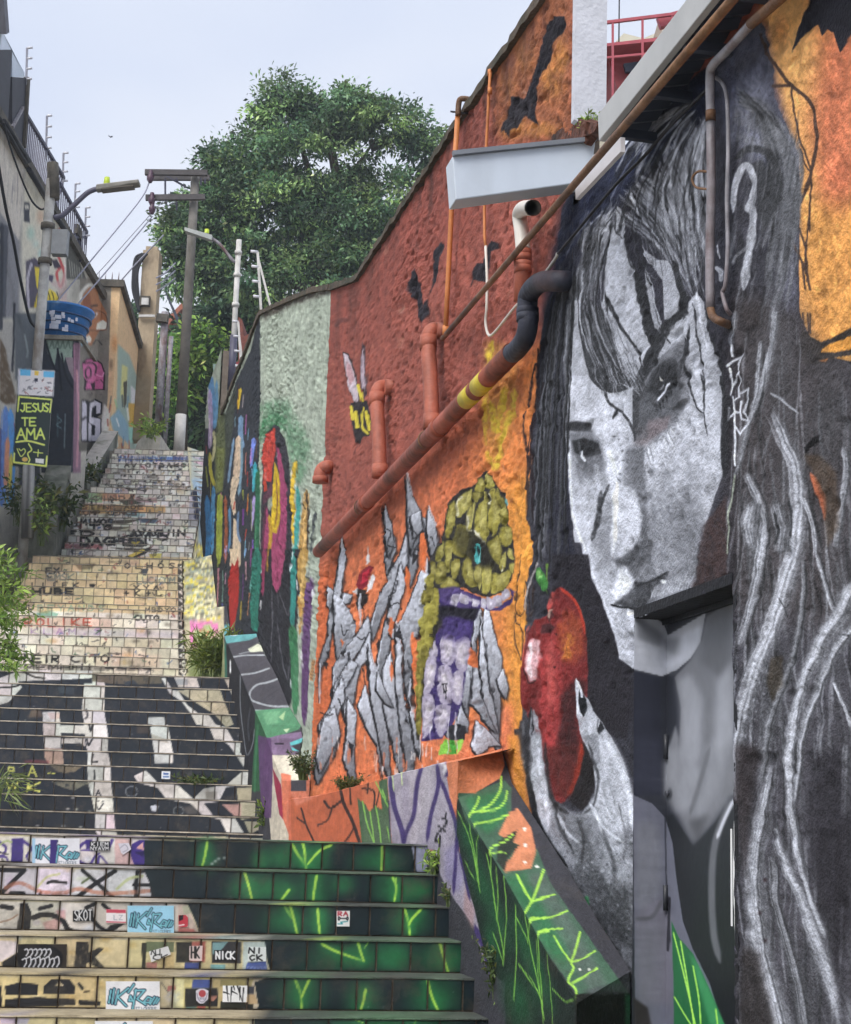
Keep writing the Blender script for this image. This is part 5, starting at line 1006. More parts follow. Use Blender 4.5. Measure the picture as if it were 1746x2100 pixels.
def kor(x, y, w, h, bg):
    q = lambda pts: [(x + px * w, y + py * h) for px, py in pts]
    ST.poly(q([(0,0),(1,0),(1,1),(0,1)]), bg)
    Z = [[(.10,.28),(.06,.68)],[(.16,.24),(.12,.70)],[(.24,.28),(.18,.72)],[(.42,.22),(.22,.50),(.38,.78)],[(.46,.46),(.43,.62),(.50,.62),(.46,.46)],[(.52,.10),(.42,.35)],[(.56,.26),(.50,.86)],[(.54,.30),(.72,.28),(.58,.56),(.74,.74)],[(.78,.50),(.70,.66),(.80,.68),(.84,.54),(.78,.50)],[(.90,.50),(.82,.72)],[(.95,.52),(.88,.72)],[(.99,.55),(.93,.70)]]
    for l in Z: ST.stroke(q(l), w * .062,'16243a',1, curve=False)
    for l in Z: ST.stroke(q(l), w * .03,'7cc0cc',1, curve=False)
    letters(ST, 'STICKERS', x + w * .55, y + h * .82, h * .10, w * .035,'5a6a78', w * .012,.4)
ST.panel(0,2850,600,1746)
kor(325,150,480,285,'e9e9ee'); ST.poly([(325,150),(355,150),(355,435),(325,435)],'a9cde6'); ST.poly([(510,165),(580,165),(560,435),(500,435)],'3a2c74')
kor(1285,828,470,300,'9dd0e8'); kor(1065,1590,548,320,'ebebee'); kor(955,1990,590,300,'e9e9ec')
ST.poly([(735,880),(940,855),(945,985),(735,990)],'121214'); letters(ST, 'SKOT',752,872,104,38,'f0f0f0',11,.22)
ST.poly([(1068,862),(1272,868),(1272,1005),(1068,1002)],'e6dfe0'); ST.poly([(1070,865),(1270,870),(1270,905),(1072,900)],'c0495c'); ST.stroke([(1075,992),(1270,996)],12,'c0495c'); letters(ST, 'LZ',1150,925,45,34,'9aa0ac',7,.5)
ST.poly([(178,1215),(680,1215),(672,1480),(172,1485)],'2c2622'); ST.poly([(200,1240),(420,1200),(620,1300),(610,1440),(430,1490),(200,1440)],'0e0e12',1, curve=True)
for k in range(6): ST.stroke([(250 + k * 46,1275),(275 + k * 46,1265),(285 + k * 46,1300),(265 + k * 46,1335)],13,'d9d9de')
for k in range(8): ST.stroke([(225 + k * 47,1375 - (k % 2) * 16),(258 + k * 47,1360 - (k % 2) * 16),(268 + k * 47,1400),(245 + k * 47,1445)],13,'d9d9de')
ST.poly([(1140,1310),(1170,1265),(1230,1235),(1290,1270),(1350,1270),(1330,1320),(1240,1355),(1190,1360)],'e4d8c0',1, curve=True); ST.stroke([(1140,1310),(1170,1265),(1240,1235),(1290,1270),(1350,1272),(1330,1320),(1240,1355),(1190,1360),(1140,1310)],8,'6a4a3c')
ST.poly([(905,180),(1110,180),(1110,275),(905,275)],'1a1a1c'); letters(ST, 'KIEM',925,190,36,32,'f0f0f0',9,.4); letters(ST, 'NYAVM',915,236,34,28,'f0f0f0',8,.35)
ST.poly([(1190,200),(1300,195),(1325,260),(1270,330),(1190,280)],'d9d4dc'); ST.stroke([(1210,250),(1260,215),(1290,260),(1240,290)],9,'9a98a4',.8)
ST.panel(500,2850,1100,1746)
ST.poly([(340,925),(400,915),(445,960),(440,1030),(400,1055),(340,1045)],'c0404c', curve=True); ST.stroke([(345,1030),(400,1020)],14,'f0d8d8'); ST.poly([(350,930),(395,920),(390,970),(350,985)],'2a1c20')
ST.poly([(45,1290),(240,1235),(270,1320),(70,1400)],'dcdcdc'); letters(ST, 'NI',75,1275,55,45,'1a1a1c',10,.4, jit=4); letters(ST, 'CK',95,1320,55,55,'1a1a1c',10,.4, jit=4)
ST.poly([(455,1235),(590,1230),(580,1390),(450,1380)],'d9c4c0'); letters(ST, 'HK',475,1245,110,34,'1a1a1c',16,.3)
ST.poly([(703,1275),(922,1278),(920,1385),(703,1382)],'141418'); letters(ST, 'NICK',722,1292,74,38,'f4f4f4',17,.3)
ST.poly([(1045,1240),(1230,1245),(1225,1395),(1040,1385)],'dfe4e2'); letters(ST, 'NI',1055,1255,52,50,'101012',15,.5, jit=3); letters(ST, 'CK',1060,1325,52,50,'101012',15,.5, jit=3)
ST.poly([(510,1690),(580,1650),(655,1690),(645,1770),(575,1832),(520,1780)],'d4cfd8'); ST.blob(582,1712,36,36,'b04a50',1, hard=1); ST.stroke([(530,1710),(545,1770),(580,1800),(620,1770),(635,1710)],8,'8a8a9c'); letters(ST, 'ORGA',545,1755,20,16,'8a8a9c',5,.3)
ST.poly([(790,1632),(1042,1632),(1030,1802),(785,1800)],'eeeeee')
for p in [[(830,1640),(845,1790)],[(880,1650),(870,1800)],[(940,1640),(985,1790)],[(965,1650),(960,1780)],[(1000,1660),(990,1800)],[(800,1700),(860,1720)],[(880,1690),(940,1720)],[(900,1640),(910,1680)]]: ST.stroke(p, 16,'101012',1, w2=6)
ST.panel(900,2545,1900,1746)
ST.poly([(464,1060),(545,1060),(543,1157),(464,1155)],'f2f0ee'); letters(ST, 'RA',473,1067,23,24,'b83848',8,.4); ST.stroke([(488,1107),(478,1098),(474,1107),(478,1117),(488,1107),(520,1107),(530,1098),(534,1107),(530,1117),(520,1107)],7,'24242c'); ST.stroke([(472,1140),(500,1140),(490,1130),(530,1126)],6,'3a9aa4')
ST.panel(0,2250,900,1746)
ST.poly([(1085,812),(1146,814),(1144,868),(1084,866)],'e9ecf2'); ST.poly([(1098,824),(1134,825),(1133,838),(1098,838)],'4a6aa8'); ST.poly([(1096,846),(1136,847),(1135,856),(1096,856)],'5a7ab0')
# ------------------------------------------------------------------ building helpers
def lin(c):
    c = np.asarray(c, dtype=np.float32)
    return np.where(c <= 0.04045, c / 12.92,((c + 0.055) / 1.055) ** 2.4)
def lc(c):
    return tuple(float(v) for v in lin(hexc(c))) + (1.0,)
_mats = {}
def mat(name, col, rough=0.7, var=0.25, scale=8.0, bump=0.25, bscale=60.0, metal=0.0, dirt=None, dirt_amt=0.0, spec=0.4, streak=False):
    """plain surface: uneven colour, grain in relief and dirt"""
    if name in _mats: return _mats[name]
    m = bpy.data.materials.new(name); m.use_nodes = True
    nt = m.node_tree; N = nt.nodes; L = nt.links
    b = N['Principled BSDF']
    b.inputs['Roughness'].default_value = rough; b.inputs['Metallic'].default_value = metal; b.inputs['Specular IOR Level'].default_value = spec
    tc = N.new('ShaderNodeTexCoord')
    n1 = N.new('ShaderNodeTexNoise'); n1.inputs['Scale'].default_value = scale; n1.inputs['Detail'].default_value = 4; n1.inputs['Roughness'].default_value = 0.62
    if streak:
        mp = N.new('ShaderNodeMapping'); mp.inputs['Scale'].default_value = (1,1,0.12); L.new(tc.outputs['Object'], mp.inputs['Vector']); L.new(mp.outputs['Vector'], n1.inputs['Vector'])
    else: L.new(tc.outputs['Object'], n1.inputs['Vector'])
    c = lin(hexc(col))
    r = N.new('ShaderNodeValToRGB'); e = r.color_ramp.elements
    e[0].position = 0.32; e[1].position = 0.68
    e[0].color = tuple(c * (1 - var)) + (1,); e[1].color = tuple(np.minimum(c * (1 + var),0.9)) + (1,)
    L.new(n1.outputs['Fac'], r.inputs['Fac'])
    out = r.outputs['Color']
    if dirt is not None:
        n2 = N.new('ShaderNodeTexNoise'); n2.inputs['Scale'].default_value = scale * 0.35; n2.inputs['Detail'].default_value = 4; n2.inputs['Roughness'].default_value = 0.7
        mp2 = N.new('ShaderNodeMapping'); mp2.inputs['Location'].default_value = (7,3,5); mp2.inputs['Scale'].default_value = (1,1,0.35)
        L.new(tc.outputs['Object'], mp2.inputs['Vector']); L.new(mp2.outputs['Vector'], n2.inputs['Vector'])
        r2 = N.new('ShaderNodeValToRGB'); r2.color_ramp.elements[0].position = 0.62 - dirt_amt * 0.3; r2.color_ramp.elements[1].position = 0.80 - dirt_amt * 0.2
        L.new(n2.outputs['Fac'], r2.inputs['Fac'])
        mx = N.new('ShaderNodeMix'); mx.data_type = 'RGBA'; L.new(r2.outputs['Color'], mx.inputs['Factor']); L.new(out, mx.inputs['A']); mx.inputs['B'].default_value = lc(dirt)
        out = mx.outputs['Result']
    L.new(out, b.inputs['Base Color'])
    if bump:
        n3 = N.new('ShaderNodeTexNoise'); n3.inputs['Scale'].default_value = bscale; n3.inputs['Detail'].default_value = 2; L.new(tc.outputs['Object'], n3.inputs['Vector'])
        bp = N.new('ShaderNodeBump'); bp.inputs['Strength'].default_value = bump; bp.inputs['Distance'].default_value = 0.02; L.new(n3.outputs['Fac'], bp.inputs['Height']); L.new(bp.outputs['Normal'], b.inputs['Normal'])
    _mats[name] = m
    return m
def mat_paint(name, rough=0.75, bump=0.3, bscale=90.0, spec=0.3, var=0.10, grime=0.0):
    """paint laid on by hand: its colours are stored with the surface"""
    if name in _mats: return _mats[name]
    m = bpy.data.materials.new(name); m.use_nodes = True
    nt = m.node_tree; N = nt.nodes; L = nt.links
    b = N['Principled BSDF']; b.inputs['Roughness'].default_value = rough; b.inputs['Specular IOR Level'].default_value = spec
    at_ = N.new('ShaderNodeAttribute'); at_.attribute_name = 'Paint'
    tc = N.new('ShaderNodeTexCoord')
    n1 = N.new('ShaderNodeTexNoise'); n1.inputs['Scale'].default_value = 14; n1.inputs['Detail'].default_value = 4; n1.inputs['Roughness'].default_value = 0.7; L.new(tc.outputs['Object'], n1.inputs['Vector'])
    mr = N.new('ShaderNodeMapRange'); mr.inputs['From Min'].default_value = 0.3; mr.inputs['From Max'].default_value = 0.7; mr.inputs['To Min'].default_value = 1 - var; mr.inputs['To Max'].default_value = 1 + var; L.new(n1.outputs['Fac'], mr.inputs['Value'])
    mu = N.new('ShaderNodeVectorMath'); mu.operation = 'SCALE'; L.new(at_.outputs['Color'], mu.inputs[0]); L.new(mr.outputs['Result'], mu.inputs['Scale'])
    out = mu.outputs['Vector']
    if grime:
        n2 = N.new('ShaderNodeTexNoise'); n2.inputs['Scale'].default_value = 5; n2.inputs['Detail'].default_value = 5; n2.inputs['Roughness'].default_value = 0.75; L.new(tc.outputs['Object'], n2.inputs['Vector'])
        r2 = N.new('ShaderNodeValToRGB'); r2.color_ramp.elements[0].position = 0.52; r2.color_ramp.elements[1].position = 0.8; r2.color_ramp.elements[1].color = (grime, grime, grime, 1); L.new(n2.outputs['Fac'], r2.inputs['Fac'])
        mx = N.new('ShaderNodeMix'); mx.data_type = 'RGBA'; L.new(r2.outputs['Color'], mx.inputs['Factor']); L.new(out, mx.inputs['A']); mx.inputs['B'].default_value = (0.09,0.075,0.055,1)
        out = mx.outputs['Result']
    L.new(out, b.inputs['Base Color'])
    if bump:
        n3 = N.new('ShaderNodeTexNoise'); n3.inputs['Scale'].default_value = bscale; n3.inputs['Detail'].default_value = 2; n3.inputs['Roughness'].default_value = 0.65; L.new(tc.outputs['Object'], n3.inputs['Vector'])
        bp = N.new('ShaderNodeBump'); bp.inputs['Strength'].default_value = bump; bp.inputs['Distance'].default_value = 0.02; L.new(n3.outputs['Fac'], bp.inputs['Height']); L.new(bp.outputs['Normal'], b.inputs['Normal'])
    _mats[name] = m
    return m

def tag(o, label=None, cat=None, group=None, kind=None):
    if label: o['label'] = label
    if cat: o['category'] = cat
    if group: o['group'] = group
    if kind: o['kind'] = kind
    return o
def thing(name, label, cat, loc=(0,0,0), group=None):
    o = bpy.data.objects.new(name, None); COL.objects.link(o); o.location = Vector(loc); o.empty_display_size = 0.1
    return tag(o, label, cat, group)
def link(name, me, parent=None):
    o = bpy.data.objects.new(name, me); COL.objects.link(o)
    if parent is not None:
        o.parent = parent
        if parent.parent is None: o.matrix_parent_inverse = Matrix.Translation(-Vector(parent.location))
    return o
def np_mesh(name, V, Q, cols=None, smooth=True):
    """quads straight from arrays"""
    me = bpy.data.meshes.new(name)
    V = np.ascontiguousarray(V, dtype=np.float32); Q = np.ascontiguousarray(Q, dtype=np.int32)
    me.vertices.add(len(V)); me.vertices.foreach_set('co', V.ravel())
    me.loops.add(Q.size); me.loops.foreach_set('vertex_index', Q.ravel())
    me.polygons.add(len(Q)); me.polygons.foreach_set('loop_start', np.arange(0, Q.size, 4, dtype=np.int32))
    try: me.polygons.foreach_set('loop_total', np.full(len(Q),4, dtype=np.int32))
    except Exception: pass
    me.polygons.foreach_set('use_smooth', np.full(len(Q), smooth))
    me.update(calc_edges=True)
    if cols is not None: set_paint(me, cols)
    return me
def set_paint(me, cols):
    a = me.color_attributes.new('Paint', 'FLOAT_COLOR', 'POINT')
    c = np.ones((len(me.vertices),4), np.float32); c[:, :3] = lin(np.clip(cols, 0,1)) * 0.95
    a.data.foreach_set('color', c.ravel())
def painted_by(cv):
    return lambda V: cv.sample(*trace(V))

class MB:
    """collects solids into one mesh"""
    def __init__(s): s.v = []; s.f = []; s.sm = []
    def add(s, vs, fs, smooth=False):
        k = len(s.v); s.v += [tuple(v) for v in vs]; s.f += [tuple(i + k for i in f) for f in fs]; s.sm += [smooth] * len(fs); return s
    def hexa(s, p):                          # 8 corners: bottom ring then top ring
        return s.add(p, [(0,3,2,1),(4,5,6,7),(0,1,5,4),(1,2,6,5),(2,3,7,6),(3,0,4,7)])
    def box(s, a, b):
        (x0, y0, z0),(x1, y1, z1) = a, b
        return s.hexa([(x0, y0, z0),(x1, y0, z0),(x1, y1, z0),(x0, y1, z0),(x0, y0, z1),(x1, y0, z1),(x1, y1, z1),(x0, y1, z1)])
    def obox(s, c, ax, ay, az):              # centre and three half-axes
        c, ax, ay, az = map(Vector, (c, ax, ay, az))
        return s.hexa([c - ax - ay - az, c + ax - ay - az, c + ax + ay - az, c - ax + ay - az, c - ax - ay + az, c + ax - ay + az, c + ax + ay + az, c - ax + ay + az])
    def bar(s, a, b, w, h=None, up=(0,0,1)):
        a, b = Vector(a), Vector(b); h = w if h is None else h
        d = (b - a).normalized(); u = Vector(up)
        if abs(d.dot(u)) > 0.97: u = Vector((1,0,0))
        x = d.cross(u).normalized(); z = x.cross(d)
        return s.obox((a + b) / 2, x * w / 2,(b - a) / 2, z * h / 2)
    def tube(s, pts, r, n=12, cap=True, closed=False):
        P = [Vector(p) for p in pts]; R = list(r) if hasattr(r, '__len__') else [r] * len(P)
        d0 = (P[1] - P[0]).normalized()
        u = d0.orthogonal().normalized()
        vs = []; fs = []
        for i, p in enumerate(P):
            d = ((P[min(i + 1, len(P) - 1)] - p).normalized() + (p - P[max(i - 1,0)]).normalized())
            d = d.normalized() if d.length > 1e-6 else d0
            u = (u - d * u.dot(d)); u = u.normalized() if u.length > 1e-6 else d.orthogonal().normalized()
            w = d.cross(u)
            for k in range(n):
                a = 2 * math.pi * k / n; vs.append(p + (u * math.cos(a) + w * math.sin(a)) * R[i])
        for i in range(len(P) - 1):
            for k in range(n): fs.append((i * n + k, i * n + (k + 1) % n, (i + 1) * n + (k + 1) % n, (i + 1) * n + k))
        s.add(vs, fs, True)
        if cap:
            k = len(s.v) - len(vs)
            s.f.append(tuple(k + j for j in reversed(range(n)))); s.sm.append(False)
            s.f.append(tuple(k + (len(P) - 1) * n + j for j in range(n))); s.sm.append(False)
        return s
    def prism(s, ring, d):                   # polygon ring pushed along d
        n = len(ring); d = Vector(d); a = [Vector(p) for p in ring]
        return s.add(a + [p + d for p in a],[tuple(reversed(range(n))), tuple(range(n, 2 * n))] + [(i, (i + 1) % n, (i + 1) % n + n, i + n) for i in range(n)])
    def lathe(s, c, prof, n=24, axis='Z'):
        c = Vector(c); vs = []; fs = []
        for r, z in prof:
            for k in range(n):
                a = 2 * math.pi * k / n; vs.append(c + Vector((r * math.cos(a), r * math.sin(a), z)))
        for i in range(len(prof) - 1):
            for k in range(n): fs.append((i * n + k, i * n + (k + 1) % n, (i + 1) * n + (k + 1) % n, (i + 1) * n + k))
        return s.add(vs, fs, True)
    def build(s, name, m, parent=None, paint=None, bevel=0.0):
        me = bpy.data.meshes.new(name); me.from_pydata([tuple(v) for v in s.v],[], s.f)
        me.polygons.foreach_set('use_smooth', s.sm); me.update()
        if paint is not None: set_paint(me, paint(np.array(s.v)))
        if m is not None: me.materials.append(m)
        o = link(name, me, parent)
        if bevel:
            b = o.modifiers.new('bevel', 'BEVEL'); b.width = bevel; b.segments = 2; b.limit_method = 'ANGLE'; b.angle_limit = math.radians(50)
        return o
def grid_mesh(name, P, cv=None, m=None, parent=None, cols=None, smooth=True, drop=None):
    """P: (rows, cols, 3) points of a sheet"""
    h, w = P.shape[:2]
    i = np.arange((h - 1) * w).reshape(h - 1, w)[:, :-1]
    Q = np.stack([i, i + 1, i + 1 + w, i + w],-1).reshape(-1,4)
    if drop is not None: Q = Q[~drop.reshape(-1)]
    V = P.reshape(-1,3)
    if cols is None and cv is not None: cols = cv.sample(*trace(V))
    me = np_mesh(name, V, Q, cols, smooth)
    if m is not None: me.materials.append(m)
    return link(name, me, parent)
# ------------------------------------------------------------------ ground, landings and the five flights of stairs
M_CONC = mat('weathered_concrete', '8d877b',0.85,0.3,5,0.5,45, dirt='4a453c', dirt_amt=0.4)
M_DARKC = mat('grimy_concrete', '5d5850',0.9,0.35,6,0.5,40, dirt='2e2b26', dirt_amt=0.5)
M_NOSE = mat('worn_step_edge', 'a39a8b',0.75,0.35,9,0.5,70, dirt='5a5044', dirt_amt=0.5)
M_GROUT = mat('dirty_mortar', '6e5f50',0.9,0.35,14,0.4,60, dirt='382f27', dirt_amt=0.4)
M_GROUT2 = mat('pale_dirty_mortar', 'a3968a',0.9,0.3,14,0.4,60, dirt='6a5c4c', dirt_amt=0.3)
M_TILE2 = mat_paint('painted_pale_tile',0.4,0.05,40,0.5,0.10, grime=0.35)
M_TILE = mat_paint('painted_glazed_tile',0.32,0.05,40,0.5,0.10, grime=0.75)
M_TREAD = mat_paint('worn_painted_tread',.8,.4,60,.3,.2, grime=.6)
M_STICK = mat_paint('sticker_paper',0.45,0.03,40,0.4,0.05, grime=0.25)
g = MB()
xs = [-400,-60,-14,0,14,60,400]; ys = [-60,-10,0,5,20,60,200,800]
g.add([(x, y, -0.002) for y in ys for x in xs],[(j * 7 + i, j * 7 + i + 1,(j + 1) * 7 + i + 1,(j + 1) * 7 + i) for j in range(7) for i in range(6)])
tag(g.build('ground', M_CONC), kind='structure')

def flight(name, label, y0, n, t, z0, r, left, right, tw, cell, off=0.0, tint=0.06, nh=0.012, shear=0.0, xref=0.0):
    """left, right: x of the sides as functions of y"""
    root = thing(name, label, 'stairs',((left(y0) + right(y0)) / 2, y0, z0),'flights of the tiled stairway')
    body = MB()
    sk = lambda vs: [(p[0], p[1] + shear * (p[0] - xref), p[2]) for p in vs]
    yend = y0 + n * t
    for i in range(n):
        y, z = y0 + i * t, z0 + i * r
        a, b, b2 = left(y), right(y), right(y + t)
        yb = y + t + (0.25 if i < n - 1 else 0.5)
        body.hexa(sk([(a, y, z0 - 0.3),(b, y, z0 - 0.3),(b2, yb, z0 - 0.3),(a, yb, z0 - 0.3),(a, y, z + r - nh * .9 - 0.0007 * (i % 2)),(b, y, z + r - nh * .9 - 0.0007 * (i % 2)),(b2, yb, z + r - nh * .9 - 0.0007 * (i % 2)),(a, yb, z + r - nh * .9 - 0.0007 * (i % 2))]))
    body.build('mortar_bed', M_GROUT if y0 < 20 else M_GROUT2, root)
    for i in range(n):
        y, z = y0 + i * t, z0 + i * r
        a, b = left(y), right(y)
        # tread slab with a worn front edge
        k = max(6, int((b - a) / 0.12)); vs = []
        for j in range(k + 1):
            x = a + (b - a) * j / k
            e = RNG.normal(0,0.004); e2 = abs(RNG.normal(0,0.004)) if RNG.random() < .8 else RNG.uniform(.006,.02)
            vs += [(x, y - 0.022 + e2, z + r - nh + RNG.normal(0, nh * .1)),(x, y - 0.022 + e2 + abs(e), z + r - 0.001),(x, y + t - 0.012, z + r - 0.0005 * (i % 3)),(x, y + t - 0.012, z + r - nh - .002)]
        fs = []
        for j in range(k):
            for q in range(4): fs.append((j * 4 + q, j * 4 + (q + 1) % 4,(j + 1) * 4 + (q + 1) % 4,(j + 1) * 4 + q))
        fs += [(0,3,2,1),(k * 4, k * 4 + 1, k * 4 + 2, k * 4 + 3)]
        MB().add(sk(vs), fs).build('tread', M_TREAD if shear else M_NOSE, root, paint=(lambda V: S.sample(*trace(V - np.array([0,0,.03]))) * .5 + np.array([.23,.215,.19]) * RNG.uniform(.75,1.2,(len(V),1))) if shear else None)
        # riser tiles
        x = a - RNG.uniform(0, tw) + off
        while x < b - 0.02:
            xa, xb = max(x, a) + 0.004, min(x + tw, b) - 0.004
            x += tw
            if xb - xa < 0.02: continue
            za, zb = z + 0.005, z + r - nh - .003
            nx = max(2, int((xb - xa) / cell)); nz = max(2, int((zb - za) / cell))
            dy, tz, ty = RNG.normal(0,.0012), RNG.normal(0,.006), RNG.normal(0,.008)
            X, Z = np.meshgrid(np.linspace(xa, xb, nx + 1), np.linspace(za, zb, nz + 1))
            Yf = y - 0.010 + dy + (X - xa) * ty * .4 + (Z - za) * tz
            Yf = Yf + shear * (X - xref)
            P = np.stack([X, Yf, Z],-1)
            F_ = P.reshape(-1,3); w = nx + 1
            ring = list(range(0, w)) + [w * q + nx for q in range(1, nz + 1)] + [nz * w + q for q in range(nx - 1,-1,-1)] + [w * q for q in range(nz - 1,0,-1)]
            back = F_[ring] + np.array([0,0.011,0])
            V_ = np.vstack([F_, back])
            i0 = np.arange(nz * w).reshape(nz, w)[:, :-1]
            Q = [np.stack([i0, i0 + 1, i0 + 1 + w, i0 + w],-1).reshape(-1,4)]
            m_ = len(ring); nb = len(F_)
            rr = np.array(ring); j = np.arange(m_)
            Q.append(np.stack([rr[j], nb + j, nb + (j + 1) % m_, rr[(j + 1) % m_]],-1))
            Q = np.vstack(Q)
            u, v = trace(F_); c = S.sample(u, v)
            c = c * (1 + RNG.normal(0, tint)) * (1 + RNG.normal(0, tint * .28,3))
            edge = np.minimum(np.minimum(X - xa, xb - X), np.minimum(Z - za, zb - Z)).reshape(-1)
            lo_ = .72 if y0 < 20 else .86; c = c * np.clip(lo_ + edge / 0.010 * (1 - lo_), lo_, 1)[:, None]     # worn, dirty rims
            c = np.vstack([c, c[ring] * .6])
            me = np_mesh('tile', V_, Q, c, False); me.materials.append(M_TILE if y0 < 20 else M_TILE2)
            link('tile', me, root)
    return root
def lerp2(ya, xa, yb, xb): return lambda y: xa + (xb - xa) * (y - ya) / (yb - ya)
FL = []
FL.append(flight('stair_flight', 'lowest stair flight, cream and black risers turning dark green with lime veins',7.24,8,0.28,0.108,0.1511, lambda y: -4.6, lerp2(9.2,0.10,8.08,0.385),0.165,0.0058,0.04,0.05,0.008,0.2150,0.25))
FL.append(flight('stair_flight', 'second flight from the bottom, black tiles with big white letter shapes',17.0,12,0.3,1.155,0.1688, lambda y: -6.2, lambda y: 2.34 - .215 * y - .12,0.214,0.012,0.1,0.05,0.012))
FL.append(flight('stair_flight', 'pale pink and cream flight directly above the black and white one',22.5,8,0.215,3.18,0.160, lambda y: -6.9, lerp2(22.5,-3.15,24.2,-3.55),0.17,0.013,0.0,0.05,.009))
FL.append(flight('stair_flight', 'yellow beige flight in the middle of the stairway',25.7,8,0.215,4.46,0.158, lambda y: -6.5, lerp2(25.7,-3.72,27.4,-4.05),0.165,0.013,0.0,0.05,.009))
FL.append(flight('stair_flight', 'long white flight covered in black writing below the top flight',28.9,13,0.215,5.724,0.159, lambda y: -6.5, lerp2(28.9,-4.12,31.7,-4.33),0.155,0.014,0.0,0.06,.010))
FL.append(flight('stair_flight', 'topmost white flight with blue writing near the white pole',33.0,10,0.2,7.79,0.153, lambda y: -6.74, lerp2(33,-4.52,35,-4.82),0.15,0.015,0.0,0.06,.010))
# landings between the flights
for (ya, yb, xa, xb, z) in [(9.48,17.3,-6.4,1.6,1.150),(20.59,22.8,-7.2,-2.0,3.172),(24.2,25.9,-7.2,-3.3,4.448),(27.4,29.1,-7.4,-3.7,5.712),(31.68,33.2,-7.6,-4.0,7.776),(34.99,60,-14,3,9.305)]:
    tag(MB().box((xa, ya, z - 0.4),(xb, yb, z)).build('landing', M_CONC), kind='structure')
# ------------------------------------------------------------------ the mural wall
M_WALL = mat_paint('painted_rough_stucco',0.85,0.55,70,0.2,0.12)
M_SMOOTH = mat_paint('painted_steel_door',0.42,0.04,30,0.4,0.04)
M_CORE = mat('raw_block_masonry', '6c6258',0.9,0.3,6,0.4,40)
M_COPE = mat('mossy_wall_top', '4d4338',0.9,0.45,7,0.6,40, dirt='2c3020', dirt_amt=0.5)
def wall_pt(s, z, off=0.0):                  # s: metres along the wall
    return WP + WT * s + WN * off + np.array([0,0,1.0]) * z
def s_of(P): return float((np.array(P) - WP) @ WT)
def relief(s, z, amp):
    # thrown stucco: lumps, ridges that sag, and pits
    a = fbm(s / 0.055, z / 0.040,21,3) - .5
    b = fbm(s / 0.16 + z / 0.5, z / 0.14,31,3) - .5
    c = fbm(s / 0.75, z / 0.6,41,2) - .5
    p = np.clip(vnoise(s / 0.07, z / 0.05,51) - .70,0,1) * 4.2
    return amp * (a * 1.5 + b * 1.1 + c * .5 - p)
def wall_sheet(name, parent, sx, ztop, zbot, rows, cv, amp, hole=None, ampf=None):
    """sx: positions along the wall; ztop, zbot: heights there"""
    t = np.linspace(0,1, rows)[:, None]
    Sg = np.broadcast_to(sx[None, :],(rows, len(sx))); Zg = ztop[None, :] * (1 - t) + zbot[None, :] * t
    base = WP[None, None, :] + Sg[..., None] * WT + Zg[..., None] * np.array([0,0,1.0])
    u, v = trace(base.reshape(-1,3)); cols = cv.sample(u, v)
    A = amp * (.3 + 1.3 * vnoise(Sg / 1.3 + 3, Zg / .9,71) * vnoise(Sg / .5, Zg / .45,73) * 2)
    rl = relief(Sg.astype(np.float32), Zg.astype(np.float32),1.0)
    # paint colour made lighter on the lumps and darker in the pits
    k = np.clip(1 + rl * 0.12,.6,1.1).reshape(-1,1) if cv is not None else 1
    P = base + (rl * A)[..., None] * WN
    drop = None
    if hole is not None:
        sc = (Sg[:-1, :-1] + Sg[1:, 1:]) / 2; zc = (Zg[:-1, :-1] + Zg[1:, 1:]) / 2
        rag = 0.012 * (vnoise(zc / .03, sc / .03,5) - .5)
        drop = (sc > hole[0] + rag) & (sc < hole[1] + rag) & (zc < hole[2] + rag)
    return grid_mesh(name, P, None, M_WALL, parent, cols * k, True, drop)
def prof(pts):                                # heights along the wall from surveyed points
    q = sorted((s_of(on_wall(x, y)), on_wall(x, y).z) for x, y in pts)
    a = np.array(q); return lambda s: np.interp(s, a[:, 0], a[:, 1])
S_RED = s_of(on_wall(660,1050))              # where red stucco meets pale green
top_near = prof([(680,590),(735,570),(760,530),(850,395),(932,268),(1010,150),(1115,-2),(1200,-130)])
# the door recess
D_FAR = s_of(on_wall(1301,1500)); D_NEAR = s_of(on_wall(1505,1500)); D_TOP = on_wall(1400,1234).z
near = thing('mural_wall', 'tall stucco wall painted red and orange with a huge grey face, an apple and a serpent', 'wall', wall_pt(8,0))
cols_px = np.concatenate([np.arange(655,1080,2.2), np.arange(1080,1760,1.75), np.arange(1760,1900,8)])
def s_at_px(x, y=1300): return s_of(on_wall(x, y))
sx = np.array([S_RED] + [s for s in (s_at_px(x) for x in cols_px) if s < S_RED - 0.01])
S_END = s_of(on_wall(1181,120))
sA = np.append(sx[sx > S_END + .003], S_END); sB = np.insert(sx[sx < S_END - .003],0, S_END)
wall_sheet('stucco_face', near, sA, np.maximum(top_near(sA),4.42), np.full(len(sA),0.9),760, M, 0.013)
wall_sheet('stucco_face', near, sB, np.full(len(sB),4.42), np.full(len(sB),-0.05),900, M, 0.008, hole=(D_NEAR, D_FAR, D_TOP))
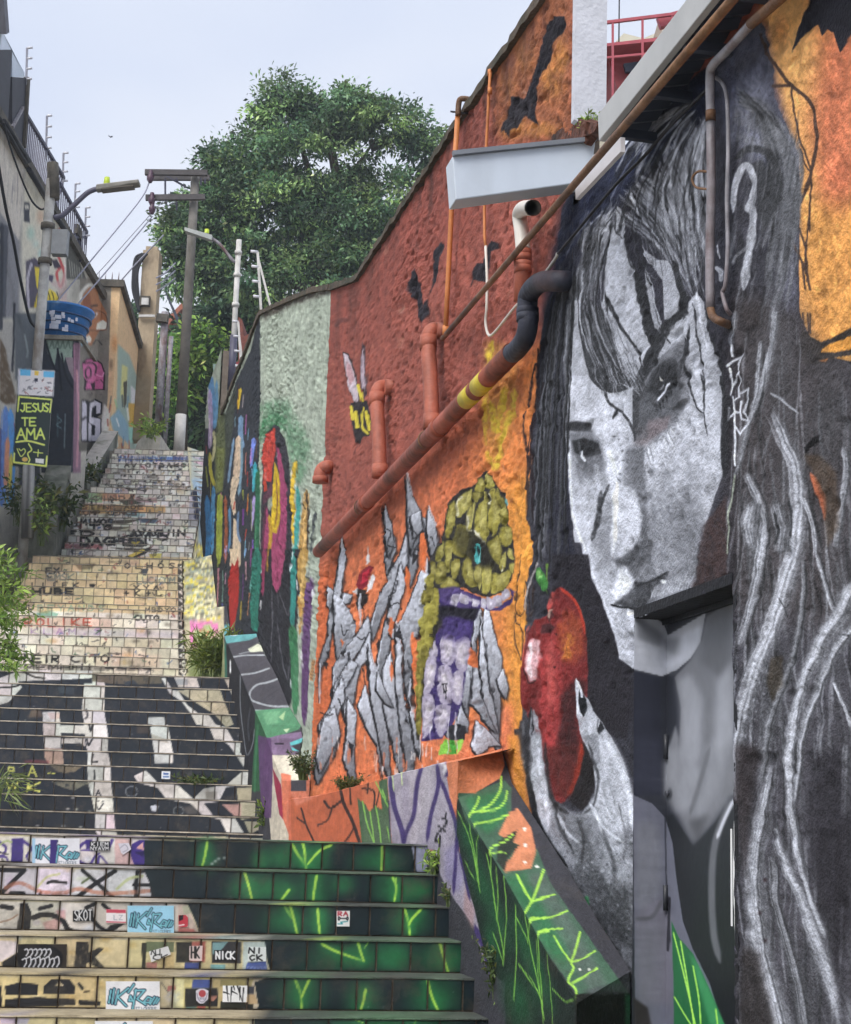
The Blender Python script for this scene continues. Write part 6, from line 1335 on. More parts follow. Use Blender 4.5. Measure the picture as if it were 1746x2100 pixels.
# thickness behind the stucco
def core(parent, sx, ztop, gap=None, th=.13):
    m = MB(); n = len(sx)
    for i in range(n - 1):
        a, b = sx[i], sx[i + 1]
        za = zb = min(ztop[i], ztop[i + 1]) - .04
        lo = -0.05
        if gap and min(a, b) < gap[1] and max(a, b) > gap[0]: lo = gap[2] + 0.05
        m.hexa([wall_pt(a, lo, -.03), wall_pt(b, lo, -.03), wall_pt(b, lo, -th), wall_pt(a, lo, -th), wall_pt(a, za, -.03), wall_pt(b, zb, -.03), wall_pt(b, zb, -th), wall_pt(a, za, -th)])
    return m.build('masonry', M_CORE, parent)
ss = np.sort(np.unique(np.concatenate([np.linspace(sx.min(), sx.max(),160),[D_NEAR - .02, D_FAR + .012, S_END, S_END - .001]])))
core(near, ss, np.where(ss < S_END, 4.42, np.maximum(top_near(ss),4.42)),(D_NEAR - .019, D_FAR + .011, D_TOP))
def coping(parent, sx, ztop, w=0.15, h=0.028):
    m = MB(); n = len(sx); vs = []
    for i in range(n):
        j = RNG.normal(0,.004); k = RNG.normal(0,.006)
        vs += [wall_pt(sx[i], ztop[i] - .03,.035 + j), wall_pt(sx[i], ztop[i] + h + k, .03 + j), wall_pt(sx[i], ztop[i] + h + k, -w), wall_pt(sx[i], ztop[i] - .03,-w)]
    fs = [(i * 4 + q, i * 4 + (q + 1) % 4,(i + 1) * 4 + (q + 1) % 4,(i + 1) * 4 + q) for i in range(n - 1) for q in range(4)] + [(0,1,2,3),(n * 4 - 4, n * 4 - 1, n * 4 - 2, n * 4 - 3)]
    return m.add(vs, fs).build('coping', M_COPE, parent)
sc_ = np.linspace(S_END + .02, S_RED, 90); coping(near, sc_, top_near(sc_))
# recess: soffit, far jamb, near jamb, door leaf
REC = 0.14
def sheet4(name, a, b, c, d, nu, nv, cv, m, parent, amp=0.0):   # a-b top edge, d-c bottom edge
    a, b, c, d = (np.array(p, dtype=float) for p in (a, b, c, d))
    u = np.linspace(0,1, nu)[None, :, None]; v = np.linspace(0,1, nv)[:, None, None]
    P = (a * (1 - u) + b * u) * (1 - v) + (d * (1 - u) + c * u) * v
    cols = cv.sample(*trace(P.reshape(-1,3)))
    if amp:
        n = np.cross(b - a, d - a); n /= np.linalg.norm(n)
        P = P + n * (amp * (fbm(P[..., 2] / .05, P[..., 1] / .05,61,3) - .5))[..., None]
    return grid_mesh(name, P, None, m, parent, cols, True)
DR = Canvas(1240,1150,1600,2240,'26282f')
exec_door = True
# paint inside the recess: chin, neck and collar carry on across the jamb and the door
DR.panel(1800,1700,2947,1746)
DR.poly([(560,560),(760,700),(780,760),(980,640),(950,800),(900,880),(830,940),(750,975),(590,935),(520,900)],150)
DR.poly([(580,700),(745,750),(748,970),(590,935),(560,850)],150,.9, soft=14); DR.poly([(600,640),(760,760),(740,820),(620,780)],96,.8, soft=18)
DR.poly([(745,780),(840,770),(820,860),(780,850)],106,.8, soft=18); DR.poly([(850,760),(970,700),(940,820),(880,890),(780,940),(760,900),(850,860)],176,.8, soft=20)
DR.poly([(815,980),(900,890),(960,780),(985,660),(1140,560),(1140,1600),(960,1600),(830,1600),(840,1300),(850,1140)],96,1, soft=6)
DR.poly([(830,1000),(900,960),(960,1100),(950,1600),(840,1600),(850,1200)],138,.9, soft=30); DR.poly([(1040,1000),(1110,880),(1130,1300),(1080,1400),(1000,1600),(950,1600),(1020,1300)],140,.85, soft=36); DR.poly([(980,680),(1110,600),(1110,900),(1040,980),(960,900)],70,.8, soft=30)
DR.poly([(820,1230),(838,1300),(835,1600),(760,1600),(768,1400),(800,1300)],122,.9, soft=10)
DR.poly([(590,945),(740,985),(745,1600),(590,1600)],'22242e'); DR.poly([(600,1300),(745,1300),(745,1600),(600,1600)],'2c2e3a',.6, soft=26)
DR.panel(1700,2545,2947,1746)
DR.poly([(845,300),(845,120),(1180,120),(1180,280),(1080,420),(980,530),(900,380)],104,1, soft=30); DR.poly([(860,60),(960,60),(1020,180),(970,360),(900,380),(850,200)],132,.8, soft=30); DR.poly([(1040,60),(1160,60),(1120,250),(1010,420),(980,380),(1030,200)],122,.8, soft=30); DR.stroke([(1060,60),(1010,240),(965,380)],22,84,.7, soft=12); DR.poly([(960,420),(1060,380),(1000,530)],60,.8, soft=26)
DR.poly([(840,400),(880,380),(980,540),(1080,430),(1200,260),(1220,1500),(900,1500),(880,900),(880,620)],'14171a',1, soft=10)
DR.stroke([(1180,300),(1120,420),(1080,560),(1070,760),(1080,960),(1110,1100)],34,104,.8, soft=14); DR.stroke([(1178,310),(1130,410),(1095,500)],16,200,.8, soft=6)
DR.stroke([(1190,420),(1184,700),(1195,1000)],20,'f0f2f2',.98)  # sliver of light beside the door, painted in as a white streak
DR.poly([(690,290),(780,330),(845,400),(880,520),(900,700),(930,900),(980,1040),(1060,1200),(1150,1500),(700,1500),(695,900)],'585a66',1, soft=3); DR.poly([(700,420),(800,420),(830,560),(820,760),(740,860),(700,800)],112,.6, soft=30, tex=.2); DR.poly([(700,860),(830,780),(880,900),(880,1300),(720,1300)],'64626c',.6, soft=26); DR.stroke([(700,890),(780,880),(830,800)],20,70,.6, soft=10)
DR.stroke([(845,400),(850,700),(868,1000)],8,'30323a'); DR.stroke([(865,790),(862,900),(858,1040)],14,'1c1c22',.9); DR.blob(866,285,12,28,'16181c',.8); DR.blob(861,283,6,20,'4a4c54',.9)
DR.poly([(875,900),(910,980),(980,1060),(1060,1230),(1140,1420),(1200,1600),(890,1600),(885,1200)],'1e5a34',1, soft=3); DR.poly([(960,1050),(1010,1120),(1140,1420),(1060,1400)],'3f8a58',.7, soft=14)
for p in [[(885,960),(940,1180),(990,1400)],[(920,1000),(975,1340),(990,1500)],[(980,1120),(1010,1300),(1020,1500)],[(890,1270),(930,1340),(980,1420)],[(1090,1330),(1110,1500)]]: DR.stroke(p, 7,'a4dc58',.9)
DR.poly([(690,1270),(760,1320),(780,1420),(700,1420)],'241f20',.9, soft=8)
DR.full().grain(0.06,12,30,91); DR.C = np.clip(DR.C * 1.22,0,1)
dz = -0.05
door = thing('painted_steel_door', 'smooth recessed door painted with the neck and grey collar of the face', 'door', wall_pt((D_NEAR + D_FAR) / 2,0,-REC))
mid = s_of(on_wall(1366,1500)) if False else None
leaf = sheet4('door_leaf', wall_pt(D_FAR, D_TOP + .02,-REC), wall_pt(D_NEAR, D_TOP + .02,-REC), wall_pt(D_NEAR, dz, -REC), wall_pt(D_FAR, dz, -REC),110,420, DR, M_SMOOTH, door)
for z in (1.55,):
    p = wall_pt(D_FAR - 0.03, z, -REC); MB().lathe((0,0,0),[(0,.012),(.016,.010),(.02,0),(.02,-.01)],12)
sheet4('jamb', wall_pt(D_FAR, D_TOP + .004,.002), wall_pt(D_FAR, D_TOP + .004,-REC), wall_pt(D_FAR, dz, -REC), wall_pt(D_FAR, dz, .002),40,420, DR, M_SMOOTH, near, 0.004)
M_SOFF = mat('near_black_soffit', '14151b',0.8,0.3,9,0.3,50)  # soffit and near jamb coloured almost black
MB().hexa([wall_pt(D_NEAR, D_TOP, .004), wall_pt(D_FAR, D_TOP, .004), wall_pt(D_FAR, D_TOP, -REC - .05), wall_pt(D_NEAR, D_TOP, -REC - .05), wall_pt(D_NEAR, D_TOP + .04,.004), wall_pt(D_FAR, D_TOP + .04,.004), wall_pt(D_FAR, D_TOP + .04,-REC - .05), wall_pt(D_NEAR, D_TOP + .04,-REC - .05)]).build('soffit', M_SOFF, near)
MB().bar(wall_pt(D_NEAR, D_TOP - .012,-REC + .012), wall_pt(D_FAR - .002, D_TOP - .012,-REC + .012),.02,.02).build('door_frame', mat('black_door_frame', '101218',.5,.2,10,.1), door)
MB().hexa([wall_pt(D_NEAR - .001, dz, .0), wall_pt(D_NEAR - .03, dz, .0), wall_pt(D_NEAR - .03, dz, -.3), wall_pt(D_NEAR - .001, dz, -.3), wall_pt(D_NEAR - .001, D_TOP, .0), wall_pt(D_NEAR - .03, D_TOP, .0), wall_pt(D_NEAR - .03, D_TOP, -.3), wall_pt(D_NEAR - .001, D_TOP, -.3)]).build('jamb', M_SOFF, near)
MB().bar(wall_pt(D_NEAR - .003, on_wall(1510,1700).z, .012), wall_pt(D_NEAR - .003, on_wall(1512,1900).z, .012),.003,.006).build('light_gap_strip', mat('light_gap_white', 'e8eaea',.4,.05,5,0), door)  # white bar standing in for the gap of light at the door's edge
bolt = MB(); 
bp = on_wall(1371,1628,-REC)
for hz_ in (.35,1.15,1.75): MB().tube([wall_pt(D_FAR - .012, hz_ - .05,-REC + .008), wall_pt(D_FAR - .012, hz_ + .05,-REC + .008)],.010,10).build('hinge', mat('dark_hinge', '2c2e34',.4,.2,10,.1), leaf)
bolt.tube([bp, bp + Vector(WN) * .012],.012,12); bolt.build('bolt', mat('painted_bolt', '4a4c54',.5,.2,10,.1), door)

# far stretch, pale green then black
far = thing('rough_wall', 'pale green stucco wall with a hooded figure, black to its left, beyond the red wall', 'wall', wall_pt(20,1))
S_BLK = s_of(on_wall(536,643))
top_far = prof([(680,588),(640,596),(600,612),(560,630),(536,642)])
bot_far = prof([(690,1640),(640,1560),(600,1500),(520,1310),(480,1290),(430,1300),(400,1300)])
sx2 = np.linspace(S_BLK, S_RED + .002,90)
wall_sheet('stucco_face', far, sx2, top_far(sx2), np.maximum(bot_far(sx2) - .3,1.0),520, FW, 0.018)
sq = np.linspace(S_RED + .01, S_BLK - .01,60); core(far, sq, top_far(sq) - .03)
coping(far, np.linspace(S_RED, S_BLK, 60), top_far(np.linspace(S_RED, S_BLK, 60)))
far2 = thing('streaked_wall', 'black wall with a sloping top and streaks of bright colour beside the upper steps', 'wall', wall_pt(25,2))
top_f2 = prof([(536,642),(520,680),(500,735),(480,785),(462,838),(455,850),(447,820),(440,800)])
sx3 = np.linspace(s_of(on_wall(449,835)), S_BLK + .002,90); 
wall_sheet('stucco_face', far2, sx3, top_f2(sx3), bot_far(sx3) - .6,420, FW, 0.014)
sq = np.linspace(S_BLK + .01, s_of(on_wall(449,835)),80); core(far2, sq, top_f2(sq) - .06); coping(far2, np.linspace(S_BLK, s_of(on_wall(456,850)),40), top_f2(np.linspace(S_BLK, s_of(on_wall(456,850)),40)),.25,.06)
far3 = thing('blue_topped_wall', 'narrow blue and lilac painted wall end beside the top steps', 'wall', wall_pt(31,6))
top_f3 = prof([(446,775),(436,760),(428,748)])
sx4 = np.linspace(s_of(on_wall(428,760)), s_of(on_wall(448.6,835)),30)
wall_sheet('stucco_face', far3, sx4, np.full(len(sx4), on_wall(437,765).z), bot_far(sx4) - 1.0,300, FW, 0.010)
sq = np.linspace(sx4[-1], sx4[0],6); core(far3, sq, np.full(6, on_wall(437,765).z))
# ------------------------------------------------------------------ parapets along the right-hand side
PA = Canvas(370,980,1360,2240,'3a3a40')
PA.panel(900,2545,1900,1746)
PA.poly([(80,0),(1300,-60),(1300,700),(80,700)],'cf7550'); PA.poly([(170,330),(620,250),(620,700),(160,700)],'b9603f',.9, soft=10)
PA.poly([(150,260),(380,180),(420,330),(220,430)],'d8846a',.9, soft=14, tex=.4)
for p, w in [([(490,340),(510,420),(560,520),(600,640)],20),([(500,390),(430,440),(390,400)],16),([(440,430),(410,510),(350,545)],10),([(250,440),(280,540),(330,650)],11),([(225,500),(270,530)],10),([(570,560),(540,610),(510,650)],11),([(545,320),(550,420)],11),([(620,320),(690,340),(690,440)],12),([(740,260),(700,440)],8),([(655,280),(650,350)],10)]: PA.stroke(p, w, '2c1c1a',.95)
PA.poly([(590,380),(640,420),(660,460),(700,430),(740,450),(720,280),(770,260),(800,700),(620,700)],'3f5f42',.95, soft=4); PA.poly([(620,480),(780,470),(780,700),(630,700)],'566a52',.6, soft=14)
for p in [[(620,400),(650,540),(690,650)],[(665,460),(680,560),(690,640)],[(700,430),(720,540),(735,660)],[(700,280),(745,370),(775,430)],[(740,330),(760,380)],[(770,560),(790,650)]]: PA.stroke(p, 9,'8ec95a',.85)
PA.poly([(770,230),(860,200),(980,150),(1060,130),(1150,130),(1130,250),(1150,380),(1190,520),(1200,720),(1240,900),(1310,1060),(1400,1440),(1380,1450),(1290,1150),(1180,1000),(1090,850),(1060,700),(800,660)],'9a93a2')
PA.poly([(880,210),(1060,150),(1040,420),(980,660),(900,660),(920,420)],'b9b2ba',.8, soft=26, tex=.2); PA.poly([(1080,260),(1140,420),(1130,660),(1040,640),(1060,420)],'aea7b4',.8, soft=20); PA.poly([(800,250),(850,220),(870,560),(820,620)],'a8a2ae',.8, soft=16); PA.poly([(1120,700),(1190,640),(1230,860),(1200,960),(1120,860)],'8d86a8',.8, soft=20); PA.poly([(1240,900),(1300,1060),(1290,1180),(1230,1060)],'b08f90',.7, soft=10)
for p, w in [([(990,150),(950,300),(930,480),(880,600),(870,660)],26),([(1070,170),(1080,300),(1030,500),(1010,640)],24),([(1090,260),(1150,420),(1190,560),(1200,700)],24),([(790,250),(810,420),(860,580),(870,660)],30),([(1190,600),(1180,800),(1170,960)],20),([(1210,720),(1240,860),(1270,1000)],16),([(1080,150),(1150,170),(1140,220),(1120,250)],20),([(1300,1150),(1370,1330),(1390,1440)],34),([(780,400),(790,660)],18)]: PA.stroke(p, w, '382a62',.9, soft=7)
PA.stroke([(1090,160),(1120,190),(1110,230)],20,'dad6dc',.9, soft=5)
for p in [[(1100,500),(1130,520),(1110,560)],[(1080,550),(1120,580)],[(1075,590),(1060,640),(1090,630)],[(1090,610),(1085,680)],[(1125,470),(1120,510)],[(1100,570),(1070,600)]]: PA.stroke(p, 12,'17151c')
for p in [[(855,210),(860,300)],[(800,240),(810,330)]]: PA.stroke(p, 7,'d8f0a0',.8)
# green balustrade: face then top
PA.poly([(1190,340),(1240,500),(1350,640),(1475,850),(1746,1330),(1900,1560),(2300,2400),(1500,2400),(1480,1500),(1390,1440),(1300,1060),(1230,800),(1190,600)],'16241f')
for (x, y, rx, ry) in [(1260,620,60,140),(1350,900,80,200),(1450,1150,60,200),(1600,1250,70,240),(1560,1600,100,200),(1700,1500,70,200),(1400,1250,40,150)]: PA.blob(x, y, rx, ry, '1f5a34',.75, ang=-.3)
for p, w in [([(1195,460),(1260,600),(1300,760),(1320,900),(1330,950)],9),([(1270,480),(1270,560),(1300,720),(1320,880)],10),([(1330,590),(1310,660),(1320,880)],9),([(1240,760),(1280,840),(1330,900)],8),([(1370,720),(1400,860),(1430,1080),(1470,1290),(1470,1390)],11),([(1395,700),(1400,850)],10),([(1430,800),(1440,1000),(1430,1120)],9),([(1475,850),(1490,1080),(1475,1330)],10),([(1410,1200),(1440,1280),(1465,1360)],9),([(1545,1030),(1550,1300),(1535,1600)],10),([(1550,1100),(1590,1180),(1620,1240)],9),([(1600,1080),(1640,1300),(1680,1500),(1720,1720)],10),([(1630,1130),(1620,1260)],10),([(1570,1390),(1630,1480),(1690,1560)],9),([(1680,1210),(1690,1400),(1710,1640)],10)]: PA.stroke(p, w * .62,'8cc850',.85)
PA.panel(1700,2545,2947,1746)
for p, w in [([(300,1230),(360,1290),(400,1280)],8),([(270,1060),(290,1250),(300,1420)],6),([(220,990),(230,1180),(255,1400)],6),([(130,1110),(200,1190),(250,1300)],6),([(410,1210),(416,1420)],9),([(550,1330),(530,1420)],7)]: PA.stroke(p, w * .62,'8cc850',.85)
PA.panel(900,2545,1900,1746)
TOP = [(1190,345),(1300,340),(1480,270),(1520,320),(1520,470),(1680,700),(1760,900),(2300,1660),(2300,2100),(1746,1330),(1475,850),(1350,640),(1240,500)]
PA.poly(TOP, '43614e'); PA.poly([(1240,380),(1480,330),(1500,480),(1380,600),(1280,520)],'2f6e44',.8, soft=24); PA.poly([(1480,860),(1620,830),(1900,1250),(1850,1400),(1746,1320)],'2f6e44',.75, soft=30); PA.poly([(1600,840),(1720,830),(2100,1500),(2000,1560)],'5a6660',.7, soft=30)
PA.poly([(1120,130),(1220,100),(1300,40),(1460,60),(1480,180),(1450,260),(1300,350),(1200,350),(1180,470),(1150,380),(1140,250)],'d4825c',.97, soft=3)
PA.poly([(1505,470),(1560,440),(1640,560),(1670,700),(1640,800),(1480,830),(1460,790),(1520,740),(1560,660),(1440,600)],'cd8460',.97, soft=3); PA.poly([(1440,640),(1560,570),(1530,650),(1570,665),(1500,740),(1480,820),(1430,760)],'2a332c',.95)
for x, y in [(1600,565),(1605,660),(1600,765),(1675,790)]: PA.blob(x, y, 10,10,'f0e8e0',1, hard=1)
for p, w in [([(1265,490),(1280,470),(1380,430),(1450,340),(1460,250)],17),([(1280,465),(1310,420),(1325,375)],15),([(1285,465),(1420,450),(1480,400),(1495,340)],14),([(1295,545),(1310,530),(1400,520),(1500,480)],15),([(1390,720),(1400,680),(1480,640),(1530,600)],14),([(1400,720),(1430,705),(1485,710)],11),([(1555,845),(1600,930),(1640,1000)],17),([(1715,815),(1670,940),(1640,1010),(1605,1070)],18),([(1640,1010),(1700,990),(1746,975)],16),([(1635,1130),(1650,1115),(1746,1100)],16),([(1680,1210),(1690,1195),(1746,1180)],16)]: PA.stroke(p, w * .78,'a8dc58',.95, soft=1.9)
PA.panel(1700,2545,2947,1746)
for p, w in [([(125,675),(165,760),(195,800)],10),([(255,655),(220,760),(195,810),(165,860)],12),([(195,810),(250,785),(310,770)],10),([(185,905),(200,885),(280,885),(370,850)],12),([(230,965),(240,945),(345,935)],11),([(305,970),(345,1040),(385,1095)],12),([(432,955),(410,1040),(390,1100),(400,1130),(375,1190),(410,1230),(415,1300)],15),([(395,1100),(450,1080),(505,1045)],11),([(395,1200),(450,1170),(515,1130)],12)]: PA.stroke(p, w * .78,'a8dc58',.95, soft=1.9)
for x, y in [(160,455),(165,535),(220,635),(165,615),(400,665),(430,1135),(475,1135)]: PA.blob(x, y, 7,7,'e4e8dc',.9, hard=1)
PA.poly([(410,1255),(560,1240),(690,1250),(690,1500),(400,1500)],'11140f',1, soft=4); PA.poly([(650,1250),(700,1270),(720,1440),(650,1420)],'1f4a32',.9, soft=10); PA.poly([(440,1240),(600,1200),(680,1210),(660,1250),(520,1260)],'4a4c50',.7, soft=8)
# ledge by the black and white flight
PA.panel(680,1900,1130,1181)
PA.poly([(230,700),(640,700),(1000,1700),(1000,2200),(500,2200),(250,1600)],'46444a'); PA.poly([(240,700),(560,700),(550,800),(480,830),(270,860)],'5f9a9c'); PA.poly([(340,680),(430,670),(400,720),(340,740)],'6f9ad0'); PA.poly([(310,760),(370,755),(370,785),(310,790)],'e8eef0'); PA.poly([(470,910),(560,860),(610,890),(610,930),(490,940)],'c9ccb4'); PA.poly([(575,680),(615,700),(610,880),(570,850)],'7d9a60',.9)
for p, w in [([(335,980),(480,965),(620,965)],13),([(390,955),(480,935)],8),([(400,1145),(540,1125),(660,1085)],16),([(740,1180),(640,1215),(550,1235),(490,1300),(500,1370),(600,1410),(700,1430),(840,1430)],18),([(530,1465),(700,1465),(850,1440)],10)]: PA.stroke(p, w, 'a3a8ac',.9)
PA.poly([(530,1470),(850,1440),(960,1600),(930,1640),(700,1720),(640,1720),(590,1600)],'558a66'); PA.poly([(600,1490),(760,1470),(740,1580),(640,1600)],'7fb48a',.6, soft=14); PA.poly([(750,1530),(810,1470),(790,1560)],'b9cf9c',.8); PA.poly([(790,1640),(850,1630),(820,1670)],'c4d8b0'); PA.poly([(640,1720),(760,1690),(960,1660),(960,1720),(870,1780),(930,1870),(700,1870)],'7f6a86'); PA.poly([(850,1760),(980,1710),(1000,1730),(930,1770),(850,1790),(940,1840),(870,1830)],'6fd0d4'); PA.stroke([(720,1770),(790,1770)],14,'2c2430'); PA.poly([(690,1880),(930,1870),(960,2100),(780,2100)],'cfc9b4'); PA.stroke([(790,1930),(830,1960),(780,1980)],10,'2a2624')
PA.poly([(240,860),(290,860),(330,970),(410,1150),(480,1330),(535,1470),(540,2200),(300,2200)],'23242a'); PA.stroke([(255,860),(265,1100),(270,1300)],30,'2f6a60'); PA.stroke([(310,1020),(310,1120)],14,'eef0f2'); PA.stroke([(400,1150),(400,1420),(430,1700),(460,1870),(510,1780),(530,1640)],9,'8a9096',.8); PA.stroke([(490,1450),(470,1600),(480,1740)],14,'43484e',.8)
PA.poly([(535,1470),(590,1600),(650,1740),(640,2200),(500,2200),(530,1700)],'2d5a3c'); PA.stroke([(560,1600),(540,1900),(530,2200)],20,'3f7a54',.8); PA.poly([(640,1720),(700,1880),(780,2100),(740,2200),(590,2200),(610,1900)],'6a4466'); PA.stroke([(645,1980),(640,2100)],14,'f0f2f6')
PA.panel(0,2545,1000,1746)
PA.poly([(1640,120),(1746,120),(1746,640),(1640,640),(1620,400)],'cbc2b0'); PA.poly([(1650,200),(1700,300),(1720,520),(1690,480),(1660,300)],'9a2f4a'); PA.poly([(1700,230),(1760,240),(1760,640),(1710,500)],'cf6f52',.9, soft=4); PA.poly([(1560,0),(1640,20),(1650,200),(1640,500),(1590,500),(1570,300)],'5c4068',.95)
# painted gutter strip beside the upper flights
PA.panel(0,1700,1000,1746)
PA.poly([(1090,-400),(1340,-400),(1360,1200),(1120,1200)],'b9b294')
for k in range(230):
    x, y = RNG.uniform(1130,1310), RNG.uniform(330,790); w_ = RNG.uniform(14,36)
    PA.stroke([(x - w_, y + 6),(x, y - 9),(x + w_, y + 5)], RNG.uniform(7,13), RNG.choice(['e0d68a', 'ece6c0', '8a8a78', 'd8c84e', '9aa8a0', '6a6a5c']),.9)
PA.poly([(1150,790),(1240,780),(1320,800),(1320,860),(1240,900),(1160,960),(1150,880)],'d47fae'); PA.poly([(1170,850),(1270,800),(1300,860),(1220,920),(1170,900)],'a9bf84',.95); PA.stroke([(1210,850),(1260,850),(1220,900)],14,'c06a50'); PA.poly([(1150,960),(1350,900),(1360,1200),(1130,1200)],'6f7a4c',.9, soft=20)
PA.poly([(1150,-100),(1260,-100),(1290,320),(1200,320),(1200,100)],'8fa8c0',.9, soft=10)
PA.full().grain(0.12,5,8,71).grain(0.08,22,22,72)
M_PAR = mat_paint('painted_parapet_plaster',0.8,0.45,60,0.25,0.12, grime=0.3)
def strip(name, rows, nu, nv, parent, cv=PA, m=None, amp=0.006):
    """rows: list of polylines (same count) joined into one painted sheet"""
    R_ = [np.array([np.array(p) for p in r]) for r in rows]
    out = []
    def dens(r, n):
        t = np.linspace(0, len(r) - 1, n); i = np.minimum(t.astype(int), len(r) - 2); f = (t - i)[:, None]
        return r[i] * (1 - f) + r[i + 1] * f
    D = [dens(r, nu) for r in R_]
    t = np.linspace(0, len(D) - 1, nv); i = np.minimum(t.astype(int), len(D) - 2); f = (t - i)[:, None, None]
    A = np.array(D); P = A[i] * (1 - f) + A[i + 1] * f
    cols = cv.sample(*trace(P.reshape(-1,3)))
    du = np.gradient(P, axis=1); dv = np.gradient(P, axis=0); n = np.cross(du, dv); n /= np.linalg.norm(n, axis=-1, keepdims=True) + 1e-9
    edge = np.minimum(np.minimum(np.arange(nv)[:, None], nv - 1 - np.arange(nv)[:, None]), np.minimum(np.arange(nu)[None, :], nu - 1 - np.arange(nu)[None, :])) > 0
    d = (fbm(P[..., 0] / .06 + P[..., 1] / .05, P[..., 2] / .05 + P[..., 1] / .09,83,3) - .5) * amp * edge
    return grid_mesh(name, P + n * d[..., None], None, m or M_PAR, parent, cols, True)
V3 = lambda p, **k: Vector((k.get('x', p[0]), k.get('y', p[1]), k.get('z', p[2])))
# 1. sloping green balustrade
bal = thing('sloping_balustrade', 'green leaf painted sloping balustrade with lime veins below the grey hand', 'balustrade', wall_pt(7.5,0,.3))
inn = [on_wall(x, y, .3) for x, y in [(938,1636),(1035,1800),(1110,1933),(1183,2058)]]
out_ = [on_wall(x, y, .012) for x, y in [(1050,1605),(1165,1785),(1228,1890),(1293,1992)]]
strip('top_face',[inn, out_],150,60, bal)
strip('side_face',[inn, [V3(p, z=-.05) for p in inn]],150,150, bal)
strip('end_face',[[inn[-1], out_[-1]],[V3(inn[-1], z=-.05), V3(out_[-1], z=-.05)]],60,90, bal)
# 2. low parapet along the landing
par = thing('landing_parapet', 'low orange parapet with black cracks and a purple drape below the grey lettering', 'parapet', wall_pt(12,1.15,.3))
pin = [on_wall(x, y, .3) for x, y in [(590,1640),(650,1633),(700,1621),(760,1605),(800,1592),(880,1572),(932,1562)]]
pin[-1] = Vector(wall_pt(s_of(inn[0]) - .002, pin[-1].z, .3))
strip('side_face',[pin, [V3(p, z=.2) for p in pin]],260,120, par)
up = [wall_pt(s_of(p), p.z + RNG.uniform(.02,.09),.005) for p in pin]
strip('mortar_top',[pin, up],160,24, par, amp=.03)
strip('stepped_end',[[pin[-1], Vector(wall_pt(s_of(on_wall(1035,1535)), on_wall(1035,1535).z, .012))],[inn[0], out_[0]]],60,60, par)
strip('end_face',[[Vector(up[0]), pin[0]],[V3(up[0], z=.2), V3(pin[0], z=.2)]],20,60, par)
# 3. ledge beside the black and white flight
led = thing('stair_ledge', 'dark grey sloping ledge with chalk lines beside the black and white flight', 'ledge',(-1.6,17,1.2))
VV = lambda x, y, o: on_wall(402.9 + x * .22575,1125.7 + y * .22575, o)
li = [VV(x, y, o) for x, y, o in [(248,790,.32),(330,970,.30),(410,1150,.28),(470,1330,.27),(530,1460,.25),(590,1590,.23),(640,1720,.22),(690,1876,.2)]]
lo = [VV(x, y, .008) for x, y in [(545,770),(620,960),(690,1080),(740,1180),(840,1430),(950,1610),(965,1720),(935,1870)]]
strip('top_face',[li, lo],190,50, led); strip('side_face',[li, [V3(p, z=.9) for p in li]],190,130, led); strip('end_face',[[lo[0], li[0]],[V3(lo[0], z=2.2), V3(li[0], z=2.2)]],30,40, led)
pil = thing('ledge_end_block', 'cream and crimson painted end block where the grey ledge meets the orange parapet', 'block',(-1.25,16.3,1.15))
bi = [li[-1], on_wall(580,1602,.2)]; bo = [lo[-1], on_wall(636,1600,.01)]
strip('top_face',[bi, bo],40,40, pil, amp=.02); strip('side_face',[bi, [V3(p, z=.9) for p in bi]],40,110, pil); strip('end_face',[[bi[-1], bo[-1]],[V3(bi[-1], z=.9), V3(bo[-1], z=.9)]],40,110, pil)
# 4. painted strip between the upper flights and the wall
gut = thing('painted_side_ramp', 'narrow sloping side strip painted with yellow swirls between steps and wall', 'ramp',(-3.2,24,3.2))
rl = [(22.4,-3.14,3.22),(24.2,-3.54,4.46),(25.7,-3.71,4.56),(27.4,-4.04,5.73),(28.9,-4.11,5.83),(31.7,-4.32,7.8),(33,-4.5,7.9),(35,-4.8,9.33)]
g0 = [Vector((x, y, z)) for y, x, z in rl]; g1 = [Vector((2.34 - .215 * y - .01, y, z + .12)) for y, x, z in rl]
strip('top_face',[g0, g1],150,40, gut); strip('side_face',[g0,[V3(p, z=p.z - .5) for p in g0]],150,12, gut)
# ------------------------------------------------------------------ pipes on the wall
M_BRN = mat('red_brown_pipe_paint', '985240',0.6,0.28,6,0.3,30, dirt='4a3028', dirt_amt=0.6)
M_RED = mat('brick_red_pipe_paint', 'a45c48',0.6,0.22,6,0.25,30, dirt='5a342a', dirt_amt=0.45)
M_BLKP = mat('charcoal_pipe_paint', '31333f',0.6,0.35,7,0.3,30, dirt='5f4a48', dirt_amt=0.35)
M_WHTP = mat('white_pvc', 'd2cdc4',0.45,0.06,6,0.05,30, dirt='9a9080', dirt_amt=0.1)
M_ORG = mat('orange_conduit', 'c27a45',0.55,0.15,9,0.1,40, dirt='7a4a30', dirt_amt=0.3)
M_RUST = mat('rusty_steel_pipe', '7a5a40',0.6,0.35,9,0.3,60, dirt='4a3428', dirt_amt=0.5)
M_GREYP = mat('grey_streaked_pipe', '8c8a90',0.5,0.4,10,0.15,50, dirt='5a3a34', dirt_amt=0.6)
M_CABLE = mat('black_cable', '1e1e24',0.6,0.3,10,0.1)
M_YEL = mat('yellow_band_paint', 'c9b640',0.5,0.15,12,0.1)
def smooth(pts, n=6): return [Vector(p) for p in spline([tuple(p) for p in pts], n)]
def rpx(w, P): return w / 2 / CAM_F * (Vector(P) - Vector((0,0, CAM_H))).length
S1 = lambda x, y, o=.1: on_wall(592.5 + x * .30541,651.7 + y * .30541, o)
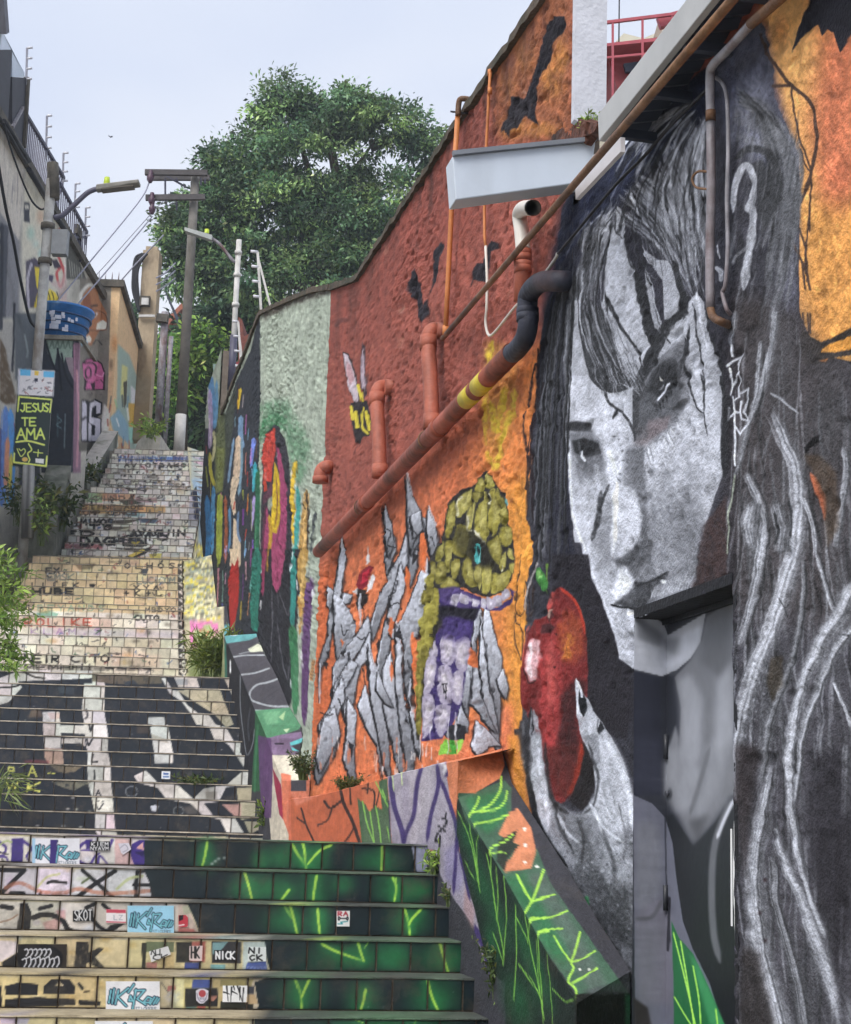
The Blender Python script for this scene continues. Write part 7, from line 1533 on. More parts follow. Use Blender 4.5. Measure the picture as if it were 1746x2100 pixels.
PPx = lambda x, y, o=.1: on_wall(888.7 + x * .19749,355.5 + y * .19749, o)
Z3 = lambda x, y, o=.05: on_wall(1153.5 + x * .33932, y * .33932, o)
E1 = lambda x, y, o=.05: on_wall(1096.1 + x * .2036, y * .2036, o)
# long drain pipe
dp = thing('drain_pipe', 'long red brown drain pipe running level along the red wall, with yellow bands', 'pipe', S1(200,1570))
a, b = S1(200,1570,.1), S1(1500,235,.1)
L_ = [a.lerp(b, t) for t in (0,.25,.5,.75,1)]
dpp = MB().tube(L_, .056,20).build('pipe', M_BRN, dp)
for t in (.36,.74): 
    p = a.lerp(b, t); d = (b - a).normalized(); MB().tube([p - d * .06, p + d * .06],.062,20).build('coupling', M_BRN, dpp)
for x, y in [(1305,480),(1220,560)]:
    p = S1(x, y, .1); q = a + (b - a) * ((p - a).dot(b - a) / (b - a).length_squared); d = (b - a).normalized(); MB().tube([q - d * .10, q + d * .10],.0575,20).build('yellow_band', M_YEL, dpp)
for x, y in [(930,850),(490,1310)]:
    p = S1(x, y, .1); q = a + (b - a) * ((p - a).dot(b - a) / (b - a).length_squared); n = Vector(WN); u = Vector((0,0,1))
    MB().tube([q + (n * math.cos(t) + u * math.sin(t)) * .060 for t in np.linspace(-1.2,2.6,14)] + [q - n * .1 + u * .02],.005,6).build('strap', M_RUST, dpp)
def riser(label, pts, r, tee):
    t = thing('branch_pipe', label, 'pipe', pts[0],'red branch pipes feeding the long drain pipe')
    P = smooth(pts, 8); pp_ = MB().tube(P, r, 18).build('pipe', M_RED, t)
    for k in tee:
        q = Vector(k[0]); d = Vector(k[1]).normalized(); MB().tube([q - d * k[2], q + d * k[2]], r * 1.12,18).build('collar', M_RED, pp_)
    return t
riser('shorter red branch pipe bending into the wall beside the painted insect',[S1(612,1060), S1(605,800), S1(592,560), S1(600,485,.09), S1(630,462,.05), S1(690,468,-.03)], rpx(29, S1(600,700)),[(S1(611,1030),(0,0,1),.05),(S1(593,545),(0,0,1),.05),(S1(690,468,.0), WN, .05)])
riser('taller red branch pipe bending into the wall under the black bat',[S1(962,740), S1(955,500), S1(938,190), S1(945,110,.09), S1(980,80,.05), S1(1040,92,-.03)], rpx(32, S1(950,400)),[(S1(962,700),(0,0,1),.05),(S1(938,170),(0,0,1),.05),(S1(1040,92,.0), WN, .05)])
riser('short red elbow stub sticking out of the wall left of the drain pipe',[S1(212,1105), S1(214,1050), S1(230,1015,.08), S1(262,1003,.04), S1(290,1012,-.03)], rpx(29, S1(220,1050)),[(S1(212,1088),(0,0,1),.03)])
# white vent on a red stub, black elbow
vp = thing('vent_pipe', 'white curved vent pipe rising from a red collared stub', 'pipe', PPx(920,1280))
MB().tube([PPx(915,1330,.09), PPx(930,1000,.09), PPx(932,810,.09)], rpx(32, PPx(930,1000)),20).build('red_stub', M_RED, vp)
for y in (1000,955,880,830): p = PPx(931, y, .09); MB().tube([p - Vector((0,0,.018)), p + Vector((0,0,.018))], rpx(36.5, p),20).build('collar', M_RED, vp)
wp = smooth([PPx(935,800,.09), PPx(918,600,.09), PPx(898,460,.09), PPx(905,400,.10), PPx(945,362,.13), PPx(1035,358,.19)],8)
wr = rpx(30, PPx(910,600))
MB().tube(wp, wr, 22, cap=False).tube([p for p in wp], wr * .86,22, cap=False).build('white_pipe', M_WHTP, vp)
e = (wp[-1] - wp[-2]).normalized(); MB().tube([wp[-1] - e * .03, wp[-1] + e * .004], wr * 1.06,22, cap=False).tube([wp[-1] - e * .03, wp[-1] + e * .004], wr * .86,22, cap=False).build('white_rim', M_WHTP, vp)
bp_ = thing('black_elbow_pipe', 'black painted elbow pipe leading from the drain pipe into the hair of the face', 'pipe', PPx(900,1850))
MB().tube(smooth([b + (b - a).normalized() * -.02, PPx(860,1840), PPx(950,1720), PPx(985,1560), PPx(978,1420), PPx(990,1270), PPx(1060,1170), PPx(1160,1120), PPx(1320,1120,.05), PPx(1420,1120,-.02)],7),.052,20).build('pipe', M_BLKP, bp_)
for x, y in [(982,1500),(980,1440)]: p = PPx(x, y); MB().tube([p - Vector((0,0,.02)), p + Vector((0,0,.02))],.058,20).build('collar', M_BLKP, bp_)
p0, p1 = PPx(905,1330,.155), PPx(1030,1270,.155)
# conduits
def simple(name, label, pts, r, m, group=None, n=10, sm=True):
    o = MB().tube(smooth(pts) if sm else pts, r, n).build(name, m); return tag(o, label, 'pipe', group)
oc = thing('orange_conduit', 'thick orange conduit dropping from the wall top, elbow at its head', 'pipe', PPx(130,1640,.05))
T2 = lambda x, y, o=.05: on_wall(533.2 + x * .33932, y * .33932, o)
MB().tube(smooth([T2(1300,610,-.1), T2(1260,600,.0), T2(1215,598,.05), T2(1202,630,.06), T2(1198,700,.06)],5), rpx(10, T2(1200,700)) * 1.15,12).build('elbow', M_RUST, oc)
MB().tube([T2(1200,640,.06), T2(1160,1240,.06), T2(1135,1746,.06), PPx(128,1640,.06)], rpx(10.5, T2(1160,1240)),12).build('pipe', M_ORG, oc)
MB().bar(T2(1160,675,.06), T2(1250,685,.02),.02,.012).build('clamp', M_CABLE, oc)
p = PPx(128,1630,.06); MB().tube([p + Vector((0,0,.03)), p - Vector((0,0,.03))], rpx(13, p),12).build('collar', M_ORG, oc)
tcn = thing('thin_conduit', 'thin conduit, orange above and white below, hooking up again beside the vent pipe', 'pipe', PPx(590,1680,.04))
MB().tube([T2(1392,440,.04), T2(1385,560,.04), T2(1368,900,.04), T2(1357,1250,.04), T2(1358,1430,.04), PPx(545,760,.04)], rpx(6, T2(1380,700)),10).build('orange_length', M_ORG, tcn)
MB().tube(smooth([PPx(545,755,.04), PPx(560,1100,.04), PPx(555,1400,.04), PPx(545,1550,.04), PPx(575,1675,.04), PPx(640,1650,.04), PPx(850,1390,.04), PPx(1050,1180,.03), PPx(1260,900,.04), PPx(1290,830,.04)],5), rpx(6, PPx(555,1400)),10).build('white_length', M_WHTP, tcn)
for y in (440,550): p = T2(1390, y, .04); MB().tube([p + Vector((0,0,.02)), p - Vector((0,0,.02))], rpx(9, p),10).build('clip', M_ORG, tcn)
simple('steel_conduit', 'straight rusty conduit rising from the branch pipe across the white eaves',[on_wall(908,694,.05), on_wall(1127,438,.20), on_wall(1300,236,.33), on_wall(1530,-33,.40)],.017, M_RUST, n=12, sm=False)
simple('thick_eaves_pipe', 'thick orange brown pipe under the eaves at the top right',[Z3(1420,-110,.10), Z3(1330,-20,.10), Z3(1140,145,.10)], rpx(21, Z3(1240,60)), M_RUST, n=16, sm=False)
vpp = thing('vertical_pipe', 'grey vertical pipe running down over the painted forehead', 'pipe', Z3(900,1700))
MB().tube(smooth([Z3(1142,143,.10), Z3(1000,300,.09), Z3(910,395,.08), Z3(893,470,.07), Z3(896,700,.06), Z3(900,1100,.06), Z3(893,1500,.06), on_wall(1457,632,.06)],6), rpx(18, Z3(900,900)),16).build('pipe', M_GREYP, vpp)
for y in (700,): p = Z3(897, y, .062); MB().tube([p + Vector((0,0,.02)), p - Vector((0,0,.02))], rpx(20, p),16).build('collar', M_RUST, vpp)
MB().tube(smooth([on_wall(1457,632,.06), on_wall(1463,650,.06), on_wall(1480,660,.05), on_wall(1500,668,-.02)],5), rpx(16, on_wall(1460,650)),14).build('elbow', M_RUST, vpp)
simple('thin_vertical_pipe', 'thinner dark pipe hanging beside the grey vertical pipe',[Z3(930,470,.03), Z3(965,500,.03), Z3(995,600,.03), Z3(1003,900,.03), Z3(995,1200,.03), Z3(1000,1500,.03), Z3(985,1720,.03), on_wall(1482,600,.03), on_wall(1490,632,.03), on_wall(1499,645,.01)], rpx(8.5, Z3(1000,900)), M_GREYP, n=10)
simple('eaves_cable', 'dark cable running along under the eaves above the hair',[E1(1760,880), E1(1560,1080), E1(1350,1290), E1(1100,1580), E1(830,1850), PPx(1500,590), PPx(1400,710), PPx(1300,830,.04)], rpx(7, E1(1350,1290)), M_CABLE, n=8)
hk = on_wall(1434,366,.03)
simple('curled_cable', 'short rusty cable loop beside the grey vertical pipe',[on_wall(1452,352,.03), on_wall(1432,352,.04), on_wall(1420,366,.05), on_wall(1428,384,.04), on_wall(1452,388,.03)],.005, M_RUST, n=6)
# ------------------------------------------------------------------ eaves, canopy and the house above
M_FASC = mat('grey_white_sheet_metal', 'a9aaa9',0.45,0.10,3,0.05,20, dirt='85827a', dirt_amt=0.15)
M_BEAM = mat('pale_gutter_metal', 'c4cdd8',0.45,0.10,2,0.06,12, dirt='9aa0a6', dirt_amt=0.35, streak=True)
M_SHEET = mat('dark_corrugated_sheet', '3a404e',0.5,0.2,5,0.1,30)
EZ = 4.29
ev = thing('eaves', 'grey white eaves board with dark corrugated underside above the painted hair', 'eaves', wall_pt(6, EZ, .2))
sa, sb = s_of(on_wall(1228,310,.22)), s_of(on_wall(1900,-600,.22))
fo = .22
MB().hexa([wall_pt(sb, EZ, fo), wall_pt(sa, EZ, fo), wall_pt(sa, EZ, fo - .03), wall_pt(sb, EZ, fo - .03), wall_pt(sb, EZ + .13, fo), wall_pt(sa + .02, EZ + .13, fo), wall_pt(sa + .02, EZ + .13, fo - .03), wall_pt(sb, EZ + .13, fo - .03)]).build('fascia', M_FASC, ev, bevel=.004)
sh = MB(); n_ = int((sa - sb) / .06); vs = []
for i in range(n_ + 1):
    s_ = sb + (sa - sb) * i / n_; z_ = EZ + .03 + (.018 if i % 2 else 0); vs += [wall_pt(s_, z_, fo - .03), wall_pt(s_, z_ + .12,-.35)]
sh.add(vs, [(2 * i, 2 * i + 1,2 * i + 3,2 * i + 2) for i in range(n_)]).build('corrugated_sheet', M_SHEET, ev)
for x in np.linspace(sb + .2, sa - .1,7): MB().bar(wall_pt(x, EZ + .0, fo - .03), wall_pt(x, EZ + .0,-.02),.03,.04).build('rafter', M_SHEET, ev)
def on_s(x, y, s0):
    r = ray(x, y); t = (WT @ (WP + WT * s0 - _C)) / (WT @ r); return Vector(_C + r * t)
bm = thing('canopy_beam', 'pale grey metal canopy beam jutting out over the red wall', 'beam', wall_pt(7.4,4.4))
s0 = s_of(on_wall(1195,330)); dv = Vector(WT) * .14
c4 = [on_s(935,410, s0), on_s(1210,372, s0), on_s(1222,290, s0), on_s(928,320, s0)]
MB().hexa([c4[0], c4[1], c4[1] + dv, c4[0] + dv, c4[3], c4[2], c4[2] + dv, c4[3] + dv]).build('fascia', M_BEAM, bm, bevel=.006)
MB().bar(c4[3] + Vector((0,0,.008)) - Vector(WT) * .01, c4[2] + Vector((0,0,.008)) - Vector(WT) * .01,.03,.022).build('trim', mat('grey_trim', '73777e',.5,.1,5,.05), bm)
br = thing('eaves_bracket', 'small white flashing piece at the lower end of the eaves', 'flashing', on_wall(1226,345,.1))
q = [on_wall(x, y, .20) for x, y in [(1181,409),(1180,386),(1217,318),(1273,281),(1273,311)]]
MB().prism(q, Vector(WN) * -.02).build('plate', mat('white_flashing', 'c9c6c8',.5,.1,4,.05, dirt='8a6a64', dirt_amt=.2), br)
# white pillar, broken masonry, house with red balcony
wpil = thing('white_pillar', 'white rendered pillar standing on the broken end of the red wall', 'pillar', on_wall(1205,250))
zq = on_wall(1190,240).z
ring = [Vector(wall_pt(S_END - .004, z_, o_)) for z_, o_ in [(zq, .02),(zq - .03,-.05),(zq - .01,-.10),(zq - .05,-.145),(6.6,-.145),(6.6,.02)]]
MB().prism(ring, Vector(WT) * -.05).build('shaft', mat('white_render', 'c3c5cd',.8,.10,6,.25,40, dirt='9a9aa4', dirt_amt=.2), wpil)
M_BRK = mat('broken_brick', '5c3a2e',.9,.5,18,.9,30, dirt='2a1e1a', dirt_amt=.5)
rub = thing('broken_masonry', 'broken brown masonry under the white pillar', 'masonry', on_wall(1180,270))
MB().prism([E1(x, y, .0) for x, y in [(150,1425),(190,1350),(330,1250),(425,1185),(560,1235),(640,1250),(600,1330),(450,1395)]], Vector(WN) * -.10).build('broken_slab', M_BRK, rub)
for k in range(9):
    p = on_wall(RNG.uniform(1140,1216), RNG.uniform(256,292), RNG.uniform(-.10,.0)); ax = Vector(RNG.normal(0,1,3)).normalized(); ay = ax.orthogonal().normalized(); az = ax.cross(ay)
    MB().obox(p, ax * RNG.uniform(.015,.04), ay * RNG.uniform(.012,.03), az * RNG.uniform(.01,.025)).build('chunk', M_BRK, rub)
hs = thing('balcony_house', 'cream house with a red railed balcony glimpsed above the eaves', 'house',(2.2,16,5))
A_ = lambda x, y, d: at(1096.1 + x * .2036, y * .2036, d)
def panel3(name, pts, d, th, m, parent): return MB().prism([A_(x, y, d) for x, y in pts],(0, th, 0)).build(name, m, parent)
M_CRM = mat('cream_wall_paint', 'c9c4b2',.8,.08,3,.1); M_MAR = mat('maroon_paint', '8c3d40',.6,.15,5,.1); M_RAIL = mat('pinkish_red_rail', 'a9505a',.5,.12,8,.05)
panel3('wall',[(640,480),(780,760),(900,1000),(900,1500),(600,1500)],17.5,.3, M_CRM, hs)
panel3('gable',[(820,420),(900,335),(1100,385),(1300,300),(1500,250),(1500,420)],19,.3, M_CRM, hs)
panel3('balcony_underside',[(690,440),(1300,370),(1300,560),(1000,1000),(860,960)],16.5,1.2, M_MAR, hs)
panel3('balcony_slab',[(685,440),(1500,350),(1500,385),(690,470)],16.2,1.6, M_RAIL, hs)
panel3('shaded_opening',[(900,640),(1100,610),(1060,720),(920,720)],16.42,.05, M_SHEET, hs)
panel3('pane',[(685,1070),(760,1060),(760,1200),(690,1220)],17.4,.05, mat('window_glass', '6d7a88',.15,.1,3,0), hs)
panel3('parapet',[(1250,210),(1500,150),(1500,330),(1300,330)],17,.4, M_CRM, hs)
for yb, w in [(212,30),(570,22)]: MB().bar(A_(640, yb + (26 if yb < 300 else 20),15.4), A_(1700, yb - 105 if yb < 300 else yb - 80,15.4), rpx(w * .2, A_(900, yb, 15.4)) * 2).build('rail', M_RAIL, hs)
for x in (790,1090,1390): MB().bar(A_(x, 1120,15.4), A_(x, 210 - (x - 790) * .12,15.4),.022).build('baluster', M_RAIL, hs)
MB().bar(A_(1250,235,15.5), A_(1560,150,15.5),.08,.12).build('cornice', M_RAIL, hs)
tag(MB().tube([A_(852,430,18), A_(858,-200,18)],.008,6).build('antenna_mast', M_CABLE),'thin antenna mast above the cream house', 'antenna')
# ------------------------------------------------------------------ left side: tall wall, sign post, tank
LF = Canvas(-220,120,460,1560,'a8a49a')
LF.full().grain(.18,14,40,4)
K1 = lambda: LF.panel(0,400,450,1350)
K1()
LF.poly([(0,900),(210,1300),(200,2100),(0,2100)],'77777c',.9, soft=20); LF.poly([(0,1100),(90,1150),(60,2100),(0,2100)],'4a4c54',.9, soft=8); LF.poly([(0,100),(260,500),(200,1300),(0,1000)],'b9b2a8',.9, soft=10)
for k in range(26): x = RNG.uniform(0,260); y = x * 1.6 + RNG.uniform(60,500); LF.stroke([(x, y),(x - 8, y + RNG.uniform(100,420))], RNG.uniform(6,20), RNG.choice(['6a6460', '8a847c', 'd2ccc0', '5a5660']),.5, soft=6)
LF.poly([(270,560),(500,900),(680,1200),(680,2100),(250,2100),(230,1300)],'bdb8a8',.95, soft=10); LF.blob(420,1050,50,90,'b5957c',.7); LF.blob(320,1220,46,80,'8fb0a4',.7); LF.blob(430,1430,40,60,'8fb4b0',.7); LF.blob(370,1330,40,50,'a4b8b0',.6)
LF.poly([(250,900),(310,900),(310,1110),(250,1100)],'3a3c44'); LF.poly([(262,930),(298,930),(298,970),(262,970)],'b9b4a8')
LF.poly([(270,1510),(360,1470),(440,1560),(440,2000),(270,2000)],'4a4452',.95); LF.stroke([(330,1540),(290,1700),(300,2000)],26,'a9a4ac'); LF.poly([(360,1570),(440,1590),(430,1860),(380,1780)],'c9b43e'); LF.poly([(350,2000),(390,1850),(480,1840),(520,1800),(580,1840),(620,1920),(600,2000)],'cdb640'); 
for x in (500,540,590): LF.stroke([(x, 1830),(x + 20,1900),(x + 10,1990)],9,'3a3428')
LF.poly([(560,1230),(620,1170),(670,1250),(650,1370),(590,1300)],'b9494a'); LF.stroke([(600,1440),(640,1560),(590,1640),(630,1780),(670,1660),(650,1560)],26,'b0504e'); LF.stroke([(640,1380),(670,1500),(690,1700)],20,'cfc6bc'); LF.poly([(540,1500),(590,1490),(640,1580),(570,1590)],'3a3540'); LF.poly([(500,1650),(560,1660),(545,1740),(500,1700)],'4a4356'); LF.poly([(520,1740),(600,1800),(640,2000),(700,2000),(690,1560),(640,1700)],'b8a09c',.7, soft=10)
LF.poly([(690,1280),(730,1280),(900,1700),(690,1700)],'4a4a46',.95); 
for k in range(6): LF.stroke([(720 + k * 26,1500 + k * 20),(740 + k * 22,1680)],10,'9a9a90',.8)
K2 = lambda: LF.panel(0,1050,450,1350)
K2()
LF.poly([(0,200),(150,200),(130,700),(90,760),(0,700)],'9a9690',.9, soft=10); LF.stroke([(150,0),(145,400),(130,700)],22,'23242c'); LF.stroke([(20,-800),(15,0),(10,260)],40,'34363e',.9); LF.poly([(0,350),(60,480),(110,750),(170,960),(160,1040),(60,1050),(0,1000)],'5a4a38',.95, soft=10, tex=.4); LF.poly([(150,100),(400,100),(420,700),(160,800)],'50555a',.9, soft=14); LF.stroke([(260,330),(290,500),(280,560)],20,'8a9290',.7)
for p, w, c in [([(60,1080),(40,1500),(20,2100)],80,'5a7fc0'),([(110,1100),(130,1500),(120,2100)],60,'4f8fd0'),([(80,1400),(70,1700),(60,1900)],50,'d98f6a'),([(120,1560),(110,1800),(105,1950)],34,'d8c24a'),([(10,1300),(5,1900)],40,'3a3470'),([(50,2000),(90,2100)],70,'6fb0e0'),([(150,1250),(155,1330)],20,'9a3a4c'),([(30,1100),(20,1300)],30,'b9b4b0')]: LF.stroke(p, w, c, .92, soft=8, tex=.2)
LF.poly([(180,800),(420,800),(420,1900),(200,1900)],'43464c',.9, soft=10)
# tank block
LF.poly([(440,330),(780,340),(830,420),(800,1760),(430,1760)],'33363e'); LF.poly([(460,350),(760,360),(750,560),(680,560),(660,640),(600,470),(570,640),(500,520)],'94a698',.95); LF.poly([(680,560),(760,560),(770,800),(720,700)],'9a8a90',.9)
for k in range(5): LF.stroke([(490 + k * 56,390),(510 + k * 56,470),(540 + k * 56,400)],16,'5f6f64',.7)
for p in [[(470,380),(560,660),(600,700)],[(640,520),(690,760),(800,930)],[(600,470),(640,900)]]: LF.stroke(p, 20,'22242a',.95)
LF.stroke([(600,1150),(600,1380)],60,'4a5a60',.7, soft=10); LF.stroke([(680,1150),(670,1500)],14,'7a8a90',.7); LF.stroke([(600,1180),(640,1220),(590,1260),(640,1300)],12,'7a9aa0',.6)
LF.poly([(770,400),(840,420),(840,1760),(760,1760)],'8a6a7a',.95, soft=4); LF.stroke([(800,700),(820,1200),(800,1700)],24,'c08f98',.8); LF.stroke([(770,430),(780,800)],18,'a87a90',.8)
# concrete block: portrait, pink bubble, silver letters
LF.poly([(830,-260),(1160,-260),(1120,1000),(1060,1540),(820,1540),(840,0)],'79736a'); LF.grain(.14,9,16,12,(160,560,250,930)); LF.poly([(840,0),(870,-100),(930,-170),(1010,-150),(1035,-40),(1110,100),(1110,280),(1030,290),(950,440),(880,430),(890,300),(870,120)],'9c6a4a',.95, soft=4); LF.stroke([(840,-20),(850,-110),(930,-190),(1030,-180)],34,'cfccc4',.9, soft=6); LF.poly([(860,-60),(930,-110),(960,60),(940,260),(880,250)],'7a4a38',.8, soft=14); LF.stroke([(950,30),(1010,20)],20,'3a2a24'); LF.poly([(950,110),(1020,100),(1000,140),(965,135)],'e4ded8'); LF.blob(985,116,14,12,'2a1c1c',1, hard=1); LF.poly([(1000,270),(1010,210),(1070,170),(1110,200),(1105,270)],'d9d2c8',.95, soft=3); LF.poly([(880,400),(890,350),(930,330),(955,370),(940,410)],'d6ccc0',.95); LF.poly([(840,380),(910,390),(920,430),(840,440)],'8fb4c8',.9); LF.stroke([(900,50),(1090,110),(1100,270),(930,280)],9,'4a3830',.8); LF.stroke([(970,420),(1010,380),(1060,430)],12,'2c2a2a',.8)
LF.poly([(850,620),(900,570),(980,565),(1060,620),(1095,720),(1090,900),(870,905),(880,800)],'2a1c24'); LF.poly([(860,630),(910,585),(980,580),(1050,630),(1080,720),(1075,820),(1050,790),(1000,800),(960,830),(910,810),(870,760)],'b8638c'); LF.poly([(890,890),(905,820),(940,820),(960,890)],'b8638c'); LF.poly([(985,890),(990,810),(1040,790),(1075,830),(1070,890)],'b8638c'); LF.stroke([(870,620),(960,620),(1000,660),(990,740)],18,'2a1c24'); LF.stroke([(920,660),(890,700),(900,770),(940,760),(945,690),(920,660)],16,'2a1c24'); LF.stroke([(1000,740),(1060,760),(1080,720)],14,'d98fb0')
LF.poly([(845,1440),(850,1000),(890,1000),(940,1020),(990,990),(1065,1030),(1060,1150),(1010,1180),(1060,1200),(1050,1450)],'1c1a20'); LF.poly([(855,1020),(885,1015),(905,1050),(905,1420),(850,1420)],'b9b4be'); LF.poly([(935,1040),(990,1010),(1050,1040),(1045,1140),(1000,1150),(1000,1060),(960,1080),(950,1180),(1045,1200),(1040,1430),(920,1430),(920,1240),(990,1270),(985,1370),(950,1370),(955,1270),(925,1230)],'c4c0c8'); LF.stroke([(850,1210),(900,1180)],20,'1c1a20')
LF.poly([(820,1450),(1060,1450),(1050,1540),(820,1530)],'5f5c54',.9); LF.stroke([(910,950),(960,930),(930,980)],10,'3a3632',.8)
# its side wall
LF.poly([(1160,-260),(1400,-260),(1640,1400),(1400,1560),(1050,1540),(1120,1000)],'c9ab84',.97, soft=4); LF.panel(0,900,900,1746)
LF.poly([(790,560),(870,640),(990,980),(960,1260),(880,1280),(780,1050),(790,800)],'8fa39a',.95, soft=8); LF.poly([(820,700),(860,720),(850,900),(830,1000),(810,900)],'c4c07c',.9, soft=6); LF.poly([(880,840),(990,960),(980,1080),(880,1000)],'d8d6d6',.9, soft=6); LF.poly([(860,960),(960,970),(980,1130),(870,1130)],'c9a14a',.95, soft=6); LF.poly([(860,1120),(960,1120),(950,1200),(870,1230)],'8fc0b0',.9, soft=6); LF.poly([(740,1060),(800,1000),(860,1100),(870,1240),(760,1140)],'7f9fb0',.9, soft=10); LF.poly([(700,960),(740,1020),(730,1150),(690,1250),(680,1100)],'d4cfc8',.9, soft=6); LF.poly([(830,820),(855,810),(850,960),(835,1000)],'3a3830',.9)
for k in range(18): x, y = RNG.uniform(720,960), RNG.uniform(900,1240); LF.stroke([(x, y),(x + RNG.uniform(-16,16), y + RNG.uniform(30,90))], RNG.uniform(6,16), RNG.choice(['5a7f9a', '3f4a54', 'e0ded8', '8fb48a', 'a05a4a']),.7)
LF.blob(770,560,26,60,'b87848',.6); LF.blob(745,700,16,40,'5a4a3c',.6)
# sign boards
LF.panel(0,1050,450,1350)
LF.poly([(190,680),(575,700),(560,970),(185,970)],'c6c4c8'); LF.poly([(213,685),(320,692),(318,752),(213,748)],'5aa4dc'); LF.poly([(455,705),(568,712),(562,770),(452,765)],'5aa4dc'); LF.poly([(360,700),(405,705),(400,750),(360,745)],'d8b048'); LF.poly([(360,780),(395,780),(395,812),(360,810)],'23243a')
for k in range(26): x, y = RNG.uniform(215,540), RNG.uniform(780,940); LF.stroke([(x, y),(x + RNG.uniform(-14,14), y + RNG.uniform(-24,24)),(x + RNG.uniform(5,34), y + RNG.uniform(-10,10))],8, RNG.choice(['6a6a74', '8a5a5a', '4a4a54']),.75)
LF.poly([(180,950),(550,970),(500,1710),(130,1690)],'1d2b2c'); LM = 'c9f06a'
LF.stroke([(185,1120),(200,970),(540,1000),(520,1130)],18, LM, curve=False); LF.stroke([(150,1560),(145,1650),(480,1690),(490,1590)],20, LM, curve=False)
letters(LF, 'JESUS',215,1040,84,50, LM, 17,.22); letters(LF, 'TE',230,1190,80,62, LM, 18,.3); letters(LF, 'AMA',178,1300,110,84, LM, 19,.2); LF.stroke([(170,1440),(300,1430),(460,1470)],20, LM)
LF.stroke([(180,1510),(200,1560),(225,1590),(265,1540),(250,1510),(220,1530),(200,1510)],11, LM); LF.stroke([(300,1460),(330,1520),(290,1560),(310,1620),(300,1650)],15, LM); LF.stroke([(400,1520),(395,1590)],11, LM); LF.stroke([(350,1545),(445,1555)],11, LM); LF.blob(258,1618,32,24,'c9a85c',1, hard=1); LF.poly([(370,1610),(460,1615),(455,1665),(370,1655)],'dcdcdc')
LF.C = np.clip(LF.C * 1.18,0,.95)
M_LEFT = mat_paint('left_wall_paint',.85,.45,40,.2,.14, grime=.35)
LX = -7.47
lw = thing('graffiti_wall', 'tall weathered grey wall with graffiti at the left edge, railing on top', 'wall',(LX, 28,4))
zt_ = on_x(90,403, LX).z
yy = np.linspace(23.5,36,170); zz = np.linspace(zt_, 3.0,420)
Yg, Zg = np.meshgrid(yy, zz); P = np.stack([np.full_like(Yg, LX) + .012 * (fbm(Yg / .2, Zg / .15,8,3) - .5), Yg, Zg],-1)
grid_mesh('rendered_face', P, LF, M_LEFT, lw)
MB().box((LX - .35,23.5,3.0),(LX - .02,36, zt_ - .02)).build('masonry', M_CORE, lw)
MB().box((LX - .4,23.4, zt_ - .06),(LX + .1,36.05, zt_ + .10)).build('coping', M_DARKC, lw)
kx = lambda x, y, X=LX: on_x(x * .19749,237 + y * .19749, X)
for k, (pa, pb) in enumerate([((40,60),(300,470)),((300,560),(500,880)),((600,1080),(730,1260)),((0,30),(270,490))]):
    tag(MB().tube([kx(*pa, LX + .16), kx(*pb, LX + .16)],.05 if k < 3 else .03,8).build('wall_cable_duct', M_CABLE),['black cable duct near the picture edge below the steel frames', 'black cable duct left of the lamp post head', 'black cable duct right of the lamp post below the railing', 'thin black duct above the longest cable duct'][k],'duct', 'ducts under the railing')
# railing on the wall
M_RAILP = mat('dark_purple_grey_railing', '4c4a5c',.5,.2,8,.05)
def railing(label, t0, t1, b0, b1, n, group='railings on the left wall'):
    r = thing('railing', label, 'railing', kx(*b0), group)
    a, b, c, d = kx(*t0), kx(*t1), kx(*b0), kx(*b1)
    MB().bar(a, b, .06).build('rail', M_RAILP, r); MB().bar(c, d, .05).build('rail', M_RAILP, r)
    for i in range(n + 1):
        t = i / n; MB().bar(c.lerp(d, t), a.lerp(b, t),.022).build('baluster', M_RAILP, r)
    return r
railing('long barred railing on the left wall above the lamp post',(280,0),(665,650),(250,420),(590,930),24)
railing('shorter barred railing beyond the lamp post on the left wall',(620,700),(905,1215),(610,1000),(885,1600),15)
lb = thing('railing_box', 'small dark box frame at the far end of the railing', 'frame', kx(800,1260))
MB().obox(kx(810,1210),(.05,0,0),(0,.22,0),(0,0,.10)).build('lamp', M_DARKC, lb); MB().bar(kx(735,1262), kx(900,1262),.05).build('rail', M_RAILP, lb); MB().bar(kx(830,1262), kx(825,1520),.08).build('post', M_RAILP, lb)
sf = thing('steel_frame_unit', 'dark steel frames standing on the left wall at the picture edge', 'frame', kx(60,100))
tx = lambda x, y, X=LX: on_x(x * .33932, y * .33932, X)
for pts in ([(-60,300),(75,300),(50,740),(-60,640)],[(75,465),(165,470),(140,890),(75,790)]): MB().prism([tx(*p) for p in pts],(-.25,0,0)).build('panel', mat('dark_steel', '34343c',.6,.2,4,.1), sf)
MB().bar(tx(140,650, LX + .02), tx(75,770, LX + .02),.05).build('brace', M_GREYP, sf)
MB().bar(tx(165,470), tx(140,890),.10).build('edge_post', M_DARKC, sf)
gp = thing('acrylic_sheet', 'pale translucent sheet above the steel frames', 'sheet', tx(20,300)); MB().prism([tx(*p) for p in [(8,175),(150,440),(150,465),(75,465),(75,300),(8,300)]],(-.03,0,0)).build('pane', mat('pale_acrylic', 'b9c6d8',.2,.05,3,0), gp)
tag(MB().bar(tx(-10,-60), tx(10,200),.22).build('corner_post', mat('corner_post_paint', '6a6a72',.7,.2,5,.1)),'grey corner post at the top left edge of the picture', 'post')
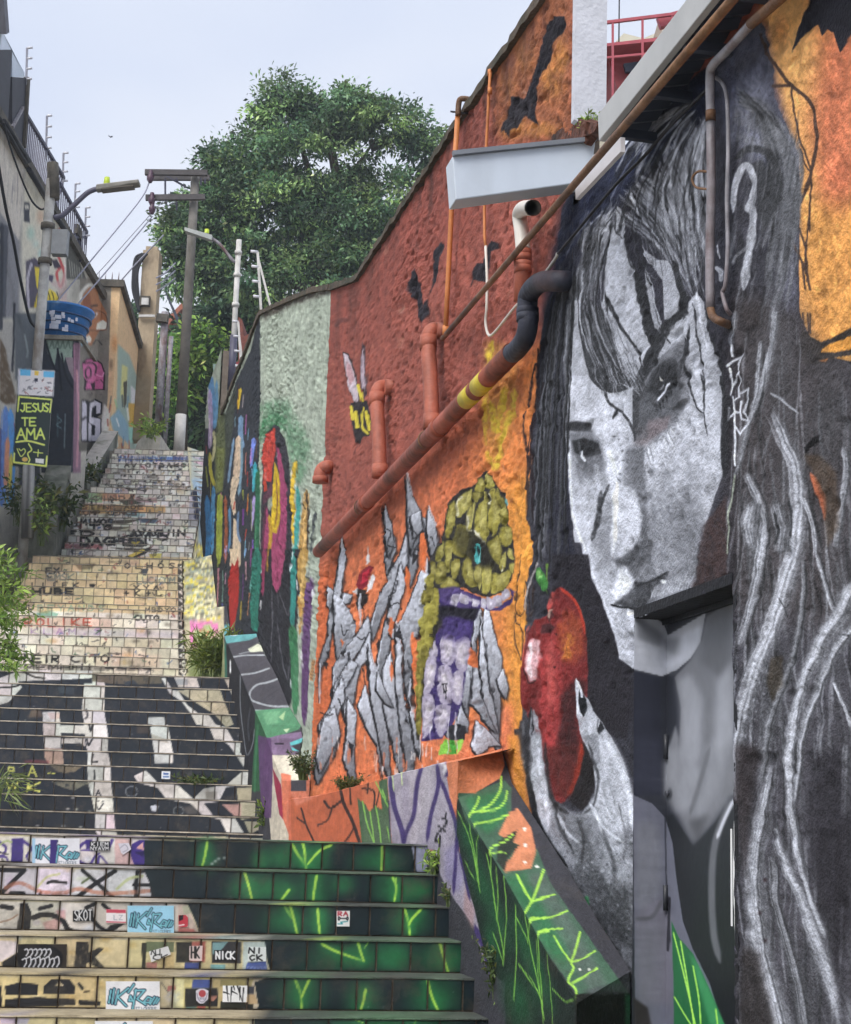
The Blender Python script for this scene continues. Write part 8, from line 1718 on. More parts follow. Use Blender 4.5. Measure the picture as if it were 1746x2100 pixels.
# electric fence standards
M_ALU = mat('aluminium', '9a9aa4',.4,.1,5,.05, metal=.4); M_INS = mat('white_insulator', 'c9c9cf',.4,.05,5,0)
def fence_post(label, top, bot, n, side=1, m=None, d=.10):
    t = thing('fence_standard', label, 'fence post', bot, 'electric fence standards')
    top, bot = Vector(top), Vector(bot)
    po_ = MB().bar(bot, top, .035).build('post', m or M_ALU, t)
    for i in range(n):
        p = top.lerp(bot, i * .75 / max(n - 1,1)); MB().tube([p, p + Vector((d * side, 0,.01))],.022,8).build('insulator', M_INS, po_)
    return t
for (x, y0, y1, lab) in [(165,290,480,'tallest'),(285,700,900,''),(385,925,1090,''),(458,1110,1240,''),(520,1255,1420,'')]:
    i = [165,285,385,458,520].index(x)
    fence_post(['electric fence standard beside the steel frames', 'electric fence standard above the middle of the long railing', 'electric fence standard at the far end of the long railing', 'electric fence standard just above the lamp arm', 'electric fence standard at the far end of the short railing'][i], tx(x, y0), tx(x - 6, y1 + 60),4)
# loose cables
def cable(label, pts, r=.02, m=None, name='cable', group='cables'): return tag(MB().tube(smooth(pts, 8), r, 6).build(name, m or M_CABLE), label, 'cable', group)
cable('black cable sagging from the left wall to the lamp post clamp',[kx(40,70,-7.2), kx(100,300,-7.2), kx(220,640,-7.1), kx(330,880,-7.0),(kx(420,970,-6.9)), kx(480,960,-6.7)],.018)
cable('long black cable running down the left wall behind the sign post',[kx(-20,480,-7.3), kx(60,950,-7.3), kx(140,1300,-7.3), kx(210,1680,-7.3), kx(300,2080,-7.3), kx(360,2190,-7.3)],.03)
# lamp post with sign
lp = thing('lamp_post', 'grey lamp post at the left with a long arm and flat lamp head', 'street lamp',(-6.62,27,5.0))
MB().tube([(-6.62,27,5.0),(-6.62,27,12.25)],.085,14).build('post', mat('pale_grey_post_paint', '9a9a98',.6,.25,6,.15,40, dirt='6a5a4c', dirt_amt=.5), lp)
kz = lambda x, y, d=27: at(x * .19749,237 + y * .19749, d)
MB().tube(smooth([kz(560,1060), kz(650,1035), kz(760,940), kz(900,810), kz(980,770), kz(1040,757)],6),.045,10).build('arm', M_RAILP, lp)
h0, h1 = kz(1005,762), kz(1452,712)
hd = MB(); ax = (h1 - h0).normalized(); up_ = Vector((0,0,1)); sd_ = Vector((0,1,0))
hdo = hd.hexa([h0 - sd_ * .08 - up_ * .05, h1 - sd_ * .12 - up_ * .02, h1 + sd_ * .12 - up_ * .02, h0 + sd_ * .08 - up_ * .05, h0 - sd_ * .08 + up_ * .06, h1 - sd_ * .12 + up_ * .05, h1 + sd_ * .12 + up_ * .05, h0 + sd_ * .08 + up_ * .06]).build('lamp_head', mat('lamp_head_grey', '77746c',.5,.2,5,.05), lp, bevel=.02)
MB().obox((h0 + h1) / 2 - up_ * .045, ax * .28, sd_ * .10, up_ * .012).build('lens', mat('lamp_lens', '5a5448',.2,.1,4,0), hdo)
pc = h0 + ax * .17 + up_ * .07; MB().lathe(pc, [(.0,.13),(.045,.12),(.055,.04),(.055,-.02)],12).build('photocell', mat('lime_photocell', 'b4c832',.4,.1,5,0), hdo)
for z in (11.35,10.72): MB().tube([(-6.62,27, z),(-6.62,27, z + .10)],.12,14).build('clamp', M_DARKC, lp)
MB().obox((-6.38,26.98,11.1),(.13,0,0),(0,.09,0),(0,0,.22)).build('bracket', mat('bracket_grey', '86898c',.5,.15,5,.1), lp)
MB().tube([(-6.55,27,11.9),(-6.62,27,12.55)],.10,14).build('post_cap', M_DARKC, lp)
sg = thing('street_sign', 'black board reading Jesus te ama in lime paint under a scribbled white plate', 'sign',(-6.6,26.85,6.5))
ks = lambda x, y, d=26.86: at(x * .19749,622.1 + y * .19749, d)
M_SIGN = mat_paint('sign_paint',.5,.05,30,.4,.06)
def board(name, pts, parent, nu, nv):
    a, b, c, d = [np.array(ks(*p)) for p in pts]; u = np.linspace(0,1, nu)[None, :, None]; v = np.linspace(0,1, nv)[:, None, None]
    P = (a * (1 - u) + b * u) * (1 - v) + (d * (1 - u) + c * u) * v; grid_mesh(name, P, LF, M_SIGN, parent)
    MB().prism([Vector(p) + Vector((0,.004,0)) for p in (a, b, c, d)],(0,.03,0)).build(name + '_back', M_GREYP, parent)
board('white_plate',[(213,685),(568,712),(545,962),(200,950)], sg, 64,54); board('black_board',[(192,962),(540,985),(490,1700),(138,1665)], sg, 90,150)
MB().tube([ks(300,1690,26.9), ks(285,2440,26.9)],.10,12).build('lower_post', mat_paint('post_paint',.7,.2,40,.3,.1), sg, paint=lambda V: np.where(RNG.random((len(V),1)) < .5,.62,.35) * np.ones((1,3)))
# tank and its block
tb = thing('tank_block', 'dark painted block with jagged black spikes carrying the blue tank', 'block',(-7.0,30.2,5.4))
q0, q1 = at(90,800,30.2), at(157,800,30.2); zt2 = at(120,698,30.2).z
X_, Z_ = np.meshgrid(np.linspace(q0.x - .4, q1.x, 90), np.linspace(zt2,5.4,190)); grid_mesh('front_face', np.stack([X_, np.full_like(X_, 30.2), Z_],-1), LF, M_LEFT, tb)
Y_, Z_ = np.meshgrid(np.linspace(30.2,31.5,20), np.linspace(zt2,5.4,150)); grid_mesh('side_face', np.stack([np.full_like(Y_, q1.x), Y_, Z_],-1), LF, M_LEFT, tb)
MB().box((q0.x - .45,30.1, zt2),(q1.x + .06,31.6, zt2 + .08)).build('slab', M_CONC, tb)
bt = thing('water_tank', 'round blue plastic water tank with splashes of paint', 'tank',(0,0,0)); tc_ = at(121,690,30.75); tc_.z = zt2 + .09; bt.location = tc_
M_BLUE = mat('blue_tank_plastic', '2a72b8',.4,.2,4,.1,30, dirt='9fc4dc', dirt_amt=.12)
shl = MB().lathe(tc_, [(0.01,0),(.46,0),(.475,.12),(.51,.13),(.52,.30),(.555,.31),(.565,.46),(.60,.47),(.61,.60),(.65,.61),(.65,.66),(.60,.665),(.57,.64),(.3,.70),(.01,.72)],48).build('shell', M_BLUE, bt)
for z, r in ((.14,.525),(.31,.565),(.47,.61)): MB().lathe(tc_ + Vector((0,0, z)),[(r - .03,-.02),(r, -.012),(r, .012),(r - .03,.02)],48).build('hoop', mat('dark_blue_hoop', '17406e',.4,.2,5,.1), shl)
for k in range(26):
    a = RNG.uniform(-2.6,-.6); z = RNG.uniform(.15,.45); r = .478 + z * .27 + .012; p = tc_ + Vector((r * math.cos(a), r * math.sin(a), z)); t_ = Vector((-math.sin(a), math.cos(a),0))
    MB().obox(p, t_ * RNG.uniform(.02,.06), Vector((math.cos(a), math.sin(a),0)) * .004, Vector((0,0, RNG.uniform(.015,.05)))).build('paint_splash', mat('white_splash', 'cfd4e2',.6,.1,5,0), bt)
# concrete block and its long wall
cb = thing('concrete_wall', 'grey concrete wall end with a painted portrait, pink bubble and silver letters', 'wall',(-7.5,36,8))
a0, a1 = at(133,590,36), at(247,590,36); zc = a1.z; c1 = at(306,792,44.3)
X_, Z_ = np.meshgrid(np.linspace(a0.x - .4, a1.x, 150), np.linspace(zc, 8.2,300)); grid_mesh('front_face', np.stack([X_, np.full_like(X_, 36), Z_],-1), LF, M_LEFT, cb)
t_ = np.linspace(0,1,120)[None, :]; Z_ = np.linspace(zc, 8.2,300)[:, None] + 0 * t_; grid_mesh('side_face', np.stack([a1.x + (c1.x - a1.x) * t_ + 0 * Z_, 36 + 8.3 * t_ + 0 * Z_, Z_],-1), LF, M_LEFT, cb)
MB().hexa([(a0.x - .5,35.9, zc),(a1.x + .10,35.9, zc),(c1.x + .10,44.4, zc),(a0.x - .5,44.4, zc),(a0.x - .5,35.9, zc + .16),(a1.x + .10,35.9, zc + .16),(c1.x + .10,44.4, zc + .16),(a0.x - .5,44.4, zc + .16)]).build('coping', M_DARKC, cb)
for k in range(8): 
    x = a0.x + .15 + k * .15; MB().tube([(x, 36.05, zc + .15),(x, 36.05, zc + .38)],[.02,.004],6).build('spike', M_GREYP, cb)
# left-hand ramps beside the flights
M_RAMPW = mat('pale_ramp_plaster', 'bdb8ae',.8,.15,6,.4,40, dirt='7a7a66', dirt_amt=.4); M_RAMP = mat('mossy_grey_plaster', '7d7d74',.9,.3,5,.5,40, dirt='3c4430', dirt_amt=.6)
def ramp(label, p, q, w, top, side, drop):
    t = thing('side_ramp', label, 'ramp', p, 'sloping side walls left of the stairs'); p, q = Vector(p), Vector(q); l = Vector((-w, 0,0)); dz_ = Vector((0,0,-drop))
    MB().add([p, q, q + l, p + l],[(0,1,2,3)]).build('top', top, t)
    MB().add([p, p + dz_, q + dz_, q, p + l, p + l + dz_, q + l, q + l + dz_],[(0,1,2,3),(0,4,5,1),(4,6,7,5),(3,2,7,6)] if False else [(0,1,2,3),(4,5,1,0)]).build('side', side, t); return t
ramp('pale topped side wall running up beside the topmost flight', at(180,987,32.6), at(243,884,36.0),.35, M_RAMPW, M_RAMP, 2.0)
ramp('mossy grey side wall beside the long white flight', at(112,1085,28.4), at(147,955,30.15),.45, M_RAMP, M_RAMP, 2.2)
tag(MB().prism([at(x, y, 38) for x, y in [(276,925),(283,905),(300,890),(330,893),(327,925)]],(0,1.5,0)).build('low_curb', M_RAMPW),'low pale curb at the head of the stairs left of the white pole', 'curb')
# ------------------------------------------------------------------ poles, wires and trees behind
M_POLE = mat('concrete_pole', '6c6862',.8,.2,5,.3,40, dirt='4a463e', dirt_amt=.4); M_BEIGE = mat('beige_concrete_post', 'a8967c',.8,.12,5,.3,40, dirt='6a5c4c', dirt_amt=.3); M_PWH = mat('white_pole_paint', 'c4c2be',.7,.12,6,.2,40, dirt='8a847a', dirt_amt=.3); M_WOOD = mat('grey_wood_arm', '4e4a4a',.8,.25,8,.2)
up = thing('utility_pole', 'tall grey utility pole with crossarms, its foot painted white', 'utility pole', at(367,925,37))
b0, t0 = at(367,928,37), at(388,350,37); t0.x = b0.x; t0.y = 37
MB().tube([b0, b0.lerp(t0,.13)],[.13,.125],16).build('white_base', M_PWH, up); MB().tube([b0.lerp(t0,.13), t0],[.122,.10],16).build('shaft', M_POLE, up)
kx2 = lambda x, y, d=37: at(x * .33932, y * .33932, d)
for (xa, ya, xb, yb, dd) in [(878,1042,1255,1046,36.8),(890,1074,1268,1074,37.3),(882,1195,1240,1192,36.8)]: MB().bar(kx2(xa, ya, dd), kx2(xb, yb, dd),.10,.13).build('crossarm', M_WOOD, up)
for (xa, ya, xb, yb) in [(1000,1060,1125,1130),(1000,1075,1000,1190),(1065,1075,1075,1100),(1215,1075,1215,1120),(1240,1080,1240,1110),(1068,1195,1068,1270),(1000,1190,1005,1230)]: MB().bar(kx2(xa, ya), kx2(xb, yb),.04).build('brace', M_RAILP, up)
for (x, y) in [(910,1080),(918,1215),(920,1270)]:
    p = kx2(x, y, 36.7); MB().lathe(p, [(.01,.22),(.05,.2),(.05,.1),(.08,.06),(.08,-.02),(.04,-.1)],10).build('insulator', mat('brown_insulator', '4a3040',.4,.1,5,0), up)
M_WIRE = mat('grey_wire', '8a8a98',.5,.1,5,0)
wires = [('upper sloping wire from the top crossarm to the left',[(905,1100,37),(840,1220,36),(530,1600,33.5),(300,1880,31)]),('second sloping wire from the lower crossarm to the left',[(920,1310,37),(610,1680,34),(400,1920,32)]),('third sloping wire passing behind the beige post',[(990,1420,38),(800,1620,38),(700,1735,38),(560,1900,38)]),('thin wire to the left beside the upper sloping wire',[(1000,1200,38),(880,1330,38),(640,1600,38),(400,1860,38)])]
for lab, pts in wires: cable(lab, [kx2(*p) for p in pts],.018 if 'thin' not in lab else .010, M_WIRE, 'overhead_wire', 'overhead wires')
for k in range(3): cable(['topmost short wire from the beige post to the tree', 'middle short wire from the beige post to the tree', 'lowest short wire from the beige post to the tree'][k],[kx2(945,1680 + k * 40,40), kx2(1000,1650 + k * 40,41), kx2(1060,1590 + k * 46,42)],.02, M_WIRE, 'overhead_wire', 'overhead wires')
bpst = thing('beige_post', 'square beige concrete post with looping black cables and a small floodlight', 'post', at(300,900,41))
pb, pt = at(300,905,41), at(303,518,41); pt.x = pb.x = (pb.x + pt.x) / 2
MB().box((pb.x - .22,40.8, pb.z),(pb.x + .20,41.3, pt.z)).build('shaft', M_BEIGE, bpst); MB().box((pb.x - .16,40.85, pt.z),(pb.x + .14,41.25, pt.z + .12)).build('cap', M_BEIGE, bpst)
MB().obox(at(298,618,40.7),(.13,0,0),(0,.06,0),(0,0,.13)).build('floodlight', M_DARKC, bpst); MB().obox(at(298,618,40.62),(.09,0,0),(0,.02,0),(0,0,.09)).build('lens', M_PWH, bpst); MB().bar(at(285,648,40.7), at(318,648,40.7),.06).build('clip', M_PWH, bpst)
for k in range(4): MB().tube(smooth([at(293 + k * 3,520,40.7), at(278 + k * 3,530 + k * 4,40.7), at(273 + k * 3,570,40.7), at(274 + k * 4,600 + k * 8,40.7), at(286,640,40.7)],6),.035,6).build('cable_loop', M_CABLE, bpst)
for (x0, y0, x1, y1, w, lab, m) in [(322,880,326,640,.16,'thin grey post right beside the beige post', M_GREYP),(337,882,341,690,.10,'slim grey post between the beige post and the utility pole', M_GREYP)]:
    p, q = at(x0, y0 + 40,40), at(x1, y1,40); q.x = p.x; tag(MB().tube([p, q], w * .6,10).build('slim_post', m), lab, 'post')
tag(MB().bar(at(322,652,39.9), at(345,655,39.9),.22,.2).build('junction_box', M_DARKC),'dark junction box beside the beige post', 'box')
tag(MB().prism([at(x, y, 39) for x, y in [(337,595),(342,600),(366,650),(363,660)]],(0,.1,0)).build('slanted_panel', M_SHEET),'thin dark slanted panel left of the utility pole', 'panel')
# second lamp
l2 = thing('lamp_post', 'slim lamp post behind the black wall with its arm reaching left', 'street lamp', at(478,760,32)); p, q = at(474,800,32), at(484,492,32); q.x = p.x
MB().tube([p, q],.055,12).build('post', M_PWH, l2); MB().tube([p, p.lerp(q, .36)],.075,12).build('dark_sleeve', M_RAILP, l2)
MB().tube(smooth([at(482,538,32), at(470,525,32), at(450,500,32), at(434,489,32)],6),.035,10).build('arm', M_GREYP, l2)
h0, h1 = at(436,489,32), at(380,474,32)
MB().hexa([h0 + Vector((0,-.08,-.06)), h1 + Vector((0,-.1,-.02)), h1 + Vector((0,.1,-.02)), h0 + Vector((0,.08,-.06)), h0 + Vector((0,-.08,.05)), h1 + Vector((0,-.1,.05)), h1 + Vector((0,.1,.05)), h0 + Vector((0,.08,.05))]).build('lamp_head', mat('pale_lamp_head', 'a4a8a4',.5,.1,5,.05), l2)
MB().lathe(h0 + Vector((-.12,0,.1)),[(0,.1),(.045,.09),(.05,0)],10).build('photocell', _mats['lime_photocell'], l2)
for z in (.55,.75,.9): c = p.lerp(q, z); MB().tube([c, c + Vector((0,0,.08))],.075,12).build('clamp', M_PWH, l2)
fp = fence_post('white electric fence standard with a brace on the green wall top', at(529,517,22.3), at(536,640,22.3),4,-1, M_PWH); MB().bar(at(530,530,22.3), at(556,632,22.3),.03).build('brace', M_PWH, fp)
fp = fence_post('lower white electric fence standard beyond the black wall', at(489,660,27), at(497,782,27),4,-1, M_PWH); MB().bar(at(489,668,27), at(503,790,27),.03).build('brace', M_PWH, fp)
fp = fence_post('short white electric fence standard by the blue wall end', at(458,752,30), at(462,830,30),3,-1, M_PWH)
tag(MB().prism([at(x, y, 31) for x, y in [(437,746),(460,746),(466,800),(440,820)]],(0,.04,0)).build('wire_panel', mat('pale_green_glass', '7f9488',.3,.1,5,0)),'greenish glass panel at the blue wall end', 'panel')
tag(MB().prism([at(x, y, 29.5) for x, y in [(449,805),(480,798),(478,812),(463,848),(458,846)]],(0,.6,0)).build('pale_block', M_RAMPW),'pale block wedged between the blue and black wall ends', 'block')
hb = thing('brick_house', 'reddish brick house end behind the black wall', 'house', at(490,760,38)); MB().prism([at(x, y, 38) for x, y in [(489,650),(497,655),(500,690),(520,680),(520,800),(470,800),(470,745),(489,750)]],(0,2,0)).build('wall', mat('brick_wall', '7a4a40',.9,.25,12,.4,30), hb); MB().prism([at(x, y, 37.9) for x, y in [(468,742),(492,742),(492,748),(468,748)]],(0,2.2,0)).build('roof', M_MAR, hb)
hh = thing('far_house', 'far house with an orange pink wall and roof among the trees', 'house', at(370,720,62)); MB().prism([at(x, y, 62) for x, y in [(330,690),(345,655),(370,632),(425,640),(440,760),(325,760)]],(0,4,0)).build('wall', mat('salmon_wall', 'b08a70',.9,.15,3,.2), hh); MB().prism([at(x, y, 61.5) for x, y in [(322,690),(345,650),(372,622),(432,634),(434,644),(372,634),(350,660),(328,698)]],(0,5,0)).build('roof', mat('salmon_roof', '9a5f4c',.9,.2,6,.3), hh)
# ------------------------------------------------------------------ trees
def leaf_mat(name, dark, light):
    if name in _mats: return _mats[name]
    m = bpy.data.materials.new(name); m.use_nodes = True; nt = m.node_tree; N = nt.nodes; L = nt.links; b = N['Principled BSDF']; b.inputs['Roughness'].default_value = .5; b.inputs['Specular IOR Level'].default_value = .35
    a = N.new('ShaderNodeAttribute'); a.attribute_name = 'Paint'; L.new(a.outputs['Color'], b.inputs['Base Color'])
    tr = N.new('ShaderNodeBsdfTranslucent'); sc_ = N.new('ShaderNodeVectorMath'); sc_.operation = 'SCALE'; sc_.inputs['Scale'].default_value = 1.2; L.new(a.outputs['Color'], sc_.inputs[0]); L.new(sc_.outputs['Vector'], tr.inputs['Color'])
    mx = N.new('ShaderNodeMixShader'); mx.inputs['Fac'].default_value = .25; L.new(b.outputs['BSDF'], mx.inputs[1]); L.new(tr.outputs['BSDF'], mx.inputs[2]); L.new(mx.outputs['Shader'], N['Material Output'].inputs['Surface'])
    _mats[name] = m; return m
def leaves(name, C, Nn, size, cols, parent, droop=.5, aspect=2.4, m=None):
    """C centres, Nn outward directions: one folded rhombus per leaf"""
    n = len(C); d = Nn + RNG.normal(0,.7,(n, 3)); d[:, 2] -= droop; d /= np.linalg.norm(d, axis=1, keepdims=True)
    r = RNG.normal(0,1,(n, 3)); w = np.cross(d, r); w /= np.linalg.norm(w, axis=1, keepdims=True) + 1e-9
    l = (size * RNG.uniform(.6,1.3, n))[:, None]
    A = C; B = C + d * l * .5 + w * l / aspect * .5; D_ = C + d * l * .5 - w * l / aspect * .5; E_ = C + d * l; E_[:, 2] -= (l * .12)[:, 0]
    V = np.stack([A, B, E_, D_],1).reshape(-1,3); Q = np.arange(4 * n).reshape(n, 4)
    me = np_mesh(name, V, Q, np.repeat(cols, 4, axis=0), False); me.materials.append(m or leaf_mat('leaf',0,0)); return link(name, me, parent)
def clumps(lobes, n_cl, per, spread, size, greens, parent, droop=.5, shell=.45, gaps=(), aspect=2.4, name='crown'):
    """lobes: (centre, radii); clumps of leaves fill their shells"""
    W_ = np.array([r[0] * r[1] * r[2] for c, r in lobes]) ** .67; W_ /= W_.sum(); Cs = []; Ns = []; Gs = []
    for i in range(n_cl):
        c, r = lobes[RNG.choice(len(lobes), p=W_)]
        d = RNG.normal(0,1,3); d /= np.linalg.norm(d); rad = RNG.uniform(shell, 1) ** .5
        cc = np.array(c) + d * np.array(r) * rad
        u, v = trace(cc[None, :])
        if any(((u[0] - gx) / gr) ** 2 + ((v[0] - gy) / gh) ** 2 < RNG.uniform(.3,1.1) for gx, gy, gr, gh in gaps): continue
        k = int(per * RNG.uniform(.3,1.7)); o = np.clip(RNG.normal(0,1,(k, 3)),-1.7,1.7) * np.array([spread, spread, spread * .55]) * RNG.uniform(.7,1.3)
        Cs.append(cc + o); Ns.append(np.tile(d * .6 + [0,0,.35],(k, 1)) + o / spread * .3); g = np.array(hexc(greens[RNG.integers(len(greens))])) * RNG.uniform(.55,1.45)
        Gs.append(np.clip(g[None, :] * (1 + RNG.normal(0,.13,(k, 1))) + RNG.normal(0,.012,(k, 3)),.02,1))
    return leaves(name, np.vstack(Cs), np.vstack(Ns), size, np.vstack(Gs), parent, droop, aspect)
M_BARK = mat('bark', '4a4036',.9,.35,8,.7,30)
def branch(parent, pts, r0, r1, n=9): P = smooth(pts, 5); k = len(P); MB().tube(P, [r0 + (r1 - r0) * i / (k - 1) for i in range(k)], n).build('limb', M_BARK, parent)
TY = 46.0
def tl(x, y, d=TY): return np.array(at(x, y, d))
def lobe(x, y, w, h, d=TY, dep=None): c = tl(x, y, d); s = d / CAM_F; return (c, (w * s, (dep or w * .8) * s, h * s))
tr = thing('leafy_tree', 'large dense green tree behind the wall, the biggest in view', 'tree', at(640,900, TY))
trunk = MB().tube(smooth([tl(640,1000), tl(640,800), tl(650,640), tl(660,520)],6),[.45] * 18 + [.35],12) if False else None
P_ = smooth([tl(640,1000), tl(640,800), tl(650,640), tl(660,520)],6); MB().tube(P_, [.5 - .2 * i / (len(P_) - 1) for i in range(len(P_))],14).build('trunk', M_BARK, tr)
for q in [[(655,540),(580,420),(500,340)],[(655,540),(700,400),(760,300)],[(650,600),(540,560),(440,520)],[(655,520),(640,380),(600,240)],[(660,560),(760,460),(840,400)],[(700,400),(680,300),(690,220)],[(580,420),(540,320),(560,230)],[(760,300),(820,280),(870,270)]]: branch(tr, [tl(*p) for p in q],.18,.04)
LB = [lobe(590,250,80,70), lobe(690,235,95,60), lobe(790,265,90,70), lobe(870,300,55,65), lobe(510,330,90,80), lobe(440,440,85,90), lobe(560,430,110,100), lobe(680,440,120,100), lobe(800,420,100,90), lobe(420,540,70,70), lobe(520,560,110,80), lobe(640,580,120,80), lobe(740,540,100,80), lobe(577,172,16,26), lobe(470,350,60,80), lobe(640,330,130,90), lobe(390,500,50,60), lobe(540,210,30,40), lobe(375,470,46,70), lobe(365,560,40,60), lobe(610,210,60,40), lobe(740,220,60,36)]
GREEN = ['5a7350', '506b4c', '6a8358', '789460', '4a634c', '88a066', '5f7a5a']
clumps(LB, 1050,100,.24,.17, GREEN, tr, .6,.35, gaps=[(690,335,60,28),(740,300,40,24),(590,330,36,30),(800,330,40,26),(520,400,22,20),(640,360,40,22),(470,480,16,16),(600,500,14,12),(860,330,20,16)])
def small_tree(label, lobes, n_cl, base, d, greens, size=.26, name='leafy_tree', spread=.3, per=50):
    t = thing(name, label, 'tree', at(*base, d)); b = tl(*base, d); c = np.mean([l[0] for l in lobes], axis=0)
    MB().tube([b, b * .4 + c * .6 , c],[.22,.16,.08],9).build('trunk', M_BARK, t); clumps(lobes, n_cl, per, spread, size, greens, t, .5,.3); return t
DG = ['465e46', '50684c', '3c5240', '5c7650']; YG = ['7d9a4a', '8fae55', '688a42', '55783c']
small_tree('dark tree behind the utility pole at the head of the stairs',[lobe(400,720,50,80,52), lobe(350,800,50,90,52), lobe(420,830,60,100,52), lobe(370,900,60,60,52), lobe(450,690,50,70,52)],330,(390,990),52, DG)
small_tree('yellow green tree right of the beige post',[lobe(400,740,34,50,49), lobe(345,735,26,40,49), lobe(415,700,30,30,49), lobe(350,800,26,40,49)],90,(370,930),49, YG, .24)
small_tree('small dark tree left of the beige post',[lobe(262,665,26,40,56), lobe(275,730,26,60,56), lobe(250,700,20,30,56)],90,(268,900),56, DG, .28)
small_tree('dark tree behind the lamp post and black wall',[lobe(500,640,50,60,50), lobe(460,640,40,60,50), lobe(440,720,30,60,50), lobe(455,820,40,100,50)],190,(470,990),50, DG)
small_tree('broad dark tree closing the view above the top steps',[lobe(330,860,60,80,60), lobe(400,880,70,80,60), lobe(300,820,40,60,60), lobe(460,860,50,90,60)],260,(390,1000),60, DG, .36, spread=.42)
bd = MB(); bp0 = at(226,280,60); bd.add([bp0, bp0 + Vector((.09,0,.04)), bp0 + Vector((.1,.03,-.01)), bp0 + Vector((-.05,0,.07)), bp0 + Vector((-.07,.03,.03)), bp0 + Vector((.02,.02,-.04))],[(0,1,2,5),(0,5,4,3)]); tag(bd.build('bird', M_CABLE),'tiny dark bird flying in the open sky', 'bird')
# ------------------------------------------------------------------ plants
def shoots(name, label, base, h, w, n, greens, size, droop=.4, aspect=3.0, cat='plant', up_=.8, group='weeds on the steps and ledges'):
    t = thing(name, label, cat, base, group); b = np.array(base); st_ = MB(); C = []; Nn = []
    for i in range(n):
        a = RNG.uniform(0,6.28); tip = b + np.array([math.cos(a) * w * RNG.uniform(.2,1), math.sin(a) * w * RNG.uniform(.2,1), h * RNG.uniform(.5,1)]); md = (b + tip) / 2 + np.array([0,0, h * .1])
        q0 = b + np.array([math.cos(a), math.sin(a),0]) * w * .3 * RNG.random(); st_.tube([q0, md, tip],[.004,.003,.002],4, cap=False)
        for k in range(9): f = .25 + .75 * k / 8; p = (q0 * (1 - f) + tip * f) + np.array([0,0, h * .1 * 4 * f * (1 - f)]); C.append(p + RNG.normal(0, size * .2,3)); Nn.append([math.cos(a) * .5, math.sin(a) * .5, up_])
    st_.build('stems', mat('green_stem', '5a6a38',.7,.2,8,0), t); C = np.array(C); g = np.array([hexc(greens[RNG.integers(len(greens))]) for _ in C]) * RNG.uniform(.75,1.2,(len(C),1)); leaves('foliage', C, np.array(Nn), size, g, t, droop, aspect); return t
IVY = ['4a5a34', '3a4a2c', '5d6f3e', '6a6a3c']; LG = ['8fa84e', 'a4bc5c', '7a9a48']
shoots('weed', 'yellowish weed on the top green step beside the drape', at(889,1796,8.9),.16,.07,12, LG, .045)
shoots('weed', 'small dark weed on the second green step from the top', at(918,1862,8.62),.13,.05,10, IVY, .035)
shoots('ivy', 'tall dark ivy growing at the right end of the lowest steps', at(1023,2078,7.75),.32,.08,40, IVY, .04)
shoots('ivy', 'dark ivy on the mortar at the right end of the fifth step', at(1012,2000,7.9),.16,.10,16, IVY, .035)
shoots('ivy', 'dark ivy patch on the ledge left of the grey lettering', on_wall(622,1600,.1),.26,.16,60, IVY, .04)
shoots('ivy', 'dark ivy tuft on the parapet under the grey lettering', on_wall(708,1624,.2),.12,.16,40, IVY, .035)
shoots('weed', 'green weed at the right end of the black and white flight', at(549,1712,17.0),.34,.12,22, LG + IVY, .08)
shoots('weed', 'low weed on a black step under the white cross shape', at(405,1612,18.0),.10,.35,20, IVY, .07)
for i, (x, y) in enumerate([(418,1388),(440,1392),(455,1385)]): shoots('grass_clump',['grass clump at the left of the gutter foot', 'grass clump in the middle of the gutter foot', 'grass clump against the ledge at the gutter foot'][i], at(x, y, 21.9),.55,.28,34,['7d8a44', '8f9a50', '667a3c'],.22,.1,9)
shoots('weed', 'weeds at the foot of the pale side wall', at(165,1000,32.0),.6,.5,30, IVY, .16); shoots('weed', 'weeds along the mossy side wall', at(120,1090,29.0),.9,.4,34, IVY, .18); shoots('weed', 'weeds beside the pole at the stair head', at(310,900,37.0),.5,.5,24, LG, .16)
shoots('weed', 'green weed by the eaves on the broken masonry', on_wall(1208,285,-.05),.14,.06,14, LG, .04); shoots('shrub', 'leafy shrub behind the lower sign post', at(84,1120,26.4),1.0,.2,26, LG + IVY, .13, cat='shrub', group='shrubs on the left'); shoots('shrub', 'dark shrub under the sign beside the wall', at(40,1080,27.8),.9,.35,30, IVY, .13, cat='shrub', group='shrubs on the left')
# feathery shrub at the left edge
fs_ = thing('feathery_shrub', 'bright feathery leaved shrub at the left edge of the picture', 'shrub', at(-30,1420,20.8)); C = []; Nn = []; st_ = MB(); Gc = []
for i in range(56):
    o = np.array(at(RNG.uniform(-80,-8), RNG.uniform(1120,1400),20.8 + RNG.normal(0,.3))); a = RNG.normal(.1,.5); L0 = RNG.uniform(.35,.75); up0 = RNG.uniform(.05,.5)
    d = np.array([math.cos(a), RNG.normal(0,.4), up0]); pts = [o + d * L0 * f + np.array([0,0,-.35 * L0 * f * f]) for f in np.linspace(0,1,8)]; st_.tube(pts, .006,4, cap=False); gcol = hexc(['93b04e', 'a9c463', '7a9a44', '6a8a3c'][i % 4]) * RNG.uniform(.8,1.15)
    for f in np.linspace(.1,1,14):
        p = o + d * L0 * f + np.array([0,0,-.35 * L0 * f * f])
        for sgn in (-1,1): C.append(p + RNG.normal(0,.01,3)); Nn.append([d[0] * .6, sgn * .5, sgn * .8]); Gc.append(gcol * RNG.uniform(.85,1.1))
st_.build('stems', _mats['green_stem'], fs_); leaves('foliage', np.array(C), np.array(Nn),.13, np.array(Gc), fs_, .1,3.6)
shoots('spiky_plant', 'spiky grass plant hanging over the black steps at the left edge', at(-14,1640,17.0),.3,.3,12,['8a9a5c', '6a7a48'],.26,.2,14, up_=.3)
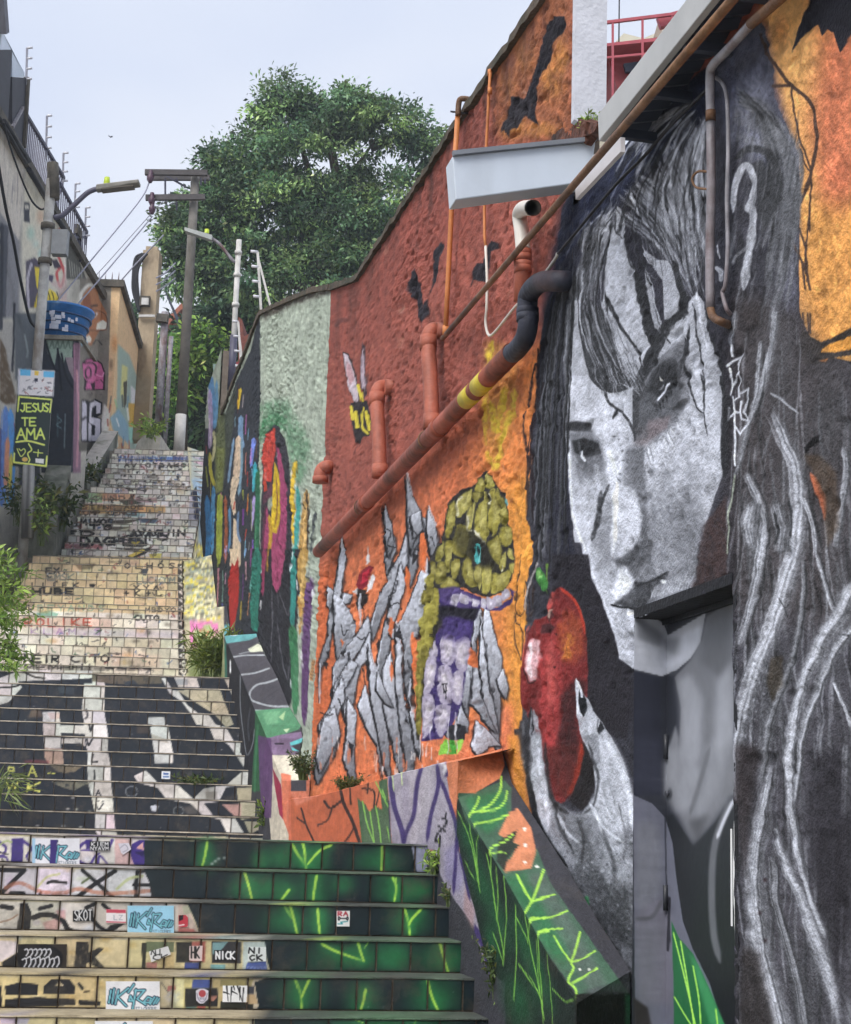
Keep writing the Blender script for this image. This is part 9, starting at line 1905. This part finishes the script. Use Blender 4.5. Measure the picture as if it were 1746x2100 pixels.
# ------------------------------------------------------------------ stickers on the risers
def on_riser(x, y, Y, sh):                   # the lowest flight stands square to the wall
    r = ray(x, y); n = np.array([-sh, 1,0]); return Vector(_C + r * ((Y - sh * .25) / (n @ r)))
def sticker(label, pts, flight_y0, t, row, pw, ox, oy, group='stickers on the stair risers', nn=46, sh_=.215):
    """pts: corners in a survey detail; row counted from the bottom"""
    y = flight_y0 + row * t - 0.016; q = [on_riser(ox + x * pw, oy + yy_ * pw, y, sh_) for x, yy_ in pts]
    a, b, c, d = [np.array(p) for p in q]; u = np.linspace(0,1, nn)[None, :, None]; v = np.linspace(0,1, int(nn * .8))[:, None, None]; P = (a * (1 - u) + b * u) * (1 - v) + (d * (1 - u) + c * u) * v
    P[..., 1] += -0.002 * np.sin(P[..., 0] * 30) ; o = grid_mesh('sticker', P, ST, M_STICK); tag(o, label, 'sticker', group)
R4 = lambda x0, y0, x1, y1: [(x0, y0),(x1, y0),(x1, y1),(x0, y1)]
T5, T6 = (.2036,0,1688.6),(.2036,296.2,1688.6)
Y1 = 7.24
for lab, p, row, pn, nn in [('white graffiti letter sticker crossed by a purple bar on the top cream step', R4(325,150,805,435),7, T5,60),('light blue graffiti letter sticker, the only blue one', R4(1285,828,1755,1128),5, T5,60),('white graffiti letter sticker on the fifth visible step', R4(1065,1590,1613,1910),3, T5,60),('white graffiti letter sticker cut off by the bottom edge', R4(955,1990,1545,2290),2, T5,60),('black sticker with tall white letters SKOT',[(735,880),(940,855),(945,985),(735,990)],5, T5,34),('white address label with a red stripe', R4(1068,862,1272,1005),5, T5,30),('large black plate with white cursive script',[(178,1215),(680,1215),(672,1480),(172,1485)],4, T5,60),('small black sticker with two lines of white letters beside purple scrawls', R4(905,180,1110,275),7, T5,34),('crumpled pale sticker on the pink tile',[(1190,200),(1300,195),(1325,260),(1230,325)],7, T5,24),
                            ('tilted white sticker with hand drawn letters on the olive tile',[(45,1290),(240,1235),(270,1320),(70,1400)],4, T6,34),('pink and white sticker with sideways black letters', R4(452,1232,590,1386),4, T6,30),('black sticker with bold white letters NICK', R4(703,1276,922,1384),4, T6,40),('white sticker with thick black brush letters above the blue tile', R4(1042,1242,1228,1390),4, T6,34),('white sticker with black splatter letters', R4(788,1632,1040,1802),3, T6,36),('red round sticker beside the light blue one',[(345,925),(440,920),(440,1045),(345,1045)],5, T6,24)]: sticker(lab, p, Y1,.28, row, *pn, nn=nn)
sticker('shield shaped grey sticker with a red disc',[(520,1665),(648,1665),(640,1815),(525,1815)], Y1,.28,3, *T6, nn=30)
sticker('small white sticker reading RA with an infinity sign on the dark green step', R4(464,1060,545,1157), Y1,.28,5,.33932,533.2,1507.8, nn=34)
sticker('small white and blue sticker on a black tile above the white cross', R4(1085,812,1146,868),17.0,.3,4,.30541,0,1333.1, nn=20, sh_=0)
# ------------------------------------------------------------------ damp air
hz = bpy.data.materials.new('damp_air'); hz.use_nodes = True; nt_ = hz.node_tree; nt_.nodes.clear()
o_ = nt_.nodes.new('ShaderNodeOutputMaterial'); v_ = nt_.nodes.new('ShaderNodeVolumePrincipled')
v_.inputs['Density'].default_value = 0.0010; v_.inputs['Color'].default_value = (0.80,0.90,1.0,1); v_.inputs['Anisotropy'].default_value = 0.0
nt_.links.new(v_.outputs['Volume'], o_.inputs['Volume'])
tag(MB().box((-405,-65,-1.0),(405,805,26)).build('haze', hz), kind='stuff')
